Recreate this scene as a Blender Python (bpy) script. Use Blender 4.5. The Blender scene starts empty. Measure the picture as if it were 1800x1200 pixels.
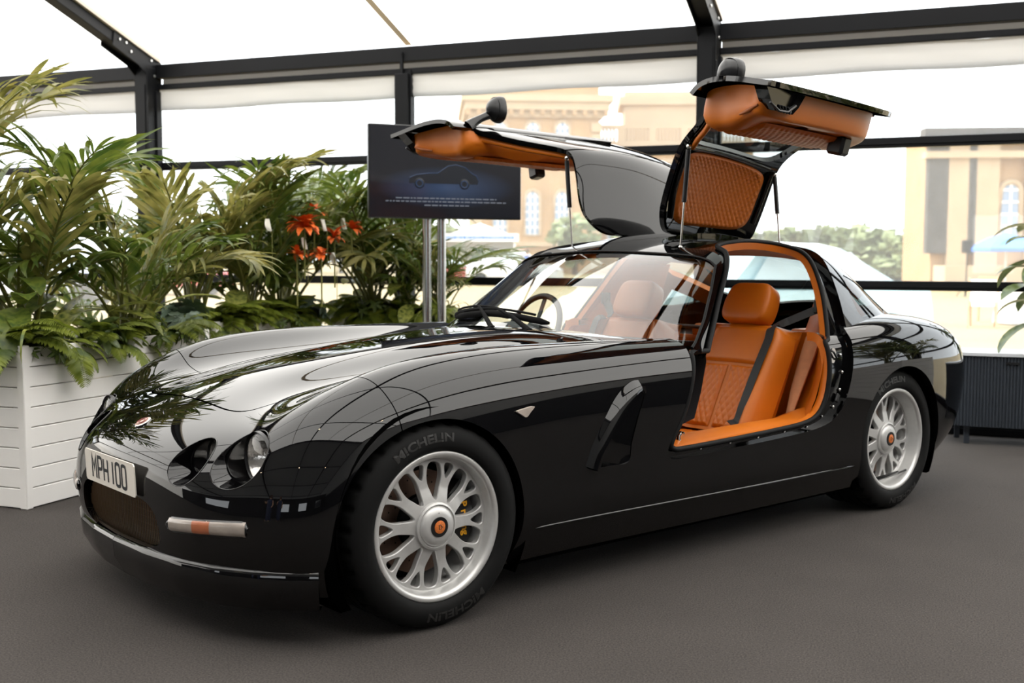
import bpy, bmesh, math, random
import numpy as np
from mathutils import Vector, Matrix
rnd = random.Random(7)
scene = bpy.context.scene
COL = scene.collection
pi = math.pi

# ------------------------------------------------------------------ camera, sky, sun, exposure
F_PX = 1987.37
CAM = np.array([-2.1613, -3.7671, 1.2027])
YAW, PITCH, ROLL = 0.70628, 0.07307, 0.0029
_F = np.array([math.sin(YAW)*math.cos(PITCH), math.cos(YAW)*math.cos(PITCH), -math.sin(PITCH)])
_R = np.array([math.cos(YAW), -math.sin(YAW), 0.0])
_U = np.cross(_R, _F)
R2 = math.cos(ROLL)*_R + math.sin(ROLL)*_U
U2 = -math.sin(ROLL)*_R + math.cos(ROLL)*_U
cam_data = bpy.data.cameras.new('camera')
cam = bpy.data.objects.new('camera', cam_data)
COL.objects.link(cam)
cam.matrix_world = Matrix(((R2[0], U2[0], -_F[0], CAM[0]), (R2[1], U2[1], -_F[1], CAM[1]), (R2[2], U2[2], -_F[2], CAM[2]), (0, 0, 0, 1)))
cam_data.sensor_width = 36.0
cam_data.lens = F_PX/1800*36
cam_data.clip_end = 500
cam_data.dof.use_dof = True
cam_data.dof.focus_distance = 4.15
cam_data.dof.aperture_fstop = 3.2
scene.camera = cam

world = bpy.data.worlds.new('sky')
scene.world = world
world.use_nodes = True
wn = world.node_tree.nodes
wl = world.node_tree.links
bg = wn['Background']
bg.inputs['Color'].default_value = (0.93, 0.97, 1.0, 1)
bg.inputs['Strength'].default_value = 3.4

sun_data = bpy.data.lights.new('sun', 'SUN')
sun_data.energy = 7.5
sun_data.angle = 0.02
sun_data.color = (1.0, 0.9, 0.78)
sun = bpy.data.objects.new('sun', sun_data)
COL.objects.link(sun)
sun.rotation_euler = Vector((0.45, -0.62, -0.85)).to_track_quat('-Z', 'Y').to_euler()

vs = scene.view_settings
vs.view_transform = 'Standard'
vs.look = 'None'
vs.exposure = 0.0
vs.gamma = 1.0
vs.use_curve_mapping = False
scene.cycles.use_denoising = True
scene.cycles.max_bounces = 8
scene.cycles.diffuse_bounces = 4
scene.cycles.glossy_bounces = 4
scene.cycles.transmission_bounces = 6
scene.cycles.transparent_max_bounces = 14
scene.cycles.adaptive_threshold = 0.015
scene.cycles.sample_clamp_indirect = 6.0
scene.cycles.caustics_reflective = False
scene.cycles.caustics_refractive = False

# ------------------------------------------------------------------ materials
def lin(c):
    c = c/255.0
    return c/12.92 if c <= 0.04045 else ((c+0.055)/1.055)**2.4
def rgb(r, g, b):
    return (lin(r), lin(g), lin(b), 1.0)
MATS = {}
def mat(name, col=None, rough=0.5, metal=0.0, spec=0.5, ior=1.5, coat=0.0, noise=None, bump=None, trans=0.0, emit=None, aniso=0.0, sheen=0.0):
    """noise=(scale, amount): value mottling; bump=(scale, strength, distance): fine relief"""
    if name in MATS:
        return MATS[name]
    m = bpy.data.materials.new(name)
    m.use_nodes = True
    nt = m.node_tree
    b = nt.nodes['Principled BSDF']
    b.inputs['Base Color'].default_value = col
    b.inputs['Roughness'].default_value = rough
    b.inputs['Metallic'].default_value = metal
    b.inputs['IOR'].default_value = ior
    b.inputs['Specular IOR Level'].default_value = spec
    b.inputs['Coat Weight'].default_value = coat
    b.inputs['Coat Roughness'].default_value = 0.03
    b.inputs['Transmission Weight'].default_value = trans
    b.inputs['Anisotropic'].default_value = aniso
    b.inputs['Sheen Weight'].default_value = sheen
    if emit:
        b.inputs['Emission Color'].default_value = emit[0]
        b.inputs['Emission Strength'].default_value = emit[1]
    tc = None
    if noise or bump:
        tc = nt.nodes.new('ShaderNodeTexCoord')
    if noise:
        n = nt.nodes.new('ShaderNodeTexNoise')
        n.inputs['Scale'].default_value = noise[0]
        n.inputs['Detail'].default_value = 6
        nt.links.new(tc.outputs['Object'], n.inputs['Vector'])
        mr = nt.nodes.new('ShaderNodeMapRange')
        mr.inputs['From Min'].default_value = 0.3
        mr.inputs['From Max'].default_value = 0.7
        mr.inputs['To Min'].default_value = 1-noise[1]
        mr.inputs['To Max'].default_value = 1+noise[1]
        nt.links.new(n.outputs['Fac'], mr.inputs['Value'])
        mx = nt.nodes.new('ShaderNodeVectorMath')
        mx.operation = 'SCALE'
        mx.inputs[0].default_value = col[:3]
        nt.links.new(mr.outputs['Result'], mx.inputs['Scale'])
        nt.links.new(mx.outputs['Vector'], b.inputs['Base Color'])
    if bump:
        n = nt.nodes.new('ShaderNodeTexNoise')
        n.inputs['Scale'].default_value = bump[0]
        n.inputs['Detail'].default_value = 4
        nt.links.new(tc.outputs['Object'], n.inputs['Vector'])
        bp = nt.nodes.new('ShaderNodeBump')
        bp.inputs['Strength'].default_value = bump[1]
        bp.inputs['Distance'].default_value = bump[2]
        nt.links.new(n.outputs['Fac'], bp.inputs['Height'])
        nt.links.new(bp.outputs['Normal'], b.inputs['Normal'])
    MATS[name] = m
    return m

def clear_mat(name, tint=(1, 1, 1), refl=1.0, rough=0.0, haze=0.0):
    """thin clear sheet: transparent with a fresnel reflection (no refraction offset)"""
    if name in MATS:
        return MATS[name]
    m = bpy.data.materials.new(name)
    m.use_nodes = True
    nt = m.node_tree
    nt.nodes.clear()
    out = nt.nodes.new('ShaderNodeOutputMaterial')
    tr = nt.nodes.new('ShaderNodeBsdfTransparent')
    tr.inputs['Color'].default_value = (*tint, 1)
    gl = nt.nodes.new('ShaderNodeBsdfGlossy')
    gl.inputs['Roughness'].default_value = rough
    fr = nt.nodes.new('ShaderNodeFresnel')
    ge = nt.nodes.new('ShaderNodeNewGeometry')
    io = nt.nodes.new('ShaderNodeMapRange')
    io.inputs['To Min'].default_value = 1.5
    io.inputs['To Max'].default_value = 1/1.5
    nt.links.new(ge.outputs['Backfacing'], io.inputs['Value'])
    nt.links.new(io.outputs[0], fr.inputs['IOR'])
    mul = nt.nodes.new('ShaderNodeMath')
    mul.operation = 'MULTIPLY'
    mul.inputs[1].default_value = refl
    mul.use_clamp = True
    mx = nt.nodes.new('ShaderNodeMixShader')
    nt.links.new(fr.outputs['Fac'], mul.inputs[0])
    nt.links.new(mul.outputs[0], mx.inputs['Fac'])
    base = tr.outputs[0]
    if haze > 0:
        tl = nt.nodes.new('ShaderNodeBsdfTranslucent')
        tl.inputs['Color'].default_value = (0.95, 0.95, 0.95, 1)
        m2 = nt.nodes.new('ShaderNodeMixShader')
        m2.inputs['Fac'].default_value = haze
        nt.links.new(tr.outputs[0], m2.inputs[1])
        nt.links.new(tl.outputs[0], m2.inputs[2])
        base = m2.outputs[0]
    nt.links.new(base, mx.inputs[1])
    nt.links.new(gl.outputs[0], mx.inputs[2])
    nt.links.new(mx.outputs[0], out.inputs['Surface'])
    MATS[name] = m
    return m

def fabric_mat(name, col, trans):
    """tent membrane: diffuse reflection mixed with diffuse transmission"""
    if name in MATS:
        return MATS[name]
    m = bpy.data.materials.new(name)
    m.use_nodes = True
    nt = m.node_tree
    nt.nodes.clear()
    out = nt.nodes.new('ShaderNodeOutputMaterial')
    df = nt.nodes.new('ShaderNodeBsdfDiffuse')
    tl = nt.nodes.new('ShaderNodeBsdfTranslucent')
    tc = nt.nodes.new('ShaderNodeTexCoord')
    ns = nt.nodes.new('ShaderNodeTexNoise')
    ns.inputs['Scale'].default_value = 0.6
    mr = nt.nodes.new('ShaderNodeMapRange')
    mr.inputs['To Min'].default_value = 0.94
    mr.inputs['To Max'].default_value = 1.03
    nt.links.new(tc.outputs['Object'], ns.inputs['Vector'])
    nt.links.new(ns.outputs['Fac'], mr.inputs['Value'])
    vm = nt.nodes.new('ShaderNodeVectorMath')
    vm.operation = 'SCALE'
    vm.inputs[0].default_value = col[:3]
    nt.links.new(mr.outputs[0], vm.inputs['Scale'])
    nt.links.new(vm.outputs[0], df.inputs['Color'])
    nt.links.new(vm.outputs[0], tl.inputs['Color'])
    mx = nt.nodes.new('ShaderNodeMixShader')
    mx.inputs['Fac'].default_value = trans
    nt.links.new(df.outputs[0], mx.inputs[1])
    nt.links.new(tl.outputs[0], mx.inputs[2])
    nt.links.new(mx.outputs[0], out.inputs['Surface'])
    MATS[name] = m
    return m

def leaf_mat(name, col, col2, trans=0.35, rough=0.45):
    """leaf: diffuse + translucent + slight gloss, mottled between two greens"""
    if name in MATS:
        return MATS[name]
    m = bpy.data.materials.new(name)
    m.use_nodes = True
    nt = m.node_tree
    b = nt.nodes['Principled BSDF']
    out = nt.nodes['Material Output']
    tc = nt.nodes.new('ShaderNodeTexCoord')
    ns = nt.nodes.new('ShaderNodeTexNoise')
    ns.inputs['Scale'].default_value = 9.0
    nt.links.new(tc.outputs['Object'], ns.inputs['Vector'])
    cr = nt.nodes.new('ShaderNodeValToRGB')
    cr.color_ramp.elements[0].color = col
    cr.color_ramp.elements[1].color = col2
    cr.color_ramp.elements[0].position = 0.35
    cr.color_ramp.elements[1].position = 0.65
    nt.links.new(ns.outputs['Fac'], cr.inputs['Fac'])
    nt.links.new(cr.outputs['Color'], b.inputs['Base Color'])
    b.inputs['Roughness'].default_value = rough
    tl = nt.nodes.new('ShaderNodeBsdfTranslucent')
    nt.links.new(cr.outputs['Color'], tl.inputs['Color'])
    mx = nt.nodes.new('ShaderNodeMixShader')
    mx.inputs['Fac'].default_value = trans
    nt.links.new(b.outputs[0], mx.inputs[1])
    nt.links.new(tl.outputs[0], mx.inputs[2])
    nt.links.new(mx.outputs[0], out.inputs['Surface'])
    MATS[name] = m
    return m

# ------------------------------------------------------------------ object helpers
def tag(o, label=None, cat=None, group=None, kind=None):
    if label: o['label'] = label
    if cat: o['category'] = cat
    if group: o['group'] = group
    if kind: o['kind'] = kind
    return o
def empty(name, loc=(0, 0, 0), rz=0.0, parent=None):
    o = bpy.data.objects.new(name, None)
    COL.objects.link(o)
    o.empty_display_size = 0.1
    o.location = loc
    o.rotation_euler = (0, 0, rz)
    if parent: o.parent = parent
    return o
def obj(name, me, material=None, parent=None):
    o = bpy.data.objects.new(name, me)
    COL.objects.link(o)
    if material:
        if len(me.materials) == 0: me.materials.append(material)
    if parent: o.parent = parent
    return o
def copy_tree(o, parent=None):
    c = o.copy()
    COL.objects.link(c)
    if parent is not None: c.parent = parent
    for ch in list(o.children): copy_tree(ch, c)
    return c
def rotz(a): return Matrix.Rotation(a, 4, 'Z')
def T(x, y, z): return Matrix.Translation((x, y, z))

class MB:
    """collects vertices and faces; build() makes ONE mesh object"""
    def __init__(s):
        s.v = []; s.f = []; s.mi = []; s.cur = 0
    def add(s, vs, fs, M=None):
        n = len(s.v)
        for p in vs:
            s.v.append(tuple(M @ Vector(p)) if M is not None else tuple(p))
        for f in fs:
            s.f.append(tuple(i+n for i in f)); s.mi.append(s.cur)
        return s
    def box(s, x0, x1, y0, y1, z0, z1, M=None, b=0.0):
        if b <= 0:
            v = [(x, y, z) for x in (x0, x1) for y in (y0, y1) for z in (z0, z1)]
            f = [(0, 1, 3, 2), (4, 6, 7, 5), (0, 4, 5, 1), (2, 3, 7, 6), (0, 2, 6, 4), (1, 5, 7, 3)]
            return s.add(v, f, M)
        b = min(b, abs(x1-x0)/2.001, abs(y1-y0)/2.001, abs(z1-z0)/2.001)
        v = []; idx = {}
        for ix in (0, 1):
            for iy in (0, 1):
                for iz in (0, 1):
                    X = (x0, x1)[ix]; Y = (y0, y1)[iy]; Z = (z0, z1)[iz]
                    sx = b if ix == 0 else -b; sy = b if iy == 0 else -b; sz = b if iz == 0 else -b
                    idx[ix, iy, iz] = len(v)
                    v += [(X, Y+sy, Z+sz), (X+sx, Y, Z+sz), (X+sx, Y+sy, Z)]
        I = idx
        f = []
        def q(a, k): return I[a]+k
        for ix in (0, 1):
            c = [(ix, 0, 0), (ix, 1, 0), (ix, 1, 1), (ix, 0, 1)]
            f.append([q(a, 0) for a in (c if ix else c[::-1])])
        for iy in (0, 1):
            c = [(0, iy, 0), (0, iy, 1), (1, iy, 1), (1, iy, 0)]
            f.append([q(a, 1) for a in (c if iy else c[::-1])])
        for iz in (0, 1):
            c = [(0, 0, iz), (1, 0, iz), (1, 1, iz), (0, 1, iz)]
            f.append([q(a, 2) for a in (c if iz else c[::-1])])
        for a in (0, 1):
            for c in (0, 1):
                e = [q((a, c, 0), 0), q((a, c, 1), 0), q((a, c, 1), 1), q((a, c, 0), 1)]
                f.append(e if a == c else e[::-1])
                e = [q((a, 0, c), 0), q((a, 0, c), 2), q((a, 1, c), 2), q((a, 1, c), 0)]
                f.append(e if a == c else e[::-1])
                e = [q((0, a, c), 1), q((1, a, c), 1), q((1, a, c), 2), q((0, a, c), 2)]
                f.append(e if a == c else e[::-1])
                for d in (0, 1):
                    t = [q((a, c, d), 0), q((a, c, d), 1), q((a, c, d), 2)]
                    f.append(t if (a+c+d) % 2 else t[::-1])
        return s.add(v, f, M)
    def tube(s, pts, r, n=8, cap=True, closed=False, M=None, flat=1.0, up=None):
        pts = [Vector(p) for p in pts]
        k = len(pts)
        rs = r if hasattr(r, '__len__') else [r]*k
        vs = []
        ref = Vector(up) if up else None
        prev = None
        for i, p in enumerate(pts):
            a = pts[i-1] if (i > 0 or closed) else p
            b = pts[(i+1) % k] if (i < k-1 or closed) else p
            t = (b-a)
            if t.length < 1e-9: t = Vector((0, 0, 1))
            t.normalize()
            if prev is None:
                rr = ref if ref else (Vector((0, 0, 1)) if abs(t.z) < 0.9 else Vector((1, 0, 0)))
                e1 = (rr - t*rr.dot(t)).normalized()
            else:
                rr = ref if ref else prev
                e1 = (rr - t*rr.dot(t))
                e1 = e1.normalized() if e1.length > 1e-6 else prev
            prev = e1
            e2 = t.cross(e1)
            for j in range(n):
                an = 2*pi*j/n
                vs.append(p + e1*math.cos(an)*rs[i]*flat + e2*math.sin(an)*rs[i])
        fs = []
        m = k if closed else k-1
        for i in range(m):
            for j in range(n):
                a = i*n+j; b = i*n+(j+1) % n
                c = ((i+1) % k)*n+(j+1) % n; d = ((i+1) % k)*n+j
                fs.append((a, b, c, d))
        if cap and not closed:
            fs.append(tuple(range(n))[::-1])
            fs.append(tuple((k-1)*n+j for j in range(n)))
        return s.add(vs, fs, M)
    def lathe(s, prof, n=48, axis='z', M=None, closed=False):
        """prof: (r, h) pairs revolved about the axis"""
        vs = []; fs = []
        for (r, h) in prof:
            for j in range(n):
                a = 2*pi*j/n
                p = (r*math.cos(a), r*math.sin(a), h)
                vs.append(p if axis == 'z' else ((p[0], p[2], p[1]) if axis == 'y' else (p[2], p[0], p[1])))
        k = len(prof)
        for i in range(k if closed else k-1):
            for j in range(n):
                a = i*n+j; b = i*n+(j+1) % n; c = ((i+1) % k)*n+(j+1) % n; d = ((i+1) % k)*n+j
                fs.append((a, b, c, d) if axis != 'y' else (d, c, b, a))
        return s.add(vs, fs, M)
    def prism(s, poly, h0, h1, M=None, caps=True):
        """poly in xy extruded from z=h0 to h1"""
        n = len(poly)
        vs = [(x, y, h0) for x, y in poly]+[(x, y, h1) for x, y in poly]
        fs = [(i, (i+1) % n, n+(i+1) % n, n+i) for i in range(n)]
        if caps: fs += [tuple(range(n))[::-1], tuple(range(n, 2*n))]
        return s.add(vs, fs, M)
    def grid(s, P, M=None, closed_v=False):
        """P[i][j] rows of points"""
        nu = len(P); nv = len(P[0])
        vs = [p for row in P for p in row]
        fs = []
        for i in range(nu-1):
            for j in range(nv if closed_v else nv-1):
                fs.append((i*nv+j, (i+1)*nv+j, (i+1)*nv+(j+1) % nv, i*nv+(j+1) % nv))
        return s.add(vs, fs, M)
    def mesh(s, name, smooth=None):
        me = bpy.data.meshes.new(name)
        me.from_pydata(s.v, [], s.f)
        if smooth is not None:
            me.shade_smooth()
            if smooth < 179: me.set_sharp_from_angle(angle=math.radians(smooth))
        me.update()
        return me
    def build(s, name, material, parent=None, smooth=None, M=None):
        me = s.mesh(name, smooth)
        o = obj(name, me, material if not isinstance(material, (list, tuple)) else None, parent)
        if isinstance(material, (list, tuple)):
            for m_ in material: me.materials.append(m_)
            me.polygons.foreach_set('material_index', s.mi)
        if M is not None: o.matrix_local = M
        return o

def fix_normals(o):
    bm = bmesh.new(); bm.from_mesh(o.data)
    bmesh.ops.recalc_face_normals(bm, faces=bm.faces)
    bm.to_mesh(o.data); bm.free()
    return o
def catmull(pts, per=8, closed=False):
    pts = [np.array(p, float) for p in pts]
    n = len(pts); out = []
    m = n if closed else n-1
    for i in range(m):
        p0 = pts[i-1] if (i > 0 or closed) else 2*pts[0]-pts[1]
        p1 = pts[i]; p2 = pts[(i+1) % n]
        p3 = pts[(i+2) % n] if (i+2 < n or closed) else 2*pts[-1]-pts[-2]
        for k in range(per):
            t = k/per
            out.append(0.5*((2*p1)+(-p0+p2)*t+(2*p0-5*p1+4*p2-p3)*t*t+(-p0+3*p1-3*p2+p3)*t**3))
    if not closed: out.append(pts[-1])
    return np.array(out)
def text_geo(body, size=1.0, bold=0.0, extrude=0.0, align='CENTER', res=3):
    cu = bpy.data.curves.new('text', 'FONT')
    cu.body = body; cu.size = size; cu.align_x = align; cu.align_y = 'CENTER'
    cu.offset = bold; cu.extrude = extrude; cu.resolution_u = res
    o = bpy.data.objects.new('text', cu)
    COL.objects.link(o)
    dg = bpy.context.evaluated_depsgraph_get()
    me = bpy.data.meshes.new_from_object(o.evaluated_get(dg))
    vs = [tuple(v.co) for v in me.vertices]; fs = [tuple(p.vertices) for p in me.polygons]
    bpy.data.objects.remove(o); bpy.data.curves.remove(cu); bpy.data.meshes.remove(me)
    return vs, fs
# ------------------------------------------------------------------ the marquee (local frame: a along the glazed wall, b outward through it)
WA = -1.0793
DV = (math.cos(WA), math.sin(WA)); NV = (-math.sin(WA), math.cos(WA))
TM = Matrix(((DV[0], NV[0], 0, 0), (DV[1], NV[1], 0, 0), (0, 0, 1, 0), (0, 0, 0, 1)))
def ab(a, b, z=0.0):
    return TM @ Vector((a, b, z))
M_frame = mat('charcoal powder-coated aluminium', rgb(15, 16, 19), 0.5, spec=0.22, noise=(3, 0.08))
M_track = mat('pale keder track', rgb(205, 192, 176), 0.5, noise=(5, 0.06))
M_roof = fabric_mat('white tent membrane', (0.93, 0.915, 0.89), 0.80)
M_blind = fabric_mat('cream rolled blind fabric', (0.66, 0.64, 0.615), 0.30)
M_seam = fabric_mat('tan webbing over the roof seam', (0.62, 0.50, 0.36), 0.10)
M_pvc = clear_mat('clear window film', (0.97, 0.98, 0.985), 0.8, 0.0, 0.09)
M_bolt = mat('zinc bolt', rgb(200, 200, 198), 0.35, 0.9, noise=(40, 0.1))
M_carpet = None
def carpet():
    m = bpy.data.materials.new('charcoal needle-felt carpet')
    m.use_nodes = True
    nt = m.node_tree
    b = nt.nodes['Principled BSDF']
    tc = nt.nodes.new('ShaderNodeTexCoord')
    n1 = nt.nodes.new('ShaderNodeTexNoise'); n1.inputs['Scale'].default_value = 160; n1.inputs['Detail'].default_value = 5; n1.inputs['Roughness'].default_value = 0.75
    n2 = nt.nodes.new('ShaderNodeTexNoise'); n2.inputs['Scale'].default_value = 2.2; n2.inputs['Detail'].default_value = 4
    for n in (n1, n2): nt.links.new(tc.outputs['Object'], n.inputs['Vector'])
    cr = nt.nodes.new('ShaderNodeValToRGB')
    cr.color_ramp.elements[0].color = rgb(33, 31, 30); cr.color_ramp.elements[0].position = 0.34
    cr.color_ramp.elements[1].color = rgb(84, 78, 74); cr.color_ramp.elements[1].position = 0.68
    nt.links.new(n1.outputs['Fac'], cr.inputs['Fac'])
    mr = nt.nodes.new('ShaderNodeMapRange'); mr.inputs['To Min'].default_value = 0.8; mr.inputs['To Max'].default_value = 1.2
    nt.links.new(n2.outputs['Fac'], mr.inputs['Value'])
    vm = nt.nodes.new('ShaderNodeVectorMath'); vm.operation = 'SCALE'
    nt.links.new(cr.outputs['Color'], vm.inputs[0]); nt.links.new(mr.outputs[0], vm.inputs['Scale'])
    nt.links.new(vm.outputs[0], b.inputs['Base Color'])
    b.inputs['Roughness'].default_value = 0.95
    b.inputs['Specular IOR Level'].default_value = 0.15
    b.inputs['Sheen Weight'].default_value = 0.05
    bp = nt.nodes.new('ShaderNodeBump'); bp.inputs['Strength'].default_value = 0.7; bp.inputs['Distance'].default_value = 0.004
    nt.links.new(n1.outputs['Fac'], bp.inputs['Height']); nt.links.new(bp.outputs['Normal'], b.inputs['Normal'])
    return m
M_carpet = carpet()
A0, A1 = -14.41, 10.59          # gable ends
B0, B1 = -15.25, 4.75           # eave walls
ZE = 2.92; RIDGE_B = -5.25; SL = math.tan(math.radians(18))
ZR = ZE + (B1-RIDGE_B)*SL

mb = MB(); mb.box(A0, A1, B0, B1, -0.06, 0.0)
fl = mb.build('floor', M_carpet, M=TM); tag(fl, 'dark grey felt carpet laid under the black car', 'carpet', kind='structure')

def roof_sheet(b0, b1):
    mb = MB(); na, nb = 50, 10; P = []
    for j in range(nb+1):
        b = b0+(b1-b0)*j/nb
        z = ZR-abs(b-RIDGE_B)*SL
        P.append([(A0+(A1-A0)*i/na, b, z+0.03) for i in range(na+1)])
    mb.grid(P)
    return mb
M_roofb = fabric_mat('dimmed tent membrane', (0.34, 0.335, 0.33), 0.07)  # darker copy of the roof membrane, dims the back slope's reflection in the wing
ce = roof_sheet(B1, RIDGE_B).build('ceiling', M_roof, smooth=30, M=TM)
tag(ce, 'white translucent membrane roof of the marquee above the car', 'tent roof', kind='structure')
ce = roof_sheet(RIDGE_B, B0).build('ceiling', M_roofb, smooth=30, M=TM)
tag(ce, 'roof slope behind the viewer, membrane dimmed for the car reflections', 'tent roof', kind='structure')

POSTS = [-14.41, -9.41, -4.41, 0.59, 5.59, 10.59]
def frame_bay(a, n):
    """one portal frame: post with knee joint and rafters"""
    e = empty('trim_%d' % n)
    e.matrix_world = TM
    tag(e, None, None, kind='structure')
    near = n in (3, 4)
    e['label'] = {3: 'charcoal post and rafter standing behind the tall palms', 4: 'charcoal post and rafter behind the raised near door'}.get(n, 'charcoal portal frame of the marquee, bay %s from the palms' % ['far', 'next', '', '', 'third', 'last'][n-1])
    e['category'] = 'tent frame'
    p = MB(); p.box(a-0.07, a+0.07, 4.50, 4.70, 0, ZE-0.05, b=0.006)
    p.box(a-0.045, a+0.045, 4.494, 4.50, 0.02, ZE-0.2)
    p.box(a-0.09, a+0.09, 4.60, 4.66, 0, ZE-0.25, b=0.004)
    p.build('post', M_frame, e)
    for sgn, b0, b1 in ((1, 4.62, RIDGE_B), (-1, B0+0.13, RIDGE_B)):
        r = MB()
        z0 = ZR-abs(b0-RIDGE_B)*SL
        L = math.hypot(b1-b0, ZR-z0)
        ang = math.atan2(ZR-z0, b1-b0)
        MR = Matrix.Translation((a, b0, z0)) @ Matrix.Rotation(ang, 4, 'X')
        r.box(-0.055, 0.055, -0.1 if abs(ang) < 1.6 else -0.1, L, -0.115 if sgn < 0 else 0.0, 0.0 if sgn < 0 else 0.115, M=MR, b=0.004)
        r.build('rafter', M_frame, e)
        if sgn > 0:
            for sx in (-1, 1):
                t = MB(); t.box(sx*0.055, sx*0.085, -0.05, L, -0.012, 0.022, M=MR)
                t.build('keder_track', M_track, e)
    if near:
        k = MB()
        MR = Matrix.Translation((a, 4.62, ZE+0.0)) @ Matrix.Rotation(math.atan2(SL, -1), 4, 'X')
        for sx in (-0.066, 0.058):
            k.prism([(4.50, 2.55), (4.70, 2.55), (4.70, 2.93), (4.62, 2.96), (4.10, 3.105), (4.08, 2.985), (4.40, 2.87), (4.50, 2.80)], a+sx, a+sx+0.008, M=Matrix(((0, 0, 1, 0), (1, 0, 0, 0), (0, 1, 0, 0), (0, 0, 0, 1))))
        k.build('knee_plate', M_frame, e)
        bolts = MB()
        for (b, z) in ((4.16, 3.045), (4.30, 2.965), (4.56, 2.93), (4.60, 2.80), (4.24, 3.03)):
            for sx in (-0.07, 0.07):
                bolts.lathe([(0.0, 0.006*np.sign(sx)), (0.011, 0.006*np.sign(sx)), (0.013, 0.0)], 8, 'x', M=Matrix.Translation((a+sx, b, z)))
        for i_ in range(0): pass
        bolts.build('bolts', M_bolt, e)
        w = MB()
        w.lathe([(0.0, 0.0), (0.03, 0.0), (0.03, 0.05), (0.0, 0.05)], 10, 'z', M=Matrix.Translation((a+0.03, 4.47, 2.02)))
        w.tube([(a-0.02, 4.49, 2.0), (a-0.02, 4.45, 2.03), (a+0.0, 4.45, 2.08), (a+0.0, 4.49, 2.1)], 0.012, 6)
        w.tube([(a+0.075, 4.50, 2.62), (a+0.09, 4.47, 2.45), (a+0.08, 4.48, 2.3), (a+0.085, 4.49, 2.1)], 0.008, 6)
        w.build('tension_ratchet', M_frame, e, smooth=40)
    return e
for i, a in enumerate(POSTS): frame_bay(a, i+1)

def eave(n, a0, a1):
    e = empty('trim_%d' % n)
    e.matrix_world = TM
    tag(e, {7: 'charcoal eave beam above the leftmost window bay', 8: 'charcoal eave beam with centre hook above the palms and screen', 9: 'charcoal eave beam above the raised near door'}.get(n, 'charcoal eave beam beyond the %s edge of view' % ('left' if n == 30 else 'right')), 'eave beam', kind='structure')
    mb = MB(); mb.box(a0+0.07, a1-0.07, 4.62, 4.70, 2.785, 2.905, b=0.004); mb.build('beam', M_frame, e)
    mb = MB(); mb.box(a0+0.07, a1-0.07, 4.64, 4.68, 2.69, 2.735, b=0.004); mb.build('roller_bar', M_frame, e)
    am = (a0+a1)/2
    mb = MB(); mb.box(am-0.06, am+0.06, 4.60, 4.72, 0.0, 2.69, b=0.005); mb.box(am-0.02, am+0.075, 4.63, 4.70, 0.0, 2.72)
    mb.build('mullion', M_frame, e)
    mb = MB(); mb.box(am-0.012, am+0.012, 4.605, 4.63, 2.68, 2.85); mb.lathe([(0, 0), (0.014, 0), (0.014, 0.012), (0, 0.012)], 8, 'y', M=T(am, 4.60, 2.852))
    mb.build('hook', M_frame, e)
    for h0, h1 in ((a0, am), (am, a1)):
        for z0, z1 in ((1.98, 2.05), (0.99, 1.055), (0.0, 0.07)):
            mb = MB(); mb.box(h0+0.05, h1-0.05, 4.655, 4.715, z0, z1, b=0.004); mb.box(h0+0.05, h1-0.05, 4.645, 4.655, z0+0.022, z1-0.022)
            mb.build('rail', M_frame, e)
    return e
def window_bay(n, a0, a1):
    e = empty('window_%d' % n)
    e.matrix_world = TM
    tag(e, {1: 'clear film window bay behind the leftmost palm', 2: 'clear film window bay behind the palms and the screen', 3: 'clear film window bay looking out on lawn and parasol'}.get(n, 'clear film window bay beyond the %s edge of view' % ('left' if n == 11 else 'right')), 'window', kind='structure')
    am = (a0+a1)/2
    for h0, h1 in ((a0+0.07, am-0.05), (am+0.05, a1-0.07)):
        for z0, z1 in ((0.07, 0.99), (1.055, 1.98), (2.05, 2.69)):
            mb = MB(); mb.box(h0, h1, 4.684, 4.686, z0, z1); mb.build('pane', M_pvc, e)
        P = []
        nn = 12
        prof = [(4.70, 2.70), (4.672, 2.685), (4.664, 2.66), (4.672, 2.635), (4.662, 2.61), (4.668, 2.575), (4.660, 2.545), (4.672, 2.515), (4.69, 2.505), (4.70, 2.512)]
        for i in range(nn+1):
            a = h0+(h1-h0)*i/nn
            P.append([(a, b+0.004*math.sin(i*1.7+z*30), z+0.006*math.sin(i*0.9+n)) for b, z in prof])
        mb = MB(); mb.grid(P); mb.build('rolled_blind', M_blind, e, smooth=60)
    mb = MB()
    mb.box(a0+0.07, a1-0.07, 4.715, 4.725, 2.735, 2.80)
    mb.build('fascia', M_blind, e)
    return e
for i in range(5):
    eave(7+i-1 if i else 30, POSTS[i], POSTS[i+1])
    window_bay({0: 11, 1: 1, 2: 2, 3: 3, 4: 12}[i], POSTS[i], POSTS[i+1])
# tan webbing over the roof seam in mid-bay
for i, a in enumerate((-6.91, -1.91, 3.09)):
    P = []
    for b in (B1, RIDGE_B):
        z = ZR-abs(b-RIDGE_B)*SL
        P.append([(a-0.03, b, z+0.018), (a+0.03, b, z+0.018)])
    mb = MB(); mb.grid(P)
    o = mb.build('trim_%d' % (20+i), M_seam, M=TM)
    tag(o, ['tan seam strap on the roof over the leftmost palm', 'tan seam strap on the white roof above the screen', 'tan seam strap on the roof above the near door'][i], 'roof seam', kind='structure')
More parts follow.
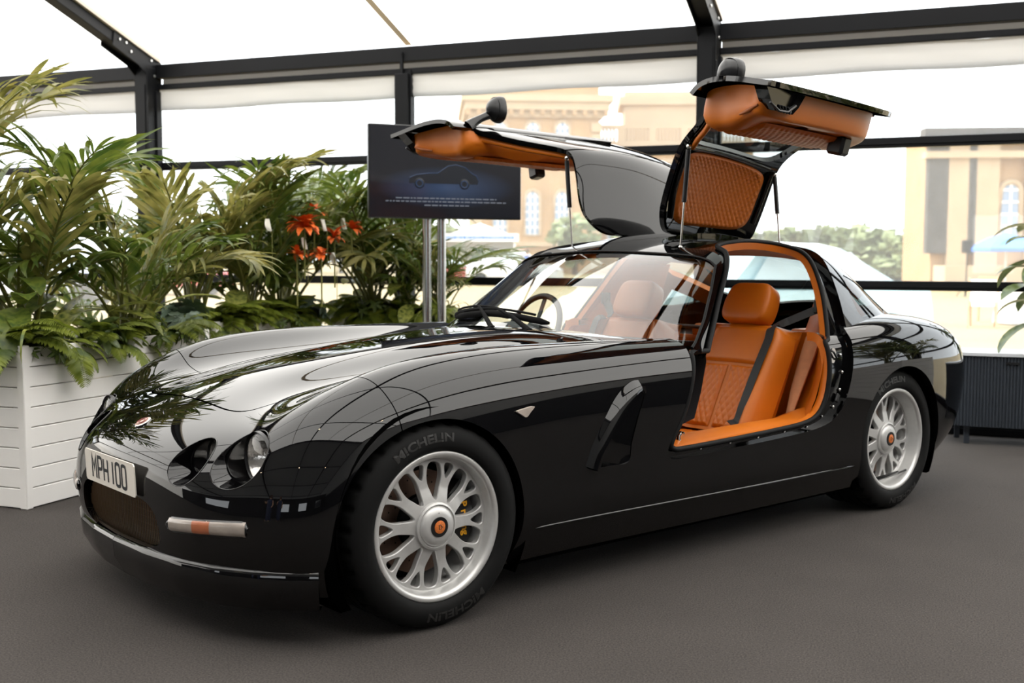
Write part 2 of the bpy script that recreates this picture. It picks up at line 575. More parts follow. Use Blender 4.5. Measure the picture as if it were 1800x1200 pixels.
# ridge and purlins on the far slope (seen only as reflections)
mb = MB(); mb.box(A0, A1, RIDGE_B-0.05, RIDGE_B+0.05, ZR-0.16, ZR-0.02)
o = mb.build('trim_24', M_frame, M=TM); tag(o, 'charcoal ridge beam of the marquee', 'ridge beam', kind='structure')
for i, b in enumerate((0.0, -10.25, -2.6, -7.8, -12.7)):
    z = ZR-abs(b-RIDGE_B)*SL
    mb = MB(); mb.box(A0, A1, b-0.025, b+0.025, z-0.07, z-0.01)
    o = mb.build('trim_%d' % (32+i), M_frame, M=TM); tag(o, 'charcoal purlin %s' % ['halfway up the glazed roof slope', 'halfway up the back roof slope', 'near the ridge on the glazed slope', 'near the ridge on the back slope', 'low on the back roof slope'][i], 'purlin', kind='structure')
# gable ends and an unseen dark backdrop added for the car's reflections
M_dark = mat('dark reflection backdrop', rgb(34, 34, 38), 0.8, noise=(2, 0.1))  # dark tone added out of view so the car's flanks reflect black
def gable(name, a, m_, label):
    e = empty(name); e.matrix_world = TM; tag(e, label, 'wall', kind='structure')
    mb = MB(); mb.add([(a, B0, 2.3), (a, B1, 2.3), (a, B1, ZE), (a, RIDGE_B, ZR), (a, B0, ZE)], [(0, 1, 2, 3, 4)]); mb.build('gable_membrane', m_, e)
    mb = MB(); mb.box(a-.03, a+.03, B0, B1, 0, 2.3); mb.build('lower_wall', M_dark if m_ is M_roofb else m_, e)  # right gable darkened low down to cut its reflection in the tail
gable('wall_left', A0, M_roof, 'white membrane gable wall beyond the palms')
gable('wall_right', A1, M_roofb, 'unseen gable wall beyond the cabinet, darkened for the car reflections')
mb = MB()
mb.box(A0, A1, -10.4, -10.3, 0, .95); mb.box(A0, A1, -10.4, -10.3, 2.05, 2.75)
for a0_, a1_ in ((A0, -8.6), (-6.4, -1.5), (.4, 2.6), (4.6, 7.2), (9.0, A1)): mb.box(a0_, a1_, -10.4, -10.3, .95, 2.05)
tag(mb.build('wall_backdrop', M_dark, M=TM), 'unseen dark backdrop with low window openings, added for the car reflections', 'wall', kind='structure')
# ------------------------------------------------------------------ car body surfaces (x rearwards, y to the far side, origin under the front axle)
def bsp_matrix(n, per):
    """uniform cubic B-spline basis rows for n control points with end phantoms folded in"""
    N = (n-1)*per+1
    B = np.zeros((N, n+2))
    for k in range(N):
        t = k/per; i = min(int(t), n-2); t -= i
        w = [(1-t)**3/6, (3*t**3-6*t*t+4)/6, (-3*t**3+3*t*t+3*t+1)/6, t**3/6]
        for j in range(4): B[k, i+j] += w[j]
    return B
class Surf:
    """C2 B-spline patch through (nearly) the given points C[station, row, (x, w, z)]; row 0 may lie on the mirror plane"""
    def __init__(s, C, per_u=10, per_v=10, mirror0=True, fit=0.85, iters=3):
        C = np.array(C, float)
        nu, nv, _ = C.shape
        def ev(Q, pu, pv):
            E = np.zeros((nu+2, nv+2, 3))
            E[1:-1, 1:-1] = Q
            E[0, 1:-1] = 2*Q[0]-Q[1]; E[-1, 1:-1] = 2*Q[-1]-Q[-2]
            E[:, -1] = 2*E[:, -2]-E[:, -3]
            E[:, 0] = E[:, 2]*np.array([1, -1, 1]) if mirror0 else 2*E[:, 1]-E[:, 2]
            return np.einsum('ai,ijk,bj->abk', bsp_matrix(nu, pu), E, bsp_matrix(nv, pv))
        Q = C.copy()
        for _ in range(iters):
            Q = Q+fit*(C-ev(Q, 1, 1))
        s.P = ev(Q, per_u, per_v)
        U, V = np.gradient(s.P, axis=0), np.gradient(s.P, axis=1)
        if mirror0:   # one-sided difference at the mirror line would tilt the normal
            V[:, 0] = [0, 1, 0]; V[:, 0] *= np.array([0, 1, 0])
            U[:, 0, 1] = 0
        N = np.cross(U, V)
        N /= np.maximum(np.linalg.norm(N, axis=2, keepdims=True), 1e-12)
        s.N = N
        nu2, nv2 = s.P.shape[:2]
        s.u = np.repeat(np.linspace(0, nu-1, nu2)[:, None], nv2, 1)
        s.v = np.repeat(np.linspace(0, nv-1, nv2)[None, :], nu2, 0)
        # make normals point outward (away from the car's inside)
        c = np.array([s.P[..., 0].mean(), 0.0, 0.35])
        if ((s.P-c)*s.N).sum(2).mean() < 0: s.N = -s.N; s.flip = True
        else: s.flip = False
    @property
    def x(s): return s.P[..., 0]
    @property
    def w(s): return s.P[..., 1]
    @property
    def z(s): return s.P[..., 2]

def poly_sdf(px, py, poly):
    """signed distance, positive inside"""
    sh = px.shape
    p = np.stack([px.ravel(), py.ravel()], 1)
    a = np.array(poly); b = np.roll(a, -1, 0)
    best = np.full(len(p), 1e9); ins = np.zeros(len(p), bool)
    for A, B in zip(a, b):
        e = B-A; L = e@e+1e-18
        t = np.clip(((p-A)@e)/L, 0, 1)
        dd = p-A-t[:, None]*e
        best = np.minimum(best, (dd*dd).sum(1))
        c = ((A[1] <= p[:, 1]) & (B[1] > p[:, 1])) | ((B[1] <= p[:, 1]) & (A[1] > p[:, 1]))
        with np.errstate(divide='ignore', invalid='ignore'):
            xi = A[0]+(p[:, 1]-A[1])/(B[1]-A[1]+1e-18)*(B[0]-A[0])
        ins ^= c & (p[:, 0] < xi)
    return (np.sqrt(best)*np.where(ins, 1, -1)).reshape(sh)

class Panel:
    """accumulates trimmed pieces of Surfs into one mesh with smooth custom normals"""
    def __init__(s): s.v = []; s.n = []; s.f = []; s.edges = {}
    def cut(s, S, fields=(), side=0, offset=0.0, lips=None, flip=False):
        """fields: list of arrays (keep where >=0); side 0 = both, -1 = near, +1 = far.
        lips: {field index: (depth, mode)} folds an edge inward (mode 'n' along -normal, or a 3-vector)"""
        P = S.P + S.N*offset; N = S.N
        nu, nv = P.shape[:2]
        F = [np.asarray(f) for f in fields]
        for sg in ((-1, 1) if side == 0 else (side,)):
            cache = {}
            def vert(p, n, tagk=None):
                k = (round(p[0], 5), round(p[1], 5), round(p[2], 5))
                i = cache.get(k)
                if i is None:
                    i = cache[k] = len(s.v)
                    s.v.append((p[0], sg*p[1], p[2])); s.n.append((n[0], sg*n[1], n[2]))
                return i
            keep = np.ones((nu, nv), bool)
            for f in F: keep &= f >= 0
            ea = {k: [] for k in range(len(F))}
            rev = (sg > 0) ^ S.flip ^ flip
            cnt = keep[:-1, :-1].astype(int)+keep[1:, :-1]+keep[:-1, 1:]+keep[1:, 1:]
            I, J = np.nonzero(cnt >= 0)
            for i, j in zip(I, J):
                ids = ((i, j), (i+1, j), (i+1, j+1), (i, j+1))
                if cnt[i, j] == 4:
                    poly = [vert(P[a], N[a]) for a in ids]
                    poly = [q for k, q in enumerate(poly) if q != poly[k-1]]
                    if len(poly) >= 3: s.f.append(tuple(poly[::-1] if rev else poly))
                    continue
                vals = [[f[a] for a in ids] for f in F]
                if any(max(vv) < 0 for vv in vals): continue
                poly = [(P[a], N[a], [vv[k] for vv in vals], frozenset()) for k, a in enumerate(ids)]
                for fk in range(len(F)):
                    new = []
                    for k in range(len(poly)):
                        A = poly[k-1]; B = poly[k]
                        fa, fb = A[2][fk], B[2][fk]
                        if (fa >= 0) != (fb >= 0):
                            t = fa/(fa-fb)
                            nn = A[1]+(B[1]-A[1])*t
                            nn = nn/max(np.linalg.norm(nn), 1e-9)
                            new.append((A[0]+(B[0]-A[0])*t, nn, [x+(y-x)*t for x, y in zip(A[2], B[2])], (A[3] & B[3]) | {fk}))
                        if fb >= 0: new.append(B)
                    poly = new
                    if len(poly) < 3: break
                if len(poly) < 3: continue
                idx = [vert(q[0], q[1]) for q in poly]
                for k in range(len(poly)):
                    com = poly[k-1][3] & poly[k][3]
                    for fk in com:
                        if idx[k-1] != idx[k]: ea[fk].append((idx[k-1], idx[k]))
                out = [q for k, q in enumerate(idx) if q != idx[k-1]]
                if len(out) >= 3: s.f.append(tuple(out[::-1] if rev else out))
            s.edges.setdefault(sg, {}).update(ea)
            if lips:
                for fk, (depth, mode) in lips.items():
                    for a, b in ea.get(fk, []):
                        pa, pb = np.array(s.v[a]), np.array(s.v[b])
                        if isinstance(mode, str):
                            qa, qb = pa-np.array(s.n[a])*depth, pb-np.array(s.n[b])*depth
                        else:
                            m = np.array(mode)*np.array([1, sg, 1])
                            qa, qb = pa+m*depth, pb+m*depth
                        nn = np.cross(pb-pa, qa-pa); nn = nn/max(np.linalg.norm(nn), 1e-9)
                        base = len(s.v)
                        for p in (pa, pb, qb, qa):
                            s.v.append(tuple(p)); s.n.append(tuple(nn))
                        s.f.append((base, base+1, base+2, base+3))
        return s
    def loop(s, sg, fk):
        """ordered point chains of the edge made by field fk"""
        E = s.edges[sg].get(fk, [])
        nb = {}
        for a, b in E: nb.setdefault(a, set()).add(b); nb.setdefault(b, set()).add(a)
        chains = []; seen = set()
        starts = [k for k in nb if len(nb[k]) == 1]+list(nb)
        for st in starts:
            if st in seen: continue
            ch = [st]; seen.add(st); cur = st
            while True:
                nx = [k for k in nb[cur] if k not in seen]
                if not nx: break
                cur = nx[0]; seen.add(cur); ch.append(cur)
            if len(ch) > 2: chains.append([np.array(s.v[k]) for k in ch])
        chains.sort(key=len, reverse=True)
        return chains
    def build(s, name, material, parent=None, M=None, solid=0.0):
        me = bpy.data.meshes.new(name)
        V = np.array(s.v); NN = np.array(s.n)
        I3 = np.array([(f[0], f[len(f)//2], f[-1]) for f in s.f])
        d = (np.cross(V[I3[:, 1]]-V[I3[:, 0]], V[I3[:, 2]]-V[I3[:, 0]])*NN[I3].mean(1)).sum(1)
        me.from_pydata(s.v, [], [f if q >= 0 else f[::-1] for f, q in zip(s.f, d)])
        me.shade_smooth()
        me.update()
        me.normals_split_custom_set_from_vertices([Vector(n) for n in s.n])
        o = obj(name, me, material, parent)
        if M is not None: o.matrix_local = M
        return o

# ---- lower body: rows from the centre line (0) over bonnet, wing crown, flank to the sill edge (9)
BODY = [
 # chin edge ... nose ... wing ... door ... haunch ... tail
 [(-.690,0,.165),(-.682,.20,.165),(-.652,.40,.165),(-.600,.56,.165),(-.535,.67,.165),(-.470,.745,.165),(-.405,.80,.165),(-.340,.83,.165),(-.27,.85,.165),(-.15,.865,.165)],
 [(-.722,0,.300),(-.715,.20,.300),(-.694,.41,.300),(-.636,.58,.300),(-.570,.70,.300),(-.505,.785,.300),(-.430,.842,.295),(-.34,.868,.275),(-.24,.880,.235),(-.06,.84,.160)],
 [(-.731,0,.455),(-.722,.20,.452),(-.700,.41,.445),(-.640,.575,.440),(-.572,.70,.445),(-.500,.800,.445),(-.405,.860,.430),(-.29,.882,.375),(-.16,.888,.270),(.02,.83,.155)],
 [(-.690,0,.590),(-.680,.20,.585),(-.650,.40,.575),(-.590,.56,.570),(-.520,.69,.590),(-.445,.795,.580),(-.340,.865,.540),(-.22,.888,.430),(-.08,.892,.280),(.10,.83,.150)],
 [(-.450,0,.712),(-.445,.20,.705),(-.440,.40,.692),(-.425,.55,.700),(-.400,.69,.722),(-.340,.800,.690),(-.240,.872,.605),(-.13,.891,.445),(.0,.893,.280),(.18,.83,.150)],
 [(-.220,0,.782),(-.220,.19,.772),(-.220,.37,.742),(-.215,.56,.768),(-.200,.69,.818),(-.180,.815,.760),(-.130,.882,.635),(-.04,.893,.450),(.08,.893,.280),(.26,.83,.150)],
 [(.00,0,.826),(.00,.20,.818),(.00,.38,.778),(.00,.57,.815),(.00,.70,.868),(.00,.825,.800),(.0,.888,.650),(.05,.894,.450),(.17,.893,.280),(.34,.83,.150)],
 [(.28,0,.864),(.28,.22,.855),(.28,.40,.806),(.28,.58,.845),(.28,.705,.892),(.28,.830,.825),(.28,.889,.660),(.29,.890,.450),(.33,.885,.280),(.45,.825,.150)],
 [(.58,0,.892),(.58,.24,.884),(.58,.42,.828),(.58,.60,.862),(.58,.715,.896),(.58,.835,.828),(.58,.884,.660),(.58,.882,.450),(.58,.878,.280),(.62,.825,.150)],
 [(.88,0,.906),(.88,.26,.900),(.88,.46,.850),(.89,.63,.868),(.89,.735,.893),(.90,.842,.830),(.90,.885,.660),(.90,.884,.450),(.90,.882,.280),(.90,.83,.150)],
 [(1.10,0,.900),(1.12,.28,.895),(1.18,.54,.876),(1.23,.66,.875),(1.24,.755,.888),(1.25,.850,.832),(1.25,.890,.660),(1.25,.890,.450),(1.25,.890,.280),(1.25,.835,.150)],
 [(1.60,0,.880),(1.60,.30,.880),(1.60,.56,.877),(1.60,.68,.877),(1.60,.775,.884),(1.60,.862,.825),(1.60,.897,.660),(1.60,.897,.450),(1.60,.895,.280),(1.60,.84,.150)],
 [(2.00,0,.880),(2.00,.30,.880),(2.00,.56,.880),(2.00,.68,.882),(2.00,.785,.888),(2.00,.868,.830),(2.00,.902,.665),(2.00,.900,.450),(2.00,.896,.280),(2.00,.84,.150)],
 [(2.40,0,.890),(2.40,.30,.890),(2.40,.55,.892),(2.40,.67,.902),(2.40,.785,.908),(2.40,.872,.845),(2.40,.908,.675),(2.40,.903,.450),(2.36,.897,.280),(2.30,.84,.150)],
 [(2.75,0,.925),(2.75,.28,.925),(2.75,.52,.925),(2.75,.65,.932),(2.75,.765,.930),(2.75,.864,.865),(2.75,.907,.695),(2.70,.903,.450),(2.58,.897,.280),(2.45,.84,.150)],
 [(3.10,0,.930),(3.10,.26,.928),(3.10,.50,.924),(3.10,.63,.922),(3.10,.745,.912),(3.10,.842,.852),(3.08,.890,.700),(3.00,.893,.450),(2.80,.890,.280),(2.62,.84,.150)],
 [(3.42,0,.898),(3.42,.25,.896),(3.41,.46,.890),(3.40,.59,.884),(3.39,.700,.868),(3.37,.798,.815),(3.34,.850,.685),(3.26,.866,.450),(3.05,.878,.290),(2.82,.84,.160)],
 [(3.63,0,.820),(3.63,.24,.818),(3.62,.43,.812),(3.60,.55,.803),(3.58,.650,.785),(3.555,.738,.740),(3.51,.795,.640),(3.42,.822,.455),(3.24,.848,.305),(3.02,.835,.185)],
 [(3.715,0,.655),(3.71,.23,.655),(3.695,.41,.650),(3.67,.525,.645),(3.645,.615,.632),(3.61,.693,.602),(3.565,.748,.545),(3.49,.782,.435),(3.36,.805,.318),(3.17,.815,.215)],
 [(3.70,0,.485),(3.695,.23,.485),(3.68,.40,.482),(3.65,.505,.480),(3.62,.59,.475),(3.58,.66,.460),(3.53,.71,.430),(3.455,.742,.375),(3.35,.765,.312),(3.23,.78,.248)],
 [(3.61,0,.335),(3.605,.22,.335),(3.59,.38,.335),(3.56,.475,.335),(3.53,.555,.333),(3.49,.62,.330),(3.44,.665,.323),(3.38,.69,.310),(3.32,.715,.295),(3.26,.735,.270)],
]
SB = Surf(BODY, 12, 10)

# ---- canopy: rows from the centre line (0) over roof, cant rail and side glass to the belt (6)
CANOPY = [
 [(0.98,0,.865),(1.00,.24,.862),(1.06,.47,.855),(1.13,.64,.850),(1.20,.745,.845),(1.25,.80,.840),(1.28,.835,.830)],
 [(1.13,0,.965),(1.15,.23,.960),(1.20,.46,.945),(1.255,.63,.926),(1.30,.728,.903),(1.325,.79,.877),(1.34,.838,.835)],
 [(1.36,0,1.112),(1.375,.22,1.106),(1.415,.43,1.088),(1.455,.605,1.068),(1.48,.700,1.016),(1.49,.773,.942),(1.49,.842,.837)],
 [(1.61,0,1.243),(1.625,.21,1.239),(1.655,.41,1.233),(1.690,.588,1.222),(1.71,.678,1.150),(1.71,.762,1.000),(1.70,.846,.838)],
 [(1.84,0,1.305),(1.84,.21,1.301),(1.84,.40,1.286),(1.84,.578,1.268),(1.84,.672,1.188),(1.84,.761,1.015),(1.84,.850,.840)],
 [(2.06,0,1.329),(2.06,.21,1.325),(2.06,.40,1.310),(2.06,.574,1.286),(2.06,.670,1.206),(2.06,.763,1.025),(2.06,.853,.842)],
 [(2.30,0,1.324),(2.30,.21,1.320),(2.30,.395,1.305),(2.30,.555,1.273),(2.30,.655,1.198),(2.30,.757,1.030),(2.30,.850,.846)],
 [(2.55,0,1.288),(2.55,.20,1.284),(2.55,.37,1.269),(2.55,.52,1.240),(2.54,.625,1.170),(2.53,.730,1.022),(2.52,.835,.855)],
 [(2.82,0,1.215),(2.82,.18,1.211),(2.81,.34,1.196),(2.80,.475,1.167),(2.78,.585,1.105),(2.76,.692,.997),(2.74,.800,.868)],
 [(3.10,0,1.100),(3.09,.17,1.096),(3.08,.31,1.083),(3.06,.43,1.056),(3.03,.53,1.008),(3.00,.63,.942),(2.97,.73,.868)],
 [(3.38,0,.940),(3.37,.16,.938),(3.35,.29,.931),(3.33,.39,.918),(3.29,.48,.896),(3.25,.57,.868),(3.21,.65,.840)],
 [(3.50,0,.83),(3.49,.15,.83),(3.47,.27,.825),(3.44,.37,.82),(3.40,.45,.81),(3.36,.53,.795),(3.32,.60,.775)],
]
SC = Surf(CANOPY, 14, 12)
# ------------------------------------------------------------------ the car
M_paint = mat('gloss black car paint', (0.0022, 0.0022, 0.0026, 1), 0.02, ior=1.53, spec=0.5, coat=0.0)
M_rubber = mat('black rubber seal', rgb(11, 11, 12), 0.65, spec=0.2, noise=(30, 0.1))
M_black = mat('satin black trim', rgb(14, 14, 16), 0.35)
M_under = mat('matt black underbody', rgb(4, 4, 4), 1.0, spec=0.0)
car = empty('sports_car')
tag(car, 'glossy black two-seat sports car with raised gullwing doors and tan leather interior', 'car')

WF = (0.0, 0.337); WR = (2.75, 0.340)
RF, RR = 0.352, 0.358
x, w, z = SB.x, SB.w, SB.z
def arch(S, c, r): return np.where(S.w > 0.45, np.hypot(S.x-c[0], S.z-c[1])-r, 1.0)
def archf(S):
    dx = S.x-WF[0]; dz = S.z-WF[1]
    k = np.where(dx < 0, RF/.392, 1.0)*np.where(dz > 0, 1, 1)
    return np.where(S.w > 0.45, np.hypot(dx*k, dz)-RF, 1.0)
f_archF = archf(SB); f_archR = arch(SB, WR, RR)
# headlamp bores (w, z, r) along x
LAMPS = [(0.605, 0.582, 0.085, -0.495), (0.428, 0.560, 0.070, -0.545)]
f_lamps = [np.where(SB.x < -0.25, np.hypot(SB.w-a, SB.z-b)-r, 1.0) for a, b, r, xl in LAMPS]
# grille mouth in the front face
GR = catmull([(0.0, .432), (.20, .425), (.295, .398), (.328, .345), (.315, .285), (.18, .252), (0.0, .246)], 8)
GRP = [tuple(p) for p in GR]+[(-0.3, .246), (-0.3, .432)]
f_grille = np.where(SB.x < -0.3, -poly_sdf(SB.w, SB.z, GRP), 1.0)
# door outline (outer shut line), side view x,z
DOOR_OUT = catmull([(1.235, .95), (1.245, .86), (1.225, .74), (1.16, .60), (1.085, .475), (1.10, .437), (1.18, .432), (1.45, .440), (1.75, .449), (2.00, .462), (2.15, .490), (2.235, .555), (2.285, .655), (2.315, .76), (2.325, .86), (2.325, .95), (1.8, 1.0)], 8, closed=True)
f_doorout = -poly_sdf(SB.x, SB.z, DOOR_OUT)
f_doorout = np.where(SB.w > 0.60, f_doorout, 1.0)
# cabin well: everything inboard between bulkheads
f_cabin = -poly_sdf(SB.x, SB.w, [(1.16, -1), (1.19, .45), (1.27, .66), (1.34, .80), (1.34, 1.0), (2.33, 1.0), (2.33, .80), (2.75, .68), (3.20, .50), (3.36, .30), (3.40, -1)])
f_cabin = np.where((SB.z > 0.80), f_cabin, 1.0)
# bonnet shut line in plan
BON = catmull([(-.452, 0.0), (-.452, .18), (-.448, .30), (-.425, .372), (-.37, .405), (-.20, .425), (.10, .455), (.45, .49), (.80, .53), (.98, .565), (1.06, .585)], 8)
BONP = [tuple(p) for p in BON]+[(1.10, .585), (1.10, -.3), (-.452, -.3)]
sd_bon = poly_sdf(SB.x, SB.w, BONP)
sd_bon = np.where(SB.z > 0.62, sd_bon, -1.0)
# side vent behind the front wheel
VENT = catmull([(.70, .455), (.735, .53), (.80, .62), (.87, .695), (.935, .725), (.955, .70), (.92, .62), (.885, .52), (.87, .45), (.78, .448)], 6, closed=True)
f_vent = np.where(SB.w > 0.7, -poly_sdf(SB.x, SB.z, VENT), 1.0)

# seam between the nose moulding and the wings, from the bonnet corner to the wheel arch
xs_seam = np.interp(SB.w, [0, .40, .55, .70, .82, .95], [-.20, -.205, -.20, -.185, -.16, -.12])
sd_seam = np.where(SB.z > .17, SB.x-xs_seam, -1.0)
body = Panel()
body.cut(SB, [f_archF, f_archR, f_lamps[0], f_lamps[1], f_grille, f_doorout, f_cabin, -sd_bon-0.0035, f_vent, sd_seam-.0018],
         lips={0: (0.035, (0, -1, 0)), 1: (0.035, (0, -1, 0)), 4: (0.05, (1, 0, 0)), 5: (0.03, 'n'), 6: (0.03, 'n'), 7: (0.012, 'n'), 8: (0.06, 'n'), 9: (0.01, 'n')})
body_o = body.build('body_shell', M_paint, car)
nose = Panel()
nose.cut(SB, [f_archF, f_lamps[0], f_lamps[1], f_grille, -sd_bon-0.0035, -sd_seam-.0018], lips={0: (0.035, (0, -1, 0)), 3: (0.05, (1, 0, 0)), 4: (0.012, 'n'), 5: (0.01, 'n')})
nose.build('nose_moulding', M_paint, car)
bon = Panel(); bon.cut(SB, [sd_bon-0.0035, f_cabin], lips={0: (0.012, 'n')})
bon.build('bonnet', M_paint, car)

# ---- canopy pieces
cx, cw, cv, cz = SC.x, SC.w, SC.v, SC.z
# windscreen outline in (x, v)
WS_SIDE = catmull([(1.18, 6.05), (1.29, 5.5), (1.45, 4.6), (1.565, 3.95), (1.655, 3.42)], 6)
WS_TOP = catmull([(1.655, 3.42), (1.655, 3.0), (1.642, 2.2), (1.618, 1.2), (1.605, .5), (1.602, 0), (1.602, -2)], 6)
f_ws = poly_sdf(cx, cv*.12, [(a, b*.12) for a, b in [(0.9, -2), (0.9, 6.3)]+[tuple(p) for p in WS_SIDE]+[tuple(p) for p in WS_TOP[1:]]])*8
# door aperture in (x, v) on the canopy
CAN_OUT = [(1.30, 7.0), (1.335, 6.0), (1.40, 5.3), (1.525, 4.5), (1.65, 3.8), (1.705, 3.3), (1.708, 2.5), (1.705, 1.75), (1.73, 1.3), (1.81, .93), (1.95, .86), (2.15, .84), (2.42, .87), (2.49, 1.0), (2.515, 1.5), (2.52, 2.4), (2.505, 3.2), (2.475, 4.0), (2.42, 5.0), (2.35, 6.0), (2.31, 7.0)]
sd_co = poly_sdf(cx, cv*0.12, catmull([(a, b*0.12) for a, b in CAN_OUT], 6, closed=True))
roof = Panel()
# rear glass outline
RG = [(2.60, -2), (2.60, 2.0), (2.61, 3.0), (2.63, 3.5), (2.72, 3.75), (3.02, 3.65), (3.22, 3.3), (3.30, 2.5), (3.325, 1.5), (3.33, -2)]
sd_rg = poly_sdf(cx, cv*0.12, [(a, b*0.12) for a, b in RG])
QW = [(2.60, 4.3), (2.66, 4.2), (2.88, 4.2), (3.02, 4.5), (2.95, 5.15), (2.78, 5.6), (2.58, 5.6), (2.54, 5.2)]
sd_qw = poly_sdf(cx, cv*0.12, catmull([(a, b*0.12) for a, b in QW], 5, closed=True))
below = np.where(cx < 1.6, cz-0.80, 1.0)
roof.cut(SC, [-f_ws/8, -sd_co, -sd_rg, -sd_qw, below], lips={0: (0.012, 'n'), 1: (0.03, 'n'), 2: (0.012, 'n'), 3: (0.012, 'n')})
roof.build('roof_shell', M_paint, car)
M_glass = clear_mat('car window glass', (0.80, 0.86, 0.84), 1.9, 0.0)
M_doorglass = clear_mat('door window glass', (0.45, 0.49, 0.48), 1.0, 0.0)
M_glassdark = clear_mat('dark tinted glass', (0.30, 0.33, 0.33), 1.0, 0.0)
g = Panel(); g.cut(SC, [f_ws/8, np.where(cx < 1.5, cz-0.86, 1.0)], offset=-0.003); g.build('windscreen', M_glass, car)
g = Panel(); g.cut(SC, [sd_rg], offset=-0.003); g.build('rear_window', M_glass, car)
for sg in (-1, 1):
    g = Panel(); g.cut(SC, [sd_qw], side=sg, offset=-0.003); g.build('quarter_window', M_glassdark, car)
# ------------------------------------------------------------------ wheels
from mathutils.geometry import delaunay_2d_cdt
M_alloy = mat('silver painted alloy', rgb(206, 205, 203), 0.40, 0.5, noise=(60, 0.03))
M_lip = mat('machined alloy lip', rgb(206, 205, 203), 0.36, 0.55, noise=(60, 0.03))
M_tyre = mat('black tyre rubber', rgb(10, 10, 10), 0.75, spec=0.22, noise=(25, 0.15), bump=(120, 0.15, 0.002))
M_tyretext = mat('raised tyre lettering', rgb(32, 31, 30), 0.5)
M_disc = mat('brown tarnished brake disc', rgb(120, 98, 86), 0.38, 0.85, noise=(14, 0.15))
M_caliper = mat('black caliper', rgb(12, 12, 14), 0.3)
M_yellow = mat('yellow lettering', rgb(240, 170, 30), 0.5)
M_orange = mat('orange emblem enamel', rgb(205, 112, 50), 0.35, noise=(200, 0.25))
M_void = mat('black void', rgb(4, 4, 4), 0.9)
MW = Matrix(((1, 0, 0, 0), (0, 0, -1, 0), (0, 1, 0, 0), (0, 0, 0, 1)))   # local (p, q, h) -> x, z, outwards -y
def rim_face(hs):
    """ten Y spokes cut from a dished disc: holes as rounded outlines"""
    main = [(0, .085), (4, .091), (8.2, .116), (10.4, .142), (9.8, .168), (7.6, .192), (5.0, .204), (0, .207), (-5.0, .204), (-7.6, .192), (-9.8, .168), (-10.4, .142), (-8.2, .116), (-4, .091)]
    small = [(0, .156), (3.0, .168), (5.2, .190), (5.2, .200), (3.0, .206), (-3.0, .206), (-5.2, .200), (-5.2, .190), (-3.0, .168)]
    holes = []
    for k in range(10):
        for sh, off in ((main, 0), (small, 18)):
            a0 = 36*k+off
            p = [(r*math.cos(math.radians(a0+a)), r*math.sin(math.radians(a0+a))) for a, r in sh]
            holes.append(catmull(p, 3, closed=True))
    def h(r):
        return hs+0.020*max(0.0, 1-(r/0.13)**2)-0.004*max(0, (r-.17)/.05)
    def shrink(loop, d):
        c = loop.mean(0)
        nxt = np.roll(loop, -1, 0)-np.roll(loop, 1, 0)
        nn = np.stack([nxt[:, 1], -nxt[:, 0]], 1); nn /= np.linalg.norm(nn, axis=1, keepdims=True)
        if ((loop-c)*nn).sum() < 0: nn = -nn
        return loop+nn*d
    outer = [(0.217*math.cos(2*pi*k/80), 0.217*math.sin(2*pi*k/80)) for k in range(80)]
    mb = MB()
    pts = list(outer); cons = [list(range(80))]
    for lp in holes:
        lp2 = shrink(lp, 0.0022)
        cons.append(list(range(len(pts), len(pts)+len(lp2)))[::-1]); pts += [tuple(p) for p in lp2]
    for r, n in ((.075, 30), (.105, 20), (.0, 1)):
        for k in range(n):
            a = 2*pi*(k+.5)/n
            if r == .105: a = math.radians(18+36*(k//2)+(3 if k % 2 else -3))
            pts.append((r*math.cos(a), r*math.sin(a)))
    edges = [(c[i], c[(i+1) % len(c)]) for c in cons for i in range(len(c))]
    V, E, Fc, *_ = delaunay_2d_cdt([Vector(p) for p in pts], edges, [], 0, 1e-6)
    hp = holes
    fs = []
    for f in Fc:
        c = sum((V[i] for i in f), Vector((0, 0)))/len(f)
        if c.length > .2175: continue
        inside = False
        for lp in hp:
            cc = lp.mean(0)
            if (c-Vector(cc)).length < 0.09:
                q = shrink(lp, 0.0021)
                ins = False; n = len(q)
                for i in range(n):
                    A, B = q[i], q[i-1]
                    if (A[1] > c.y) != (B[1] > c.y) and c.x < (B[0]-A[0])*(c.y-A[1])/(B[1]-A[1]+1e-12)+A[0]: ins = not ins
                if ins: inside = True; break
        if not inside: fs.append(tuple(f))
    mb.add([(v.x, v.y, h(v.length)) for v in V], fs)
    for lp in holes:
        l0 = shrink(lp, 0.0022)
        rows = []
        for L_, dz in ((l0, 0.0), (lp, -0.003), (lp, -0.024)):
            rows.append([(p[0], p[1], h(math.hypot(*p))+dz) for p in L_])
        n = len(lp)
        vs = [p for r_ in rows for p in r_]
        f2 = []
        for i in range(2):
            for j in range(n): f2.append((i*n+j, i*n+(j+1) % n, (i+1)*n+(j+1) % n, (i+1)*n+j))
        mb.add(vs, f2)
    return mb
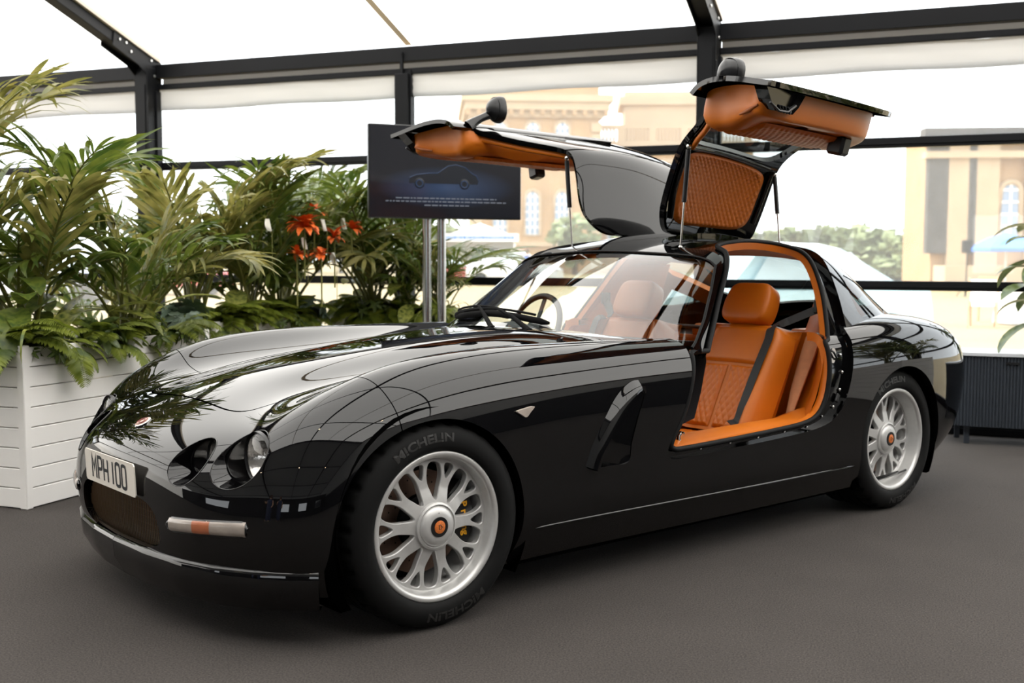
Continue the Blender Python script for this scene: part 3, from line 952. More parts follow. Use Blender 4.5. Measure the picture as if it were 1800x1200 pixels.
def tyre_mesh(rt, width):
    n = 217
    prof = [(.240, -.022, 0), (.2475, .000, 0), (.254, .008, 0), (.268, .013, 0), (.286, .0135, 0), (.303, .0095, 0), (.318, .002, 0), (.3265, -.006, 0), (rt-.0065, -.013, 1), (rt-.0025, -.024, 2), (rt, -.040, 2), (rt, -.062, 2), (rt-.007, -.064, 0), (rt-.007, -.072, 0), (rt, -.074, 0), (rt, -.118, 0), (rt-.007, -.120, 0), (rt-.007, -.129, 0), (rt, -.131, 0)]
    full = prof+[(r, -width-h, k) for r, h, k in prof[::-1]]
    vs = []; fs = []
    for r, h, k in full:
        for j in range(n):
            a = 2*pi*j/n
            rr = r-(0.009 if k == 2 and j % 7 < 2 else (0.005 if k == 1 and j % 7 < 2 else 0))
            vs.append((rr*math.cos(a), rr*math.sin(a), h))
    m = len(full)
    for i in range(m-1):
        for j in range(n): fs.append((i*n+j, (i+1)*n+j, (i+1)*n+(j+1) % n, i*n+(j+1) % n))
    mb = MB(); mb.add(vs, fs)
    return mb
RIMS = {}
def make_wheel(loc, hs, rt, width, steer=0.0, side=-1, full=True, spin=0.0):
    wh = empty('wheel', loc, 0.0, car)
    wh.rotation_euler = (0, 0, steer+(0 if side < 0 else pi))
    RS = MW @ Matrix.Rotation(spin, 4, 'Z')
    rim = MB()
    rim.lathe([(.205, -width+.01), (.200, -.10), (.206, hs-.022), (.211, hs-.010), (.2155, hs-.006), (.217, hs-.002)], 96)
    r1 = rim.build('rim_barrel', M_alloy, wh, smooth=40, M=MW); fix_normals(r1)
    lip = MB(); lip.lathe([(.214, hs-.006), (.2165, hs-.001), (.2195, hs+.006), (.2235, -.012), (.227, -.004), (.231, -.0005), (.236, .0015), (.2435, .0015), (.2468, -.001), (.2477, -.006), (.2440, -.02)], 96)
    fix_normals(lip.build('rim_lip', M_lip, wh, smooth=50, M=MW))
    if hs not in RIMS:
        f = rim_face(hs).build('spoked_rim', M_alloy, wh, smooth=35, M=RS); fix_normals(f)
        RIMS[hs] = f
    else:
        f = obj('spoked_rim', RIMS[hs].data, None, wh); f.matrix_local = RS
    ty = tyre_mesh(rt, width).build('tyre', M_tyre, wh, smooth=50, M=MW); fix_normals(ty)
    vs, fs = text_geo('MICHELIN', 0.038, 0.0012, 0.0006)
    mb = MB()
    for (r0, ac) in ((.292, 103), (.292, 283)):
        vv = []
        for (X, Y, Z) in vs:
            a = math.radians(ac)-X*1.42/r0
            r = r0+Y
            hh = .0138-max(0, (r-.288))**1.35*0.9
            vv.append((r*math.cos(a), r*math.sin(a), hh+Z))
        mb.add(vv, fs)
    tag(mb.build('tyre_lettering', M_tyretext, wh, M=MW), kind='stuff')
    cap = MB()
    cap.lathe([(.0785, hs+.006), (.0775, hs+.022), (.071, hs+.025), (.0695, hs+.021), (.066, hs+.021), (.064, hs+.026), (.058, hs+.032), (.040, hs+.036), (.0, hs+.038)], 64)
    fix_normals(cap.build('centre_cap', M_alloy, wh, smooth=35, M=MW))
    em = MB(); em.lathe([(.0335, hs+.034), (.033, hs+.0392), (.022, hs+.0400), (.0215, hs+.0398), (0.0, hs+.0398)], 32)
    fix_normals(em.build('emblem_ring', M_black, wh, smooth=35, M=MW))
    em = MB(); em.lathe([(.0212, hs+.0402), (.0190, hs+.0412), (0.0, hs+.0416)], 32)
    fix_normals(em.build('emblem', M_orange, wh, smooth=35, M=MW))
    em = MB()
    for q in range(3): em.tube([(.007*math.cos(q*2.1), .007*math.sin(q*2.1), hs+.0418), (.004*math.cos(q*2.1+1.2), .009*math.sin(q*2.1+1.2), hs+.0418), (.010*math.cos(q*2.1+2.2), .008*math.sin(q*2.1+2.2), hs+.0418)], .0012, 5)
    em.lathe([(.0016, hs+.034), (.0016, hs+.0352), (0, hs+.0354)], 8, M=T(0, .045, 0))
    tag(em.build('emblem_mark', M_black, wh, M=MW), kind='stuff')
    dk = MB(); dk.lathe([(.095, -.105), (.172, -.105), (.172, -.135), (.095, -.135)], 64, closed=True)
    fix_normals(dk.build('brake_disc', M_disc, wh, smooth=30, M=MW))
    dh = MB()
    for k in range(36):
        a = 2*pi*k/36; r = .115+.018*(k % 3)
        dh.lathe([(0.0032, -.1045), (0.0, -.1045)], 6, M=T(r*math.cos(a), r*math.sin(a), 0))
    dh.lathe([(.093, -.09), (.05, -.06), (0.0, -.06)], 24)
    tag(dh.build('drill_holes', M_void, wh, M=MW), kind='stuff')
    cp = MB()
    arc = [(r*math.cos(math.radians(a)), r*math.sin(math.radians(a))) for r, rng in ((.182, range(-42, 43, 6)), (.108, range(42, -43, -6))) for a in rng]
    cp.prism(arc, -.15, hs-.026)
    cpo = cp.build('brake_caliper', M_caliper, wh, M=MW @ Matrix.Rotation(math.radians(4 if rt < .339 else 190), 4, 'Z'))
    fix_normals(cpo)
    vs, fs = text_geo('AP racing', 0.036, 0.0012, 0.0004)
    mb = MB(); mb.add(vs, fs, M=Matrix.Translation((.146, 0, hs-.0255)) @ Matrix.Rotation(-pi/2, 4, 'Z'))
    mb.build('caliper_lettering', M_yellow, wh, M=MW @ Matrix.Rotation(math.radians(4 if rt < .339 else 190), 4, 'Z'))
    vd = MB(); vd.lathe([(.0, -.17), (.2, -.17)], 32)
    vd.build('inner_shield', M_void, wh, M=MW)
    return wh
make_wheel((0.0, -.872, .337), -.034, .337, .290, -.021, -1, spin=math.radians(-20))
make_wheel((2.75, -.858, .340), -.062, .340, .285, 0.0, -1, spin=math.radians(0))
make_wheel((0.0, .872, .337), -.034, .337, .290, -.021, 1)
make_wheel((2.75, .858, .340), -.062, .340, .285, 0.0, 1)
# wheel wells and floor pan
ub = MB()
for c, r in ((WF, RF+.035), (WR, RR)):
    for sg in (-1, 1):
        n = 40
        P = []
        for yy, rr in ((.868, r+.004), (.84, r+.03), (.52, r+.03)):
            P.append([(c[0]+rr*math.cos(a), sg*yy, c[1]+rr*math.sin(a)) for a in [math.radians(-32+244*i/n) for i in range(n+1)]])
        ub.grid(P)
        ub.add([(c[0]+(r+.03)*math.cos(a), sg*.52, c[1]+(r+.03)*math.sin(a)) for a in [math.radians(-32+244*i/n) for i in range(n+1)]], [tuple(range(n+1))])
ub.box(-.60, 3.40, -.52, .52, .13, .16)
ub.box(.36, 2.38, -.82, .82, .135, .16)
ub.box(-.56, -.35, -.55, .55, .15, .17)
ub.box(2.6, 3.50, -.55, .55, .16, .30)
ub.build('underbody', M_under, car)
# ------------------------------------------------------------------ nose details
M_chrome = mat('polished chrome', rgb(225, 222, 218), 0.08, 1.0)
M_lens = clear_mat('clear lamp lens', (0.95, 0.95, 0.95), 1.2, 0.0)
M_reflector = mat('lamp reflector', rgb(215, 212, 208), 0.16, 0.95, bump=(40, 0.25, 0.01))
M_amber = mat('amber lamp insert', rgb(196, 112, 70), 0.35, noise=(30, 0.1))
M_frost = mat('frosted lamp lens', rgb(178, 166, 156), 0.22, noise=(18, 0.12), bump=(90, 0.3, 0.002))
M_plate = mat('reflective white plate', rgb(226, 219, 208), 0.35, noise=(8, 0.02))
M_ink = mat('black plate ink', rgb(26, 30, 34), 0.4)
M_grid = mat('brass tinted grille wire', rgb(118, 96, 72), 0.4, 0.9)
def resample(ch, n):
    ch = np.array(ch); c = np.vstack([ch, ch[:1]])
    L = np.r_[0, np.cumsum(np.linalg.norm(np.diff(c, axis=0), axis=1))]
    t = np.linspace(0, L[-1], n, endpoint=False)
    return np.stack([np.interp(t, L, c[:, k]) for k in range(3)], 1)
for sg in (-1, 1):
    for k, (lw, lz, lr, xl) in enumerate(LAMPS):
        ch = nose.loop(sg, 1+k)
        if not ch: continue
        pts = np.array(ch[0])
        th = np.arctan2(pts[:, 2]-lz, sg*pts[:, 1]-lw)
        o = np.argsort(th); pts = pts[o]; th = th[o]
        n = 96
        tt = np.linspace(-pi, pi, n, endpoint=False)
        xf = np.interp(tt, np.r_[th-2*pi, th, th+2*pi], np.r_[pts[:, 0], pts[:, 0], pts[:, 0]])
        rows = []
        for q, (rs, e) in enumerate(((1.0, 0.0), (.985, .06), (.97, .5), (.96, 1.0))):
            X = xf+(np.maximum(xl, xf+.004)-xf)*e
            rows.append([(X[i], sg*(lw+lr*rs*math.cos(tt[i])), lz+lr*rs*math.sin(tt[i])) for i in range(n)])
        mb = MB(); mb.grid(rows, closed_v=True)
        lamp = empty('headlamp', (0, 0, 0), 0, car)
        so = mb.build('lamp_scoop', M_paint, lamp, smooth=60); fix_normals(so)
        mb = MB(); mb.tube([(xf[i]-.0005, sg*(lw+(lr-.0002)*math.cos(tt[i])), lz+(lr-.0002)*math.sin(tt[i])) for i in range(0, n, 2)], .0016, 6, closed=True)
        mb.build('scoop_rim', M_paint, lamp, smooth=60)
        ML = Matrix.Translation((xl, sg*lw, lz)) @ Matrix.Rotation(-pi/2, 4, 'Y')
        r_ = lr*.955
        mb = MB(); mb.lathe([(r_, 0), (r_*.9, .010), (r_*.6, .019), (r_*.3, .023), (0, .024)], 40, M=ML)
        mb.build('lens', M_lens, lamp, smooth=60)
        mb = MB(); mb.lathe([(r_, 0), (r_*.93, -.012), (r_*.7, -.045), (r_*.35, -.07), (r_*.18, -.074), (0, -.074)], 40, M=ML)
        mb.build('reflector', M_reflector, lamp, smooth=60)
        mb = MB(); mb.lathe([(0.0, -.03), (.013, -.03), (.015, -.06), (.02, -.074)], 16, M=ML)
        mb.build('bulb_shield', M_chrome, lamp, smooth=40)
        mb = MB(); mb.lathe([(r_*.94, .004), (r_*1.02, .012), (r_*1.04, .0)], 40, M=ML)
        mb.build('lens_ring', M_black, lamp, smooth=40)

def face_point(w, z, off=0.0):
    """point on the nose surface (near side, w>0) at width w and height z"""
    m = SB.x < -0.15
    P = SB.P[m]; N = SB.N[m]
    d = (P[:, 1]-abs(w))**2+(P[:, 2]-z)**2
    i = np.argpartition(d, 14)[:14]
    wt = np.sqrt(np.exp(-d[i]/(2*.016**2))+1e-6)
    A = np.stack([np.ones(14), P[i, 1]-abs(w), P[i, 2]-z, (P[i, 1]-abs(w))**2, (P[i, 2]-z)**2], 1)
    sol = np.linalg.lstsq(A*wt[:, None], np.concatenate([P[i, :1], N[i]], 1)*wt[:, None], rcond=None)[0][0]
    p = sol[:1]; n = sol[1:]/np.linalg.norm(sol[1:])
    p = np.array([p[0], abs(w), z])+n*off
    s = -1 if w >= 0 else 1
    return (p[0], s*p[1], p[2])
# grille: curved backing and fine upright wires following the nose
gr = empty('grille', (0, 0, 0), 0, car)
mb = MB()
P = []
for zz in np.linspace(.238, .44, 6):
    P.append([tuple(np.array(face_point(w_, zz))+np.array([.048, 0, 0])) for w_ in np.linspace(-.34, .34, 28)])
mb.grid(P); mb.build('grille_backing', M_void, gr)
_mouth = {}
def mouth(wv):
    k_ = round(abs(wv), 4)
    if k_ not in _mouth: _mouth[k_] = mouth_(wv)
    return _mouth[k_]
def mouth_(wv):
    zs = np.linspace(.2, .44, 100)
    s_ = poly_sdf(np.full(100, abs(wv)), zs, GRP)
    ok = zs[s_ > 0.001]
    return (ok.min(), ok.max()) if len(ok) else None
wires = MB()
for wv in np.arange(-.326, .3261, .0125):
    m_ = mouth(wv)
    if not m_ or m_[1]-m_[0] < .02: continue
    pts = [tuple(np.array(face_point(wv+(zz-.33)*.22, zz))+np.array([.026, 0, 0])) for zz in np.linspace(m_[0], m_[1], 5)]
    wires.tube(pts, .0019, 5, cap=False)
for zz in np.linspace(.262, .42, 8):
    ws = [w_ for w_ in np.linspace(-.32, .32, 43) if mouth(w_) and mouth(w_)[0] <= zz <= mouth(w_)[1]]
    if len(ws) > 2: wires.tube([tuple(np.array(face_point(w_, zz))+np.array([.029, 0, 0])) for w_ in ws], .0006, 4, cap=False)
wo = wires.build('grille_wires', M_grid, gr, smooth=60); tag(wo, 'fine brass tinted wire mesh', kind='stuff')
# number plate
pl = empty('number_plate', (-.742, -.004, .480), 0, car)
pl.rotation_euler = (0, math.radians(-3), 0)
hw, hh = .218, .0555
mb = MB(); mb.prism([(x_*1, y_) for x_, y_ in [( -hw+.008, -hh), (hw-.008, -hh), (hw, -hh+.008), (hw, hh-.008), (hw-.008, hh), (-hw+.008, hh), (-hw, hh-.008), (-hw, -hh+.008)]], -.004, 0.0, M=Matrix(((0, 0, -1, 0), (-1, 0, 0, 0), (0, 1, 0, 0), (0, 0, 0, 1))))
po = mb.build('plate', M_plate, pl); fix_normals(po)
mb = MB(); mb.box(.004, .03, -.10, .10, -.035, .035); mb.build('plate_bracket', M_black, pl)
def glyph(ch):
    """stroke outlines in a 0.05 x 0.079 cell"""
    W_, H_ = .036, .076
    if ch == 'M': return [[(0, 0), (0, H_), (W_/2, H_*.42), (W_, H_), (W_, 0)]]
    if ch == 'P': return [[(0, 0), (0, H_), (W_-.012, H_), (W_-.003, H_-.003), (W_, H_-.012), (W_, H_*.47+.012), (W_-.003, H_*.47+.003), (W_-.012, H_*.47), (0, H_*.47)]]
    if ch == 'H': return [[(0, 0), (0, H_)], [(W_, 0), (W_, H_)], [(0, H_*.5), (W_, H_*.5)]]
    if ch == '1': return [[(W_/2, 0), (W_/2, H_)]]
    if ch == '0':
        k = .012
        return [[(k, 0), (W_-k, 0), (W_-.003, .003), (W_, k), (W_, H_-k), (W_-.003, H_-.003), (W_-k, H_), (k, H_), (.003, H_-.003), (0, H_-k), (0, k), (.003, .003), (k, 0)]]
def stroke_mesh(mb, pts, t, Mx, closed=False):
    pts = [np.array(p, float) for p in pts]
    n = len(pts); A = []; B = []
    closed = np.linalg.norm(pts[0]-pts[-1]) < 1e-6
    for i in range(n):
        if closed: p, q = pts[i-1 if i else n-2], pts[i+1 if i < n-1 else 1]
        else: p, q = pts[max(i-1, 0)], pts[min(i+1, n-1)]
        d1 = pts[i]-p; d2 = q-pts[i]
        d1 = d1/np.linalg.norm(d1) if np.linalg.norm(d1) > 1e-9 else d2/np.linalg.norm(d2)
        d2 = d2/np.linalg.norm(d2) if np.linalg.norm(d2) > 1e-9 else d1
        nn = np.array([-(d1+d2)[1], (d1+d2)[0]]); nn /= max(np.linalg.norm(nn), 1e-6)
        m = t/2/max(.45, abs(nn@np.array([-d1[1], d1[0]])))
        e0 = pts[i]
        if not closed and i == 0: e0 = e0-d2*t/2*0
        A.append(e0+nn*m); B.append(e0-nn*m)
    vs = [(a[0], a[1], 0) for a in A]+[(b[0], b[1], 0) for b in B]
    mb.add(vs, [(i, i+1, n+i+1, n+i) for i in range(n-1)], Mx)
mb = MB()
cx0 = -.152
for ch, adv in (('M', .054), ('P', .052), ('H', .052), (' ', .022), ('1', .032), ('0', .052), ('0', .052)):
    if ch != ' ':
        dx = -.012 if ch == '1' else 0
        for st in glyph(ch):
            # plate reads left to right as seen from the front: +y side is the left
            stroke_mesh(mb, [(-(cx0+dx+a), b-.038) for a, b in st], .0118, Matrix(((0, 0, -1, -.0006), (1, 0, 0, 0), (0, 1, 0, 0), (0, 0, 0, 1))))
    cx0 += adv
mb.build('plate_lettering', M_ink, pl)
# oval badge on the nose
bp0 = np.array(face_point(0.001, .637, .0)); bpx = np.array(face_point(0.001, .655)); tdir = (bpx-bp0)/np.linalg.norm(bpx-bp0)
nrm = np.array([-tdir[2], 0, tdir[0]])
if nrm[0] > 0: nrm = -nrm
MBg = Matrix(((0, tdir[0], nrm[0], bp0[0]), (-1, 0, 0, 0.0), (0, tdir[2], nrm[2], bp0[2]), (0, 0, 0, 1)))
bad = empty('badge', (0, 0, 0), 0, car)
mb = MB(); mb.lathe([(.030, .0), (.030, .003), (.027, .004)], 32, M=MBg); fix_normals(mb.build('badge_rim', M_chrome, bad, smooth=40))
mb = MB(); mb.lathe([(.027, .0035), (.02, .0052), (0, .006)], 32, M=MBg); fix_normals(mb.build('badge_face', mat('cream and red enamel', rgb(206, 178, 165), 0.3, noise=(120, 0.35)), bad, smooth=40))
mb = MB()
for r0 in (.012, .02): mb.tube([(r0*math.cos(a), r0*math.sin(a), .0065) for a in np.linspace(0, 2*pi, 20)], .0012, 5, M=MBg)
mb.build('badge_mark', mat('dark red enamel', rgb(120, 45, 40), 0.4), bad)
# front indicator lamps: rounded strip following the bumper
for sg in (-1, 1):
    il = empty('indicator_lamp', (0, 0, 0), 0, car)
    def strip(w0, w1, z0f, z1f, off, name, m, nn=18, round_end=0.0):
        P = []
        for i in range(nn+1):
            t = i/nn; wv = w0+(w1-w0)*t
            e = 1.0
            if round_end:
                d_ = min(t, 1-t)*(w1-w0)/round_end
                e = math.sqrt(max(0.0, 1-(1-min(1, d_))**2)) if d_ < 1 else 1.0
            zc = (z0f(wv)+z1f(wv))/2; hz = (z1f(wv)-z0f(wv))/2*max(e, .25)
            row = []
            for q in np.linspace(-1, 1, 7):
                bul = off*(1-abs(q)**4)
                p = np.array(face_point(wv, zc+q*hz, bul))
                row.append((p[0], sg*abs(p[1]), p[2]))
            P.append(row)
        mb = MB(); mb.grid(P); o = mb.build(name, m, il, smooth=60); fix_normals(o)
        bm_ = o.data
        return o
    zl = lambda w_: .344+.016*(w_-.36)/.33; zh = lambda w_: .386+.020*(w_-.36)/.33
    strip(.395, .690, lambda a: zl(a)-.004, lambda a: zh(a)+.004, .003, 'lamp_surround', M_black, round_end=.02)
    strip(.400, .505, zl, zh, .007, 'clear_section', M_frost, round_end=.0)
    strip(.505, .570, zl, zh, .0072, 'amber_section', M_amber)
    strip(.570, .685, zl, zh, .007, 'sidelight_section', M_frost, round_end=.0)
    strip(.392, .693, lambda a: zl(a)-.003, lambda a: zh(a)+.003, .0115, 'lamp_lens', M_lens, nn=36, round_end=.022)
# splitter lip under the chin
mb = MB()
P = []
for v_ in np.linspace(0, 6.05, 40):
    p = np.array([np.interp(v_, range(10), [BODY[0][k][c] for k in range(10)]) for c in range(3)])
    P.append(p)
for sg in (-1, 1):
    rows = []
    for off, zz in ((.012, .262), (-.014, .256), (-.022, .244), (-.016, .185), (.016, .125), (.10, .115)):
        r_ = []
        for i, p in enumerate(P):
            a = P[min(i+1, len(P)-1)]-P[max(i-1, 0)]
            nn = np.array([-a[1], a[0]]); nn /= np.linalg.norm(nn)[None] if False else max(np.linalg.norm(nn), 1e-9)
            q = p[:2]+nn*(-off)*1.0+nn*.022
            r_.append((q[0], sg*max(q[1], 0), zz))
        rows.append(r_)
    mb.grid(rows)
so = mb.build('front_splitter', M_paint, car, smooth=50); fix_normals(so)
# side repeater and vent insert
for sg in (-1, 1):
    mb = MB()
    tri = [(.318, .690), (.388, .698), (.352, .668)]
    tri = catmull([(.316, .688), (.352, .695), (.391, .699), (.374, .681), (.355, .665), (.334, .675)], 4, closed=True)
    mb.prism([tuple(t_) for t_ in tri], -.012, .010, M=Matrix(((1, 0, 0, 0), (0, 0, sg, sg*.886), (0, 1, 0, 0), (0, 0, 0, 1))))
    fix_normals(mb.build('side_repeater', M_frost, car, smooth=30))
    # vent: deepest at the leading edge, rising to the skin behind
    rows = []
    for t in np.linspace(0, 1, 14):
        zv = .440+(.728-.440)*t
        xs_ = np.linspace(.66, 1.0, 160)
        s_ = xs_[poly_sdf(xs_, np.full(160, zv), VENT) > -0.010]
        if len(s_) < 2: continue
        x0_, x1_ = min(s_), max(s_)
        r_ = []
        for q in np.linspace(0, 1, 10):
            dep = .060*(1-t*.55)*(1-q)**.85
            r_.append((x0_+(x1_-x0_)*q, sg*(.8845-dep), zv))
        rows.append(r_)
    mb = MB(); mb.grid(rows); fix_normals(mb.build('side_vent', M_paint, car, smooth=60))
# ------------------------------------------------------------------ door apertures, gullwing doors
M_tan = mat('tan leather', rgb(196, 104, 16), 0.42, spec=0.4, noise=(6, 0.06), bump=(260, 0.12, 0.001))
M_tan2 = mat('tan leather quilted', rgb(188, 97, 16), 0.45, spec=0.4, noise=(8, 0.06), bump=(260, 0.12, 0.001))
M_tanpipe = mat('tan stitched seam', rgb(150, 78, 26), 0.55)
def sc_pt(xv, v, off=0.0):
    j = v*12.0; j0 = int(min(math.floor(j), SC.P.shape[1]-2)); t = j-j0
    P = SC.P[:, j0]*(1-t)+SC.P[:, j0+1]*t; N = SC.N[:, j0]*(1-t)+SC.N[:, j0+1]*t
    X = P[:, 0]
    p = np.array([xv, np.interp(xv, X, P[:, 1]), np.interp(xv, X, P[:, 2])])
    n = np.array([np.interp(xv, X, N[:, k]) for k in range(3)]); n /= np.linalg.norm(n)
    return p+n*off
_jr = SB.P.shape[1]
def sb_pt(xv, zv, off=0.0):
    """point on the flank (w>0) at x, z between the belt and the sill"""
    U = SB.P[:, 60, 0]; i = int(np.clip(np.searchsorted(U, xv)-1, 0, len(U)-2)); t = (xv-U[i])/(U[i+1]-U[i])
    P = SB.P[i]*(1-t)+SB.P[i+1]*t; N = SB.N[i]*(1-t)+SB.N[i+1]*t
    P = P[42:]; N = N[42:]
    Z = P[::-1, 2]
    p = np.array([xv, np.interp(zv, Z, P[::-1, 1]), zv]); n = np.array([np.interp(zv, Z, N[::-1, k]) for k in range(3)])
    return p+n/np.linalg.norm(n)*off
DOOR_IN = catmull([(1.30, .97), (1.285, .86), (1.25, .74), (1.19, .60), (1.125, .497), (1.135, .470), (1.20, .464), (1.45, .470), (1.75, .480), (1.96, .492), (2.06, .518), (2.115, .575), (2.145, .66), (2.16, .76), (2.165, .86), (2.165, .97), (1.8, 1.0)], 8, closed=True)
CAN_IN = [(1.345, 7.0), (1.385, 6.0), (1.455, 5.3), (1.575, 4.5), (1.70, 3.85), (1.765, 3.25), (1.795, 2.75), (1.86, 2.46), (2.05, 2.38), (2.24, 2.42), (2.335, 2.65), (2.37, 3.2), (2.365, 4.0), (2.32, 4.8), (2.255, 5.5), (2.19, 6.2), (2.17, 7.0)]
CAN_INP = catmull([(a, b*0.12) for a, b in CAN_IN], 6, closed=True)
sd_ci = poly_sdf(cx, cv*0.12, CAN_INP)
sd_in = np.where(SB.w > 0.6, poly_sdf(SB.x, SB.z, DOOR_IN), -1.0)
sd_out = -f_doorout
belt = SB.z-0.0
# jamb flanges
jam = Panel()
jam.cut(SB, [sd_out+.004, -sd_in, np.where(SB.w > .6, .90-SB.z, -1.0), np.where(SB.w > .74, 1.0, -1.0)], offset=-.030, lips={1: (.028, 'n')})
jam.cut(SC, [sd_co+.004, -sd_ci], offset=-.028, lips={1: (.028, 'n')})
jam.build('door_jamb', M_paint, car)
# rubber seals round the apertures
for sg in (-1, 1):
    pts = []
    for a, b in CAN_INP[4:-8]:
        p = sc_pt(a, min(b/0.12, 6.0), -.018); pts.append((p[0], sg*p[1], p[2]))
    lo = [p for p in DOOR_IN if p[1] < .86]
    up = pts
    lop = []
    k0 = next(i for i, p in enumerate(DOOR_IN) if p[1] < .86)
    for p in DOOR_IN[k0:]:
        if p[1] >= .86: break
        q = sb_pt(p[0], p[1], -.020); lop.append((q[0], sg*q[1], q[2]))
    k1 = [i for i, p in enumerate(CAN_INP) if p[1]/0.12 < 6.0]
    chain = []
    for i in k1:
        a, b = CAN_INP[i]; p = sc_pt(a, b/0.12, -.018); chain.append((p[0], sg*p[1], p[2]))
    loop_ = lop+chain[::-1]
    mb = MB(); mb.tube(loop_, .011, 8, closed=True)
    mb.build('door_seal', M_rubber, car, smooth=60)
    # small studs along the flange and latch striker
    for q in (( 2.255, .78), (2.255, .70), (2.235, .62), (2.19, .545)):
        p = sb_pt(q[0], q[1], -.026)
        mb = MB(); mb.lathe([(.008, 0), (.0075, .004), (.004, .006), (0, .0065)], 12, 'y', M=Matrix.Translation((p[0], sg*p[1], p[2])) @ (Matrix.Rotation(pi, 4, 'Z') if sg < 0 else Matrix.Identity(4)))
        fix_normals(mb.build('flange_stud', M_chrome, car, smooth=40))
    for q in ((1.30, .45), (1.48, .455), (1.66, .459), (1.84, .465), (2.0, .468), (2.11, .505)):
        p = sb_pt(q[0], q[1]+.004, -.027)
        mb = MB(); mb.lathe([(.006, 0), (.005, .003), (0, .0045)], 10, 'y', M=Matrix.Translation((p[0], sg*p[1], p[2])) @ (Matrix.Rotation(pi, 4, 'Z') if sg < 0 else Matrix.Identity(4)))
        fix_normals(mb.build('flange_stud', M_chrome, car, smooth=40))
    p = sb_pt(2.195, .782, -.026)
    stk = empty('latch_striker', (0, 0, 0), 0, car)
    MS = Matrix.Translation((p[0], sg*p[1], p[2])) @ Matrix(((1, 0, 0, 0), (0, 0, sg, 0), (0, 1, 0, 0), (0, 0, 0, 1)))
    mb = MB(); mb.prism([(.022*math.cos(a), .034*math.sin(a)) for a in np.linspace(0, 2*pi, 24, endpoint=False)], 0, .006, M=MS); fix_normals(mb.build('striker_plate', M_chrome, stk, smooth=30))
    mb = MB(); mb.tube([(-.012, .022, .006), (-.012, .016, .016), (.012, -.010, .016), (.012, -.018, .006)], .005, 8, M=MS); mb.build('striker_bar', M_black, stk, smooth=40)
    p2 = sb_pt(2.21, .585, -.026)
    mb = MB(); mb.box(-.012, .012, -.02, .02, 0, .012, M=Matrix.Translation((p2[0], sg*p2[1], p2[2])) @ Matrix(((1, 0, 0, 0), (0, 0, sg, 0), (0, 1, 0, 0), (0, 0, 0, 1))) @ Matrix.Rotation(-.5, 4, 'Z'), b=.004); mb.build('door_sensor', M_black, car)

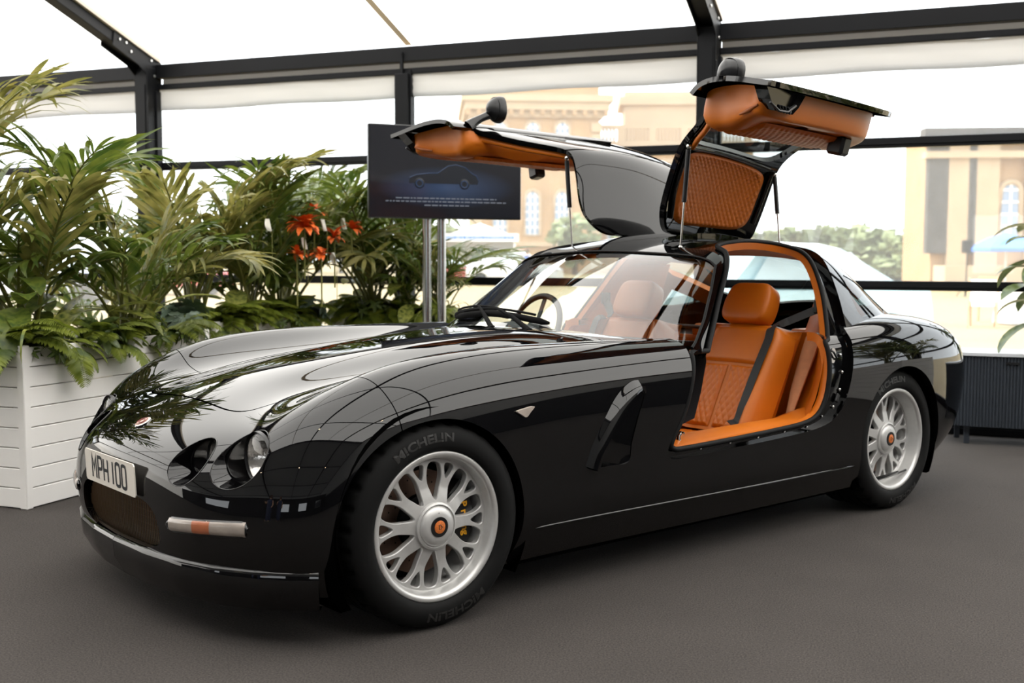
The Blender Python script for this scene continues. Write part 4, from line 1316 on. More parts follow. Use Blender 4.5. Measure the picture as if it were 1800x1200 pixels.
# ---- the gullwing door, built closed and swung about its hinge line
HY, HZ, SWING = 0.170, 1.308, math.radians(77.5)
WIN = [(1.475, 5.72), (1.555, 5.0), (1.65, 4.3), (1.745, 3.75), (1.82, 3.58), (2.0, 3.54), (2.28, 3.56), (2.39, 3.72), (2.42, 4.2), (2.385, 5.0), (2.32, 5.55), (2.26, 5.80), (2.0, 5.85), (1.7, 5.85)]
sd_win = poly_sdf(cx, cv*0.12, catmull([(a, b*0.12) for a, b in WIN], 5, closed=True))
def quilt(u, v, d, amp):
    return amp*math.sqrt(abs(math.sin(pi*(u+v)/d)*math.sin(pi*(u-v)/d)))
def make_door(sg):
    dr = empty('gullwing_door', (0, 0, 0), 0, car)
    A = Matrix.Translation((1.85, sg*HY, HZ)) @ Matrix.Rotation(sg*SWING, 4, Vector((1, 0, -.06))) @ Matrix.Translation((-1.85, -sg*HY, -HZ))
    dr.matrix_local = A
    lowkeep = np.where(SB.w > .74, .872-SB.z, -1.0)
    sk = Panel(); sk.cut(SB, [sd_out-.002, lowkeep, SB.x-(1.165+.09*(SB.z-.45)/.4)], side=sg, lips={0: (.02, 'n'), 1: (.02, 'n'), 2: (.02, 'n')}); so = sk.build('door_skin', M_paint, dr)
    up = Panel(); up.cut(SC, [sd_co-.002, -sd_win, np.where(cz > .868, 1.0, -1.0) if False else cz-.868], side=sg, lips={0: (.024, 'n'), 1: (.016, 'n')}); up.build('roof_skin', M_paint, dr)
    gl = Panel(); gl.cut(SC, [sd_win], side=sg, offset=-.006); gl.build('side_window', M_doorglass, dr)
    inn = Panel()
    inn.cut(SC, [sd_co-.010, -sd_win+.004, cz-.868], side=sg, offset=-.030, flip=True, lips={0: (-.03, 'n'), 1: (-.016, 'n')})
    inn.n = [(-a, -b, -c) for a, b, c in inn.n]
    inn.build('inner_frame', M_paint, dr)
    # raised rib along the frame
    mb = MB()
    for v_, x0_, x1_ in ((3.38, 1.76, 2.43),):
        mb.tube([(lambda p: (p[0], sg*p[1], p[2]))(sc_pt(q, v_, -.034)) for q in np.linspace(x0_, x1_, 14)], .012, 8, flat=.7)
    for e in (0, 1):
        pts = [(1.79, 1.3), (1.745, 2.0), (1.74, 3.2)] if e == 0 else [(2.465, 1.45), (2.475, 2.3), (2.46, 3.2)]
        mb.tube([(lambda p: (p[0], sg*p[1], p[2]))(sc_pt(a, b, -.034)) for a, b in pts], .011, 8)
    mb.build('frame_rib', M_paint, dr, smooth=60)
    # quilted roof lining
    nu, nv = 96, 64
    P = []
    for i in range(nu+1):
        row = []
        for j in range(nv+1):
            a = -1+2*i/nu; b = -1+2*j/nv
            # rounded rectangle mapping
            k = 5.0
            rr = (abs(a)**k+abs(b)**k)**(1/k); mxx = max(abs(a), abs(b), 1e-6)
            s_ = mxx/rr if rr > 0 else 1
            a2, b2 = a*s_, b*s_
            vv = 2.17+1.02*b2
            xx = 2.108+a2*(.328+.004*b2)
            edge = 1-mxx
            off = -.034-.010*min(1, edge/.06)-quilt((xx-2.1), (vv-2.17)*.165, .034, .006)*min(1, max(0, (edge-.04)/.05))
            p = sc_pt(xx, vv, off)
            row.append((p[0], sg*p[1], p[2]))
        P.append(row)
    mb = MB(); mb.grid(P); mb.build('quilted_lining', M_tan2, dr, smooth=50)
    # leather door card: thick box section following the flank, top rolled at the belt
    OUT = catmull([(1.35, .855), (1.325, .74), (1.285, .62), (1.25, .545), (1.265, .508), (1.33, .494), (1.55, .494), (1.90, .506), (2.05, .530), (2.15, .585), (2.205, .675), (2.235, .78), (2.24, .855), (1.9, .862), (1.55, .862)], 7, closed=True)
    c0 = OUT.mean(0)
    rows = []
    def lobe(xv, zv):
        # armrest: deeper towards the belt, slimmer at the front foot
        t = max(0.0, min(1.0, (zv-.52)/.20)); t = t*t*(3-2*t)
        r = max(0.0, min(1.0, (zv-.78)/.08)); fr = max(0.0, min(1.0, (1.42-xv)/.25))
        return (.112+.055*t)*(1-.55*r*r)*(1-.12*fr)
    for inset, dep in ((0.0, -.012), (0.0, .55), (.004, .85), (.016, .97), (.034, 1.0), (.08, 1.02), (.16, .94), (.26, .90), (.45, .88)):
        ring = []
        for p in OUT:
            q = p+(c0-p)/max(np.linalg.norm(c0-p), 1e-6)*min(inset*1.0, np.linalg.norm(c0-p)*.9)*np.array([1, .62])
            base = sb_pt(q[0], q[1], 0.0)
            d_ = lobe(q[0], q[1])
            yy = base[1]-.022-(d_*dep if dep > 0 else 0)
            ring.append((q[0], sg*yy, q[1]))
        rows.append(ring)
    mb = MB(); mb.grid(rows, closed_v=True)
    cen = sb_pt(c0[0], c0[1]); mb.add([*rows[-1], (c0[0], sg*(cen[1]-.11), c0[1])], [(i, (i+1) % len(OUT), len(OUT)) for i in range(len(OUT))])
    fix_normals(mb.build('door_card', M_tan, dr, smooth=50))
    # quilted insert on the card
    P = []
    for i in range(81):
        row = []
        for j in range(37):
            xx = 1.42+.66*i/80; zz = .60+.20*j/36
            e = min(i, 80-i)/80*.66; e2 = min(j, 36-j)/36*.2
            ed = min(1, min(e, e2)/.012)
            p = sb_pt(xx, zz)
            row.append((xx, sg*(p[1]-.022-lobe(xx, zz)*.96-.010*ed-quilt(xx, zz, .036, .005)*ed), zz))
        P.append(row)
    mb = MB(); mb.grid(P); mb.build('quilted_insert', M_tan2, dr, smooth=50)
    # leather trim up the screen pillar side of the window
    mb = MB(); mb.tube([(lambda p: (p[0], sg*p[1], p[2]))(sc_pt(a, b, -.045)) for a, b in ((1.42, 5.75), (1.49, 5.1), (1.59, 4.45), (1.69, 3.9), (1.755, 3.45))], [.035, .024, .022, .022, .018], 10, flat=.6); mb.build('pillar_trim', M_tan, dr, smooth=60)
    # pull slot, latch recess, grab loop, bright tip
    def cp(xx, zz, dd):
        p = sb_pt(xx, zz); return (xx, sg*(p[1]-dd), zz)
    mb = MB(); mb.tube([cp(1.245, .53, .09), cp(1.262, .575, .115), cp(1.285, .63, .135)], [.004, .009, .004], 8); mb.build('pull_slot', M_tanpipe, dr, smooth=60)
    mb = MB()
    MLt = Matrix(((1, 0, 0, 0), (0, 0, 1, 0), (0, 1, 0, 0), (0, 0, 0, 1)))
    y0_ = sb_pt(1.5, .49)[1]-.02
    rec = [(1.33, .484), (1.375, .486), (1.60, .488), (1.53, .520), (1.40, .520)]
    mb.prism([(1.185, sg*y0_), (1.455, sg*y0_), (1.425, sg*(y0_-.055)), (1.395, sg*(y0_-.085)), (1.275, sg*(y0_-.085)), (1.235, sg*(y0_-.05))], .470, .53)
    fix_normals(mb.build('latch_recess', M_paint, dr))
    mb = MB()
    for q in range(4): mb.tube([(1.29+.02*q, sg*(y0_-.062), .468), (1.305+.02*q, sg*(y0_-.085), .462), (1.315+.02*q, sg*(y0_-.075), .468)], .004, 6)
    mb.tube([(1.23, sg*(y0_-.06), .468), (1.29, sg*(y0_-.083), .462), (1.35, sg*(y0_-.08), .464), (1.40, sg*(y0_-.05), .468)], .005, 6)
    mb.build('latch_cable', M_black, dr, smooth=50)
    g_ = cp(1.99, .60, .135)
    mb = MB(); mb.box(g_[0]-.035, g_[0]+.035, min(g_[1], g_[1]-sg*.085), max(g_[1], g_[1]-sg*.085), g_[2]-.035, g_[2]+.045, b=.012); mb.build('grab_loop', M_black, dr, smooth=60)
    mb = MB(); mb.tube([cp(2.20, .60, .02), cp(2.225, .66, .02), cp(2.245, .74, .02)], .012, 8, flat=.5); mb.build('rear_striker_cover', M_chrome, dr, smooth=50)
    # mirror: arm and faceted shell
    mr = empty('door_mirror', (0, 0, 0), 0, dr)
    a0 = np.array(sc_pt(1.385, 5.7)); a0[1] *= sg
    arm = [a0+[-.02, 0, 0], a0+[.01, sg*.025, .006], a0+[.055, sg*.05, .016], a0+[.10, sg*.07, .025]]
    mb = MB(); mb.tube(arm, [.034, .024, .019, .022], 12, flat=.6, up=(0, 0, 1)); mb.build('mirror_arm', M_paint, mr, smooth=60)
    c_ = a0+np.array([.125, sg*.098, .04])
    P = []
    for i in range(15):
        t = i/14; row = []
        rr = math.sin(min(1, t/.92)*pi/2)**.6 if t < .92 else 1.0
        for j in range(24):
            an = 2*pi*j/24
            ey = .068*rr*math.copysign(abs(math.cos(an))**.8, math.cos(an)); ez = .058*rr*math.copysign(abs(math.sin(an))**.8, math.sin(an))
            row.append((c_[0]-.05+.085*t, c_[1]+ey, c_[2]+ez))
        P.append(row)
    mb = MB(); mb.grid(P, closed_v=True); mb.add(P[-1], [tuple(range(24))]); fix_normals(mb.build('mirror_shell', M_black, mr, smooth=50))
    mb = MB(); mb.tube([(c_[0]-.005, c_[1]+.0600*math.cos(an), c_[2]+.0512*math.sin(an)) for an in np.linspace(0, 2*pi, 28, endpoint=False)], .0025, 6, closed=True); mb.build('mirror_seam', M_rubber, mr, smooth=60)
    return dr, A
DOORS = {}
for sg in (-1, 1): DOORS[sg] = make_door(sg)
# gas struts between roof frame and door
M_strut = mat('black strut tube', rgb(18, 18, 20), 0.3)
for sg in (-1, 1):
    for (xr, vr, xd, vd) in ((1.745, 1.75, 1.70, 3.3), (2.47, 1.95, 2.475, 3.25)):
        p0 = sc_pt(xr, vr, -.015); p0 = Vector((p0[0], sg*p0[1], p0[2]))
        p1 = sc_pt(xd, vd, -.04); p1 = DOORS[sg][1] @ Vector((p1[0], sg*p1[1], p1[2]))
        st = empty('gas_strut', (0, 0, 0), 0, car)
        d_ = p1-p0
        mb = MB(); mb.tube([p0, p0+d_*.55], .0046, 8); mb.build('strut_rod', M_chrome, st, smooth=60)
        mb = MB(); mb.tube([p0+d_*.45, p0+d_*.97], .0115, 10); mb.build('strut_cylinder', M_strut, st, smooth=60)
        mb = MB(); mb.lathe([(0, -.012), (.009, -.009), (.012, 0), (.009, .009), (0, .012)], 10, M=Matrix.Translation(p1)); mb.build('strut_ball', M_chrome, st, smooth=60)
        mb = MB(); mb.lathe([(0, -.010), (.008, -.007), (.010, 0), (.008, .007), (0, .010)], 10, M=Matrix.Translation(p0)); mb.build('strut_ball', M_chrome, st, smooth=60)
# ------------------------------------------------------------------ cabin
M_dash = mat('dark grey dash leather', rgb(42, 40, 42), 0.5, noise=(8, 0.06), bump=(200, 0.15, 0.001))
M_belt = mat('black seat belt webbing', rgb(22, 22, 24), 0.6, bump=(300, 0.3, 0.001))
M_floorc = mat('tan cabin carpet', rgb(150, 92, 48), 0.95, noise=(60, 0.2), bump=(150, 0.5, 0.004))
M_beige = mat('beige suede sill edge', rgb(196, 140, 100), 0.8, noise=(40, 0.08))
# headliner and inner flanks
hl = Panel()
x_roofin = np.where((cx > 1.55) & (cx < 3.2), 1.0, -1.0)
hl.cut(SC, [-sd_ci+.006, -sd_rg+.01, cx-1.66+.02*cv*0, 3.05-cx, 4.4-cv], offset=-.055, flip=True, lips={0: (-.035, 'n'), 1: (-.04, 'n')})
hl.n = [(-a, -b, -c) for a, b, c in hl.n]
hl.build('headliner', M_tan, car)
for sg in (-1, 1):
    qt = Panel()
    qt.cut(SC, [-sd_ci+.006, cx-2.05, 2.78-cx, cv-4.4], side=sg, offset=-.055, flip=True, lips={0: (-.035, 'n')})
    qt.cut(SB, [-sd_in+.006, SB.x-1.9, 2.33-SB.x, np.where(SB.w > .74, .90-SB.z, -1), SB.z-.22], side=sg, offset=-.060, flip=True, lips={0: (-.04, 'n')})
    qt.n = [(-a, -b, -c) for a, b, c in qt.n]
    tag(qt.build('quarter_trim', M_tan, car), kind='stuff')
    ft = Panel()
    ft.cut(SB, [-sd_in+.006, SB.x-1.02, 1.899-SB.x, np.where(SB.w > .74, .86-SB.z, -1), SB.z-.22], side=sg, offset=-.060, flip=True, lips={0: (-.04, 'n')})
    ft.n = [(-a, -b, -c) for a, b, c in ft.n]
    tag(ft.build('sill_trim', M_tan, car), kind='stuff')
    # moulded panel wrapping from the aperture's rear edge round to the bulkhead
    rows = []
    for i in range(13):
        zz = .19+.67*i/12
        xo = np.interp(zz, [.19, .50, .56, .66, .76, .9], [1.99, 2.03, 2.085, 2.13, 2.155, 2.175])
        rows.append([(xo, sg*.850, zz), (xo+.025, sg*.825, zz), (xo+.06, sg*.79, zz), (xo+.12, sg*.745, zz), (xo+.17, sg*.70, zz), (xo+.20, sg*.64, zz), (2.362, sg*.50, zz), (2.366, sg*.40, zz)])
    for v_, xr in ((5.9, 2.21), (5.5, 2.26), (5.0, 2.31), (4.5, 2.345), (4.0, 2.365)):
        p = sc_pt(xr, v_, -.03); k = (5.9-v_)/1.9
        zz = p[2]; q = [(0, 0), (.03, .02), (.06, .05), (.10+.02*k, .09), (.14, .13-.03*k), (.18, .17-.06*k), (.24, .22-.10*k), (.27, .30-.16*k)]
        rows.append([(p[0]+a, sg*(p[1]-b), zz) for a, b in q])
    mb = MB(); mb.grid(rows); fix_normals(mb.build('side_panel', M_tan, car, smooth=60))
# sill tops: broad leather ledge inside each aperture
for sg in (-1, 1):
    rows = []
    for i in range(25):
        xx = 1.10+1.10*i/24
        zt = .470+.012*math.sin(min(1, i/24)*pi/2)+(.03 if i > 20 else 0)*((i-20)/4)
        ps = [(xx, .845, zt-.004), (xx, .80, zt+.014), (xx, .72, zt+.016), (xx, .66, zt-.004), (xx, .63, zt-.05), (xx, .62, .2)]
        rows.append([(a, sg*b, c) for a, b, c in ps])
    mb = MB(); mb.grid(rows); fix_normals(mb.build('sill_top', M_tan, car, smooth=60))
    mb = MB(); mb.tube([(1.245, sg*.80, .482), (1.245, sg*.80, .500), (1.262, sg*.80, .512)], [.010, .007, .009], 10); mb.lathe([(0, -.016), (.005, -.016), (.005, .016), (0, .016)], 8, 'y', M=Matrix.Translation((1.258, sg*.80, .512))); mb.build('sill_lever', M_chrome, car, smooth=40)
    # suede strip between seat and quarter trim
    mb = MB(); mb.tube([(2.14, sg*.66, .42), (2.22, sg*.66, .60), (2.30, sg*.665, .76), (2.34, sg*.665, .84)], [.012, .03, .04, .04], 10, flat=.4, up=(1, 0, 0)); mb.build('suede_strip', M_beige, car, smooth=60)
# floor, tunnel, bulkhead, shelf
mb = MB(); mb.box(.75, 2.55, -.66, .66, .165, .19); mb.build('cabin_floor', M_floorc, car)
mb = MB(); mb.box(.95, 2.45, -.12, .12, .17, .50, b=.03); mb.box(1.75, 2.45, -.10, .10, .48, .62, b=.03); mb.build('centre_tunnel', M_tan, car)
mb = MB(); mb.box(2.48, 2.54, -.76, .76, .17, .80, b=.015); mb.build('rear_bulkhead', M_tan, car)
mb = MB(); mb.box(2.52, 3.38, -.66, .66, .765, .79, b=.008); mb.build('rear_shelf', M_black, car)
mb = MB(); mb.tube([(2.50, -.6, .84), (2.50, .6, .845)], .010, 10); mb.build('harness_bar', M_black, car, smooth=60)
for yy in (-.52, .1):
    mb = MB(); mb.box(2.50, 2.66, yy-.13, yy+.13, .78, .86, b=.025); mb.build('shelf_cushion', M_tan, car)
# dash
rows = []
for i in range(31):
    yy = -.74+1.48*i/30
    bow = .10*(yy/.74)**2
    binn = .035*math.exp(-((yy-.36)/.17)**2)
    rows.append([(1.10+bow, yy, .868), (1.25+bow*.8, yy, .872+binn*.6), (1.36+bow*.6, yy, .868+binn), (1.42+bow*.5, yy, .840+binn*.6), (1.43+bow*.5, yy, .78), (1.40+bow*.5, yy, .66), (1.36+bow*.5, yy, .55), (1.1+bow, yy, .5)])
mb = MB(); mb.grid(rows); fix_normals(mb.build('dashboard', M_dash, car, smooth=60))
# steering wheel on the far side
stw = empty('steering_wheel', (1.50, .36, .865), 0, car)
stw.rotation_euler = (0, math.radians(-66), 0)
mb = MB(); mb.tube([(.17*math.cos(a), .17*math.sin(a), 0) for a in np.linspace(0, 2*pi, 40, endpoint=False)], .0145, 10, closed=True); mb.build('wheel_rim', M_dash, stw, smooth=60)
for q in (0, 2.4, 3.9): mb = MB(); mb.box(0.02, .165, -.014, .014, -.012, -.004, M=rotz(q), b=.003); mb.build('spoke', M_dash, stw)
mb = MB(); mb.lathe([(0, .016), (.045, .010), (.055, -.01), (.03, -.16), (0, -.16)], 24); mb.build('hub', M_dash, stw, smooth=50)
# ---- seats
def seat_surface(fn, nu, nv):
    return [[fn(i/nu, j/nv) for j in range(nv+1)] for i in range(nu+1)]
def make_seat(yc):
    st = empty('seat', (1.97, yc, .375), 0, car)
    lean = math.radians(27)
    ex = np.array([math.sin(lean), 0, math.cos(lean)])      # up the backrest
    en = np.array([-math.cos(lean), 0, math.sin(lean)])     # forward out of the backrest
    H, Wd = .575, .265
    # backrest: wide shell with raised side bolsters; a runs up, b across
    def prof(a, b):
        ww = Wd*(1.0-.10*max(0, (a-.75)/.25)**2-.05*(1-a)*0)
        side = abs(b)
        bol = .070*math.exp(-((side-.80)/.17)**2)*(1-.55*a)+.014
        mid = .010*math.exp(-((side)/.5)**2)
        th = bol+mid
        return ww, th
    def back_pt(a, b, off=0.0):
        ww, th = prof(a, b)
        top = 1.0
        if a > .93: th -= .05*((a-.93)/.07)**2
        if abs(b) > .88: th -= .085*((abs(b)-.88)/.12)**2
        p = np.array([0, 0, .02])+ex*(a*H-.03*abs(b)**3*max(0, (a-.8)/.2)*1.6)+en*(th+off)+np.array([0, b*ww, 0])
        return tuple(p)
    mb = MB(); P = seat_surface(lambda s, t: back_pt(s, -1+2*t), 40, 48)
    Pb = [[tuple(np.array(p)-en*(.12 if 0 < j < 48 else .02)) for j, p in enumerate(r)] for r in P]
    Pb = [[tuple(np.array([0, 0, .02])+ex*(i/40*H)-en*.10+np.array([0, (-1+2*j/48)*Wd*.93, 0])) for j in range(49)] for i in range(41)]
    mb.grid(P)
    n0 = 0
    mb.grid([r[::-1] for r in Pb])
    mb.grid([[P[i][0] for i in range(41)], [Pb[i][0] for i in range(41)]]); mb.grid([[Pb[i][-1] for i in range(41)], [P[i][-1] for i in range(41)]])
    mb.grid([P[-1], Pb[-1]])
    fix_normals(mb.build('backrest', M_tan, st, smooth=50))
    # quilted insert in two columns and plain shoulder panel
    for b0, b1 in ((-.56, -.04), (.04, .56)):
        def q(s, t):
            a = .03+.55*s; b = b0+(b1-b0)*t
            e = min(1, min(s, 1-s)*.55*H/.012, min(t, 1-t)*(b1-b0)*Wd/.012)
            return back_pt(a, b, .003+.010*e+quilt(a*H*.72, b*Wd*1.25, .042, .0055)*e)
        mb = MB(); mb.grid(seat_surface(q, 72, 36)); fix_normals(mb.build('quilted_panel', M_tan2, st, smooth=60))
    def q2(s, t):
        a = .605+.33*s; b = -.60+1.2*t
        e = min(1, min(s, 1-s)*.33*H/.014, min(t, 1-t)*1.2*Wd/.014)
        return back_pt(a, b, .002+.012*e)
    mb = MB(); mb.grid(seat_surface(q2, 24, 30)); fix_normals(mb.build('shoulder_panel', M_tan, st, smooth=60))
    for b in (-.62, .62):
        mb = MB(); mb.tube([back_pt(a, b, .004) for a in np.linspace(.03, .95, 24)], .0022, 6); mb.build('seam', M_tanpipe, st, smooth=60)
    # headrest
    hr = MB()
    P = []
    for i in range(17):
        t = i/16*pi
        row = []
        for j in range(32):
            an = 2*pi*j/32
            ce, se = math.cos(an), math.sin(an)
            k = .30
            sx = math.copysign(abs(ce)**k, ce); sy = math.copysign(abs(se)**k, se)
            rr = abs(math.sin(t))**.32
            hz = -math.copysign(abs(math.cos(t))**.55, math.cos(t))
            wid = .132*(1.0-.10*(hz > 0)*hz)
            p = np.array([0, 0, .02])+ex*(H+.078+.102*hz)+en*(.015+.058*rr*sx)+np.array([0, wid*rr*sy, 0])
            row.append(tuple(p))
        P.append(row)
    hr.grid(P, closed_v=True)
    fix_normals(hr.build('headrest', M_tan, st, smooth=60))
    for b in (-.05, .05):
        mb = MB(); p0 = ex*(H-.05); p1 = ex*(H+.07); mb.tube([(p0[0], b, p0[2]+.02), (p1[0], b, p1[2]+.02)], .006, 8); mb.build('headrest_post', M_chrome, st, smooth=60)
    # cushion
    def cu(s, t):
        a = -.55+.66*s; b = -1+2*t
        bol = .045*math.exp(-((abs(b)-.84)/.15)**2)
        zz = .085-.10*(a+.2)+bol*.9-(.09*((abs(b)-.88)/.12)**2 if abs(b) > .88 else 0)-(.08*((-.45-a)/.1)**2 if a < -.45 else 0)
        return (a, b*.262, zz-.06)
    P = seat_surface(cu, 30, 40)
    mb = MB(); mb.grid(P)
    Pb = [[(p[0], p[1], -.16) for p in r] for r in P]
    mb.grid([P[0], Pb[0]]); mb.grid([[r[0] for r in P], [r[0] for r in Pb]]); mb.grid([[r[-1] for r in P], [r[-1] for r in Pb]]); mb.grid([P[-1], Pb[-1]])
    fix_normals(mb.build('cushion', M_tan, st, smooth=50))
    for b0, b1 in ((-.56, -.04), (.04, .56)):
        def q3(s, t):
            ss = .18+.62*s; tt = (1+b0+(b1-b0)*t)/2
            p = np.array(cu(ss, tt)); e = min(1, min(s, 1-s)*.4/.012, min(t, 1-t)*.13/.012)
            return tuple(p+np.array([0, 0, .002+.008*e+quilt(p[0]*.72, p[1]*1.25, .042, .005)*e]))
        mb = MB(); mb.grid(seat_surface(q3, 60, 36)); fix_normals(mb.build('quilted_cushion_panel', M_tan2, st, smooth=60))
    # belt from the shoulder outlet across the outer bolster to the buckle
    sg = -1 if yc < 0 else 1
    anchor = np.array([.36, sg*.325, .60])
    bp_ = [anchor, np.array(back_pt(1.0, sg*.80, .012))+np.array([.02, 0, .012])]+[np.array(back_pt(a, sg*(.80-.14*(1-a)), .016)) for a in (.93, .8, .65, .5, .35, .2, .09)]+[np.array([-.075, sg*.165, .085])]
    mb = MB()
    pts = catmull(bp_, 4)
    rows = []
    for i, p in enumerate(pts):
        tv = pts[min(i+1, len(pts)-1)]-pts[max(i-1, 0)]; tv /= np.linalg.norm(tv)
        sd = np.cross(en, tv); sd /= np.linalg.norm(sd)
        rows.append([tuple(p-sd*.022+en*0), tuple(p+sd*.022+en*0)])
    mb.grid(rows)
    o = mb.build('seat_belt', M_belt, st)
    so_ = o.modifiers.new('thick', 'SOLIDIFY'); so_.thickness = .0025
    mb = MB(); mb.box(-.105, -.06, sg*.15-.024, sg*.15+.024, .045, .07, b=.004); mb.build('belt_tongue', M_chrome, st)
    mb = MB(); mb.box(.335, .39, sg*.325-.012, sg*.325+.012, .58, .64, b=.004); mb.build('belt_outlet', M_black, st)
    return st
make_seat(-.37); make_seat(.37)
# ---- wipers
M_wiper = mat('matt black wiper', rgb(5, 5, 6), 0.85, spec=0.12)
def wsp(yy, up_, lift=.012):
    v_ = np.interp(abs(yy), [0, .24, .46, .62, .72, .79], [0, 1, 2, 3, 4, 5])
    j = v_*12; j0 = int(j); t = j-j0
    P = SC.P[:, j0]*(1-t)+SC.P[:, j0+1]*t
    zz = P[:60, 2]
    return (float(np.interp(up_, zz, P[:60, 0]))-lift*.8, yy, up_+lift)
for (ya, yb, za, zb) in ((.80, .02, .895, .935), (.60, -.22, .905, .918)):
    wp = empty('wiper', (0, 0, 0), 0, car)
    pts = [wsp(ya+(yb-ya)*t, za+(zb-za)*t+.030*math.sin(t*pi)) for t in np.linspace(0, 1, 18)]
    mb = MB(); mb.tube(pts, [.004]+[.009]*16+[.004], 8, flat=1.6); mb.build('blade', M_wiper, wp, smooth=50)
    pts2 = [wsp(ya+(yb-ya)*t, za+(zb-za)*t+.030*math.sin(t*pi)+.012, .022) for t in np.linspace(.12, .88, 12)]
    mb = MB(); mb.tube(pts2, .0055, 6); mb.build('blade_spine', M_wiper, wp, smooth=50)
    mid = pts2[6]; pv = wsp(yb+.06, .885)
    mb = MB(); mb.tube([mid, tuple(np.array(mid)*.5+np.array(pv)*.5+np.array([-.010, 0, .016])), pv], [.006, .009, .013], 8); mb.lathe([(0, .014), (.014, .010), (.017, -.03), (0, -.03)], 12, M=Matrix.Translation(pv)); mb.build('arm', M_wiper, wp, smooth=50)
# black windscreen header strip and cowl grille
hs_ = [(1, a, b) for a, b in WS_TOP if b >= 0.02]
mb = MB(); mb.tube([(lambda p: (p[0], s_*p[1], p[2]))(sc_pt(a, b, .001)) for s_, a, b in hs_+[(1, 1.602, .001)]+[(-1, a, b) for _, a, b in hs_[::-1]]], .006, 8, flat=.7)
mb.build('header_seal', M_rubber, car, smooth=60)
for sg in (-1, 1):
    mb = MB(); mb.tube([(lambda p: (p[0], sg*p[1], p[2]))(sc_pt(a, b, .001)) for a, b in ((1.655, 3.42), (1.565, 3.95), (1.45, 4.6), (1.335, 5.25), (1.30, 5.45))], .006, 8); mb.build('pillar_seal', M_rubber, car, smooth=60)

# flared trailing edge of the front wing ahead of the vent, and the sill crease
for sg in (-1, 1):
    rows = []
    path = catmull([(.665, .452), (.70, .53), (.755, .61), (.82, .685), (.885, .727), (.93, .738)], 6)
    n_ = len(path)
    for i, (xx, zz) in enumerate(path):
        t = i/(n_-1); e = math.sin(pi*min(1, .18+.82*(1-t)))**.5 if t > .6 else 1.0
        tv = path[min(i+1, n_-1)]-path[max(i-1, 0)]; tv /= np.linalg.norm(tv); nv = np.array([tv[1], -tv[0]])
        base = sb_pt(xx, zz)[1]
        row = []
        for k in range(9):
            q = k/8; wdt = (q-.30)*.070*e
            hgt = (.026*math.sin(pi*min(1, q*.62+.02))**1.2 if q < .75 else .026*math.sin(pi*(.75*.62+.02))**1.2*(1-(q-.75)/.25*3.2))*e
            row.append((xx+nv[0]*wdt, sg*(base-.002+hgt), zz+nv[1]*wdt))
        rows.append(row)
    mb = MB(); mb.grid(rows); fix_normals(mb.build('vent_flare', M_paint, car, smooth=70))
    pts = []
    for xx in np.linspace(.40, 2.36, 40):
        zz = .268-.004*(xx-.4); p = sb_pt(xx, zz, -.002); pts.append((p[0], sg*p[1], p[2]))
    mb = MB(); mb.tube(pts, [.002]+[.0065]*38+[.002], 10); mb.build('sill_crease', M_paint, car, smooth=60)
# ------------------------------------------------------------------ planters of white boards
M_board = mat('white painted board', rgb(243, 240, 236), 0.55, noise=(4, 0.03), bump=(40, 0.06, 0.002))
M_soil = mat('dark potting soil', rgb(42, 34, 28), 0.95, noise=(30, 0.3), bump=(40, 0.8, 0.02))
def planter(a0, a1, b0, b1, h, label):
    e = empty('planter')
    e.matrix_world = TM
    tag(e, label, 'planter', 'white board planters')
    nb = 8
    t = .022
    bh = (h-.01)/nb
    for (k, q0, q1) in (('near', a0, a1), ('side', b0, b1)):
        pass
    me_cache = {}
    for i in range(nb):
        z0 = .005+i*bh; z1 = z0+bh-.004
        for side in range(4):
            if side == 0: bx = (a0+.03, a1-.03, b0, b0+t)
            elif side == 1: bx = (a1-t, a1, b0+.03, b1-.03)
            elif side == 2: bx = (a0+.03, a1-.03, b1-t, b1)
            else: bx = (a0, a0+t, b0+.03, b1-.03)
            key = (side,)
            if key not in me_cache:
                mb = MB(); mb.box(bx[0], bx[1], bx[2], bx[3], 0, z1-z0, b=.003)
                me_cache[key] = mb.mesh('board')
            o = obj('board', me_cache[key], M_board, e); o.location = (0, 0, z0)
    for (pa, pb) in ((a0, b0), (a1, b0), (a0, b1), (a1, b1)):
        mb = MB(); sa = 1 if pa == a0 else -1; sb = 1 if pb == b0 else -1
        mb.box(min(pa-.004*sa, pa+.04*sa), max(pa-.004*sa, pa+.04*sa), min(pb-.004*sb, pb+.04*sb), max(pb-.004*sb, pb+.04*sb), 0, h, b=.004)
        mb.build('corner_post', M_board, e)
    mb = MB()
    P = []
    for i in range(9):
        P.append([(a0+.02+(a1-a0-.04)*j/8, b0+.02+(b1-b0-.04)*i/8, h-.06+.03*math.sin(i*2.1+j*1.3)) for j in range(9)])
    mb.grid(P); mb.build('soil', M_soil, e, smooth=60)
    mb = MB(); mb.box(a0+.02, a1-.02, b0+.02, b1-.02, .0, .02); mb.build('base_board', M_board, e)
    return e
HP = .785
planter(-2.45, -1.79, .43, 1.86, HP, 'long white boarded planter nearest the car\'s nose')
planter(-2.86, -2.20, 2.50, 3.80, HP, 'white boarded planter in the middle, behind the front wing')
planter(-2.22, -1.12, 4.02, 4.50, HP, 'white boarded planter beside the chrome screen stand')
planter(-3.55, -2.60, 3.95, 4.50, HP, 'white boarded planter against the window behind the palms')
planter(-4.2, -2.60, .35, .95, HP, 'white boarded planter running out of view beside the tallest palm')

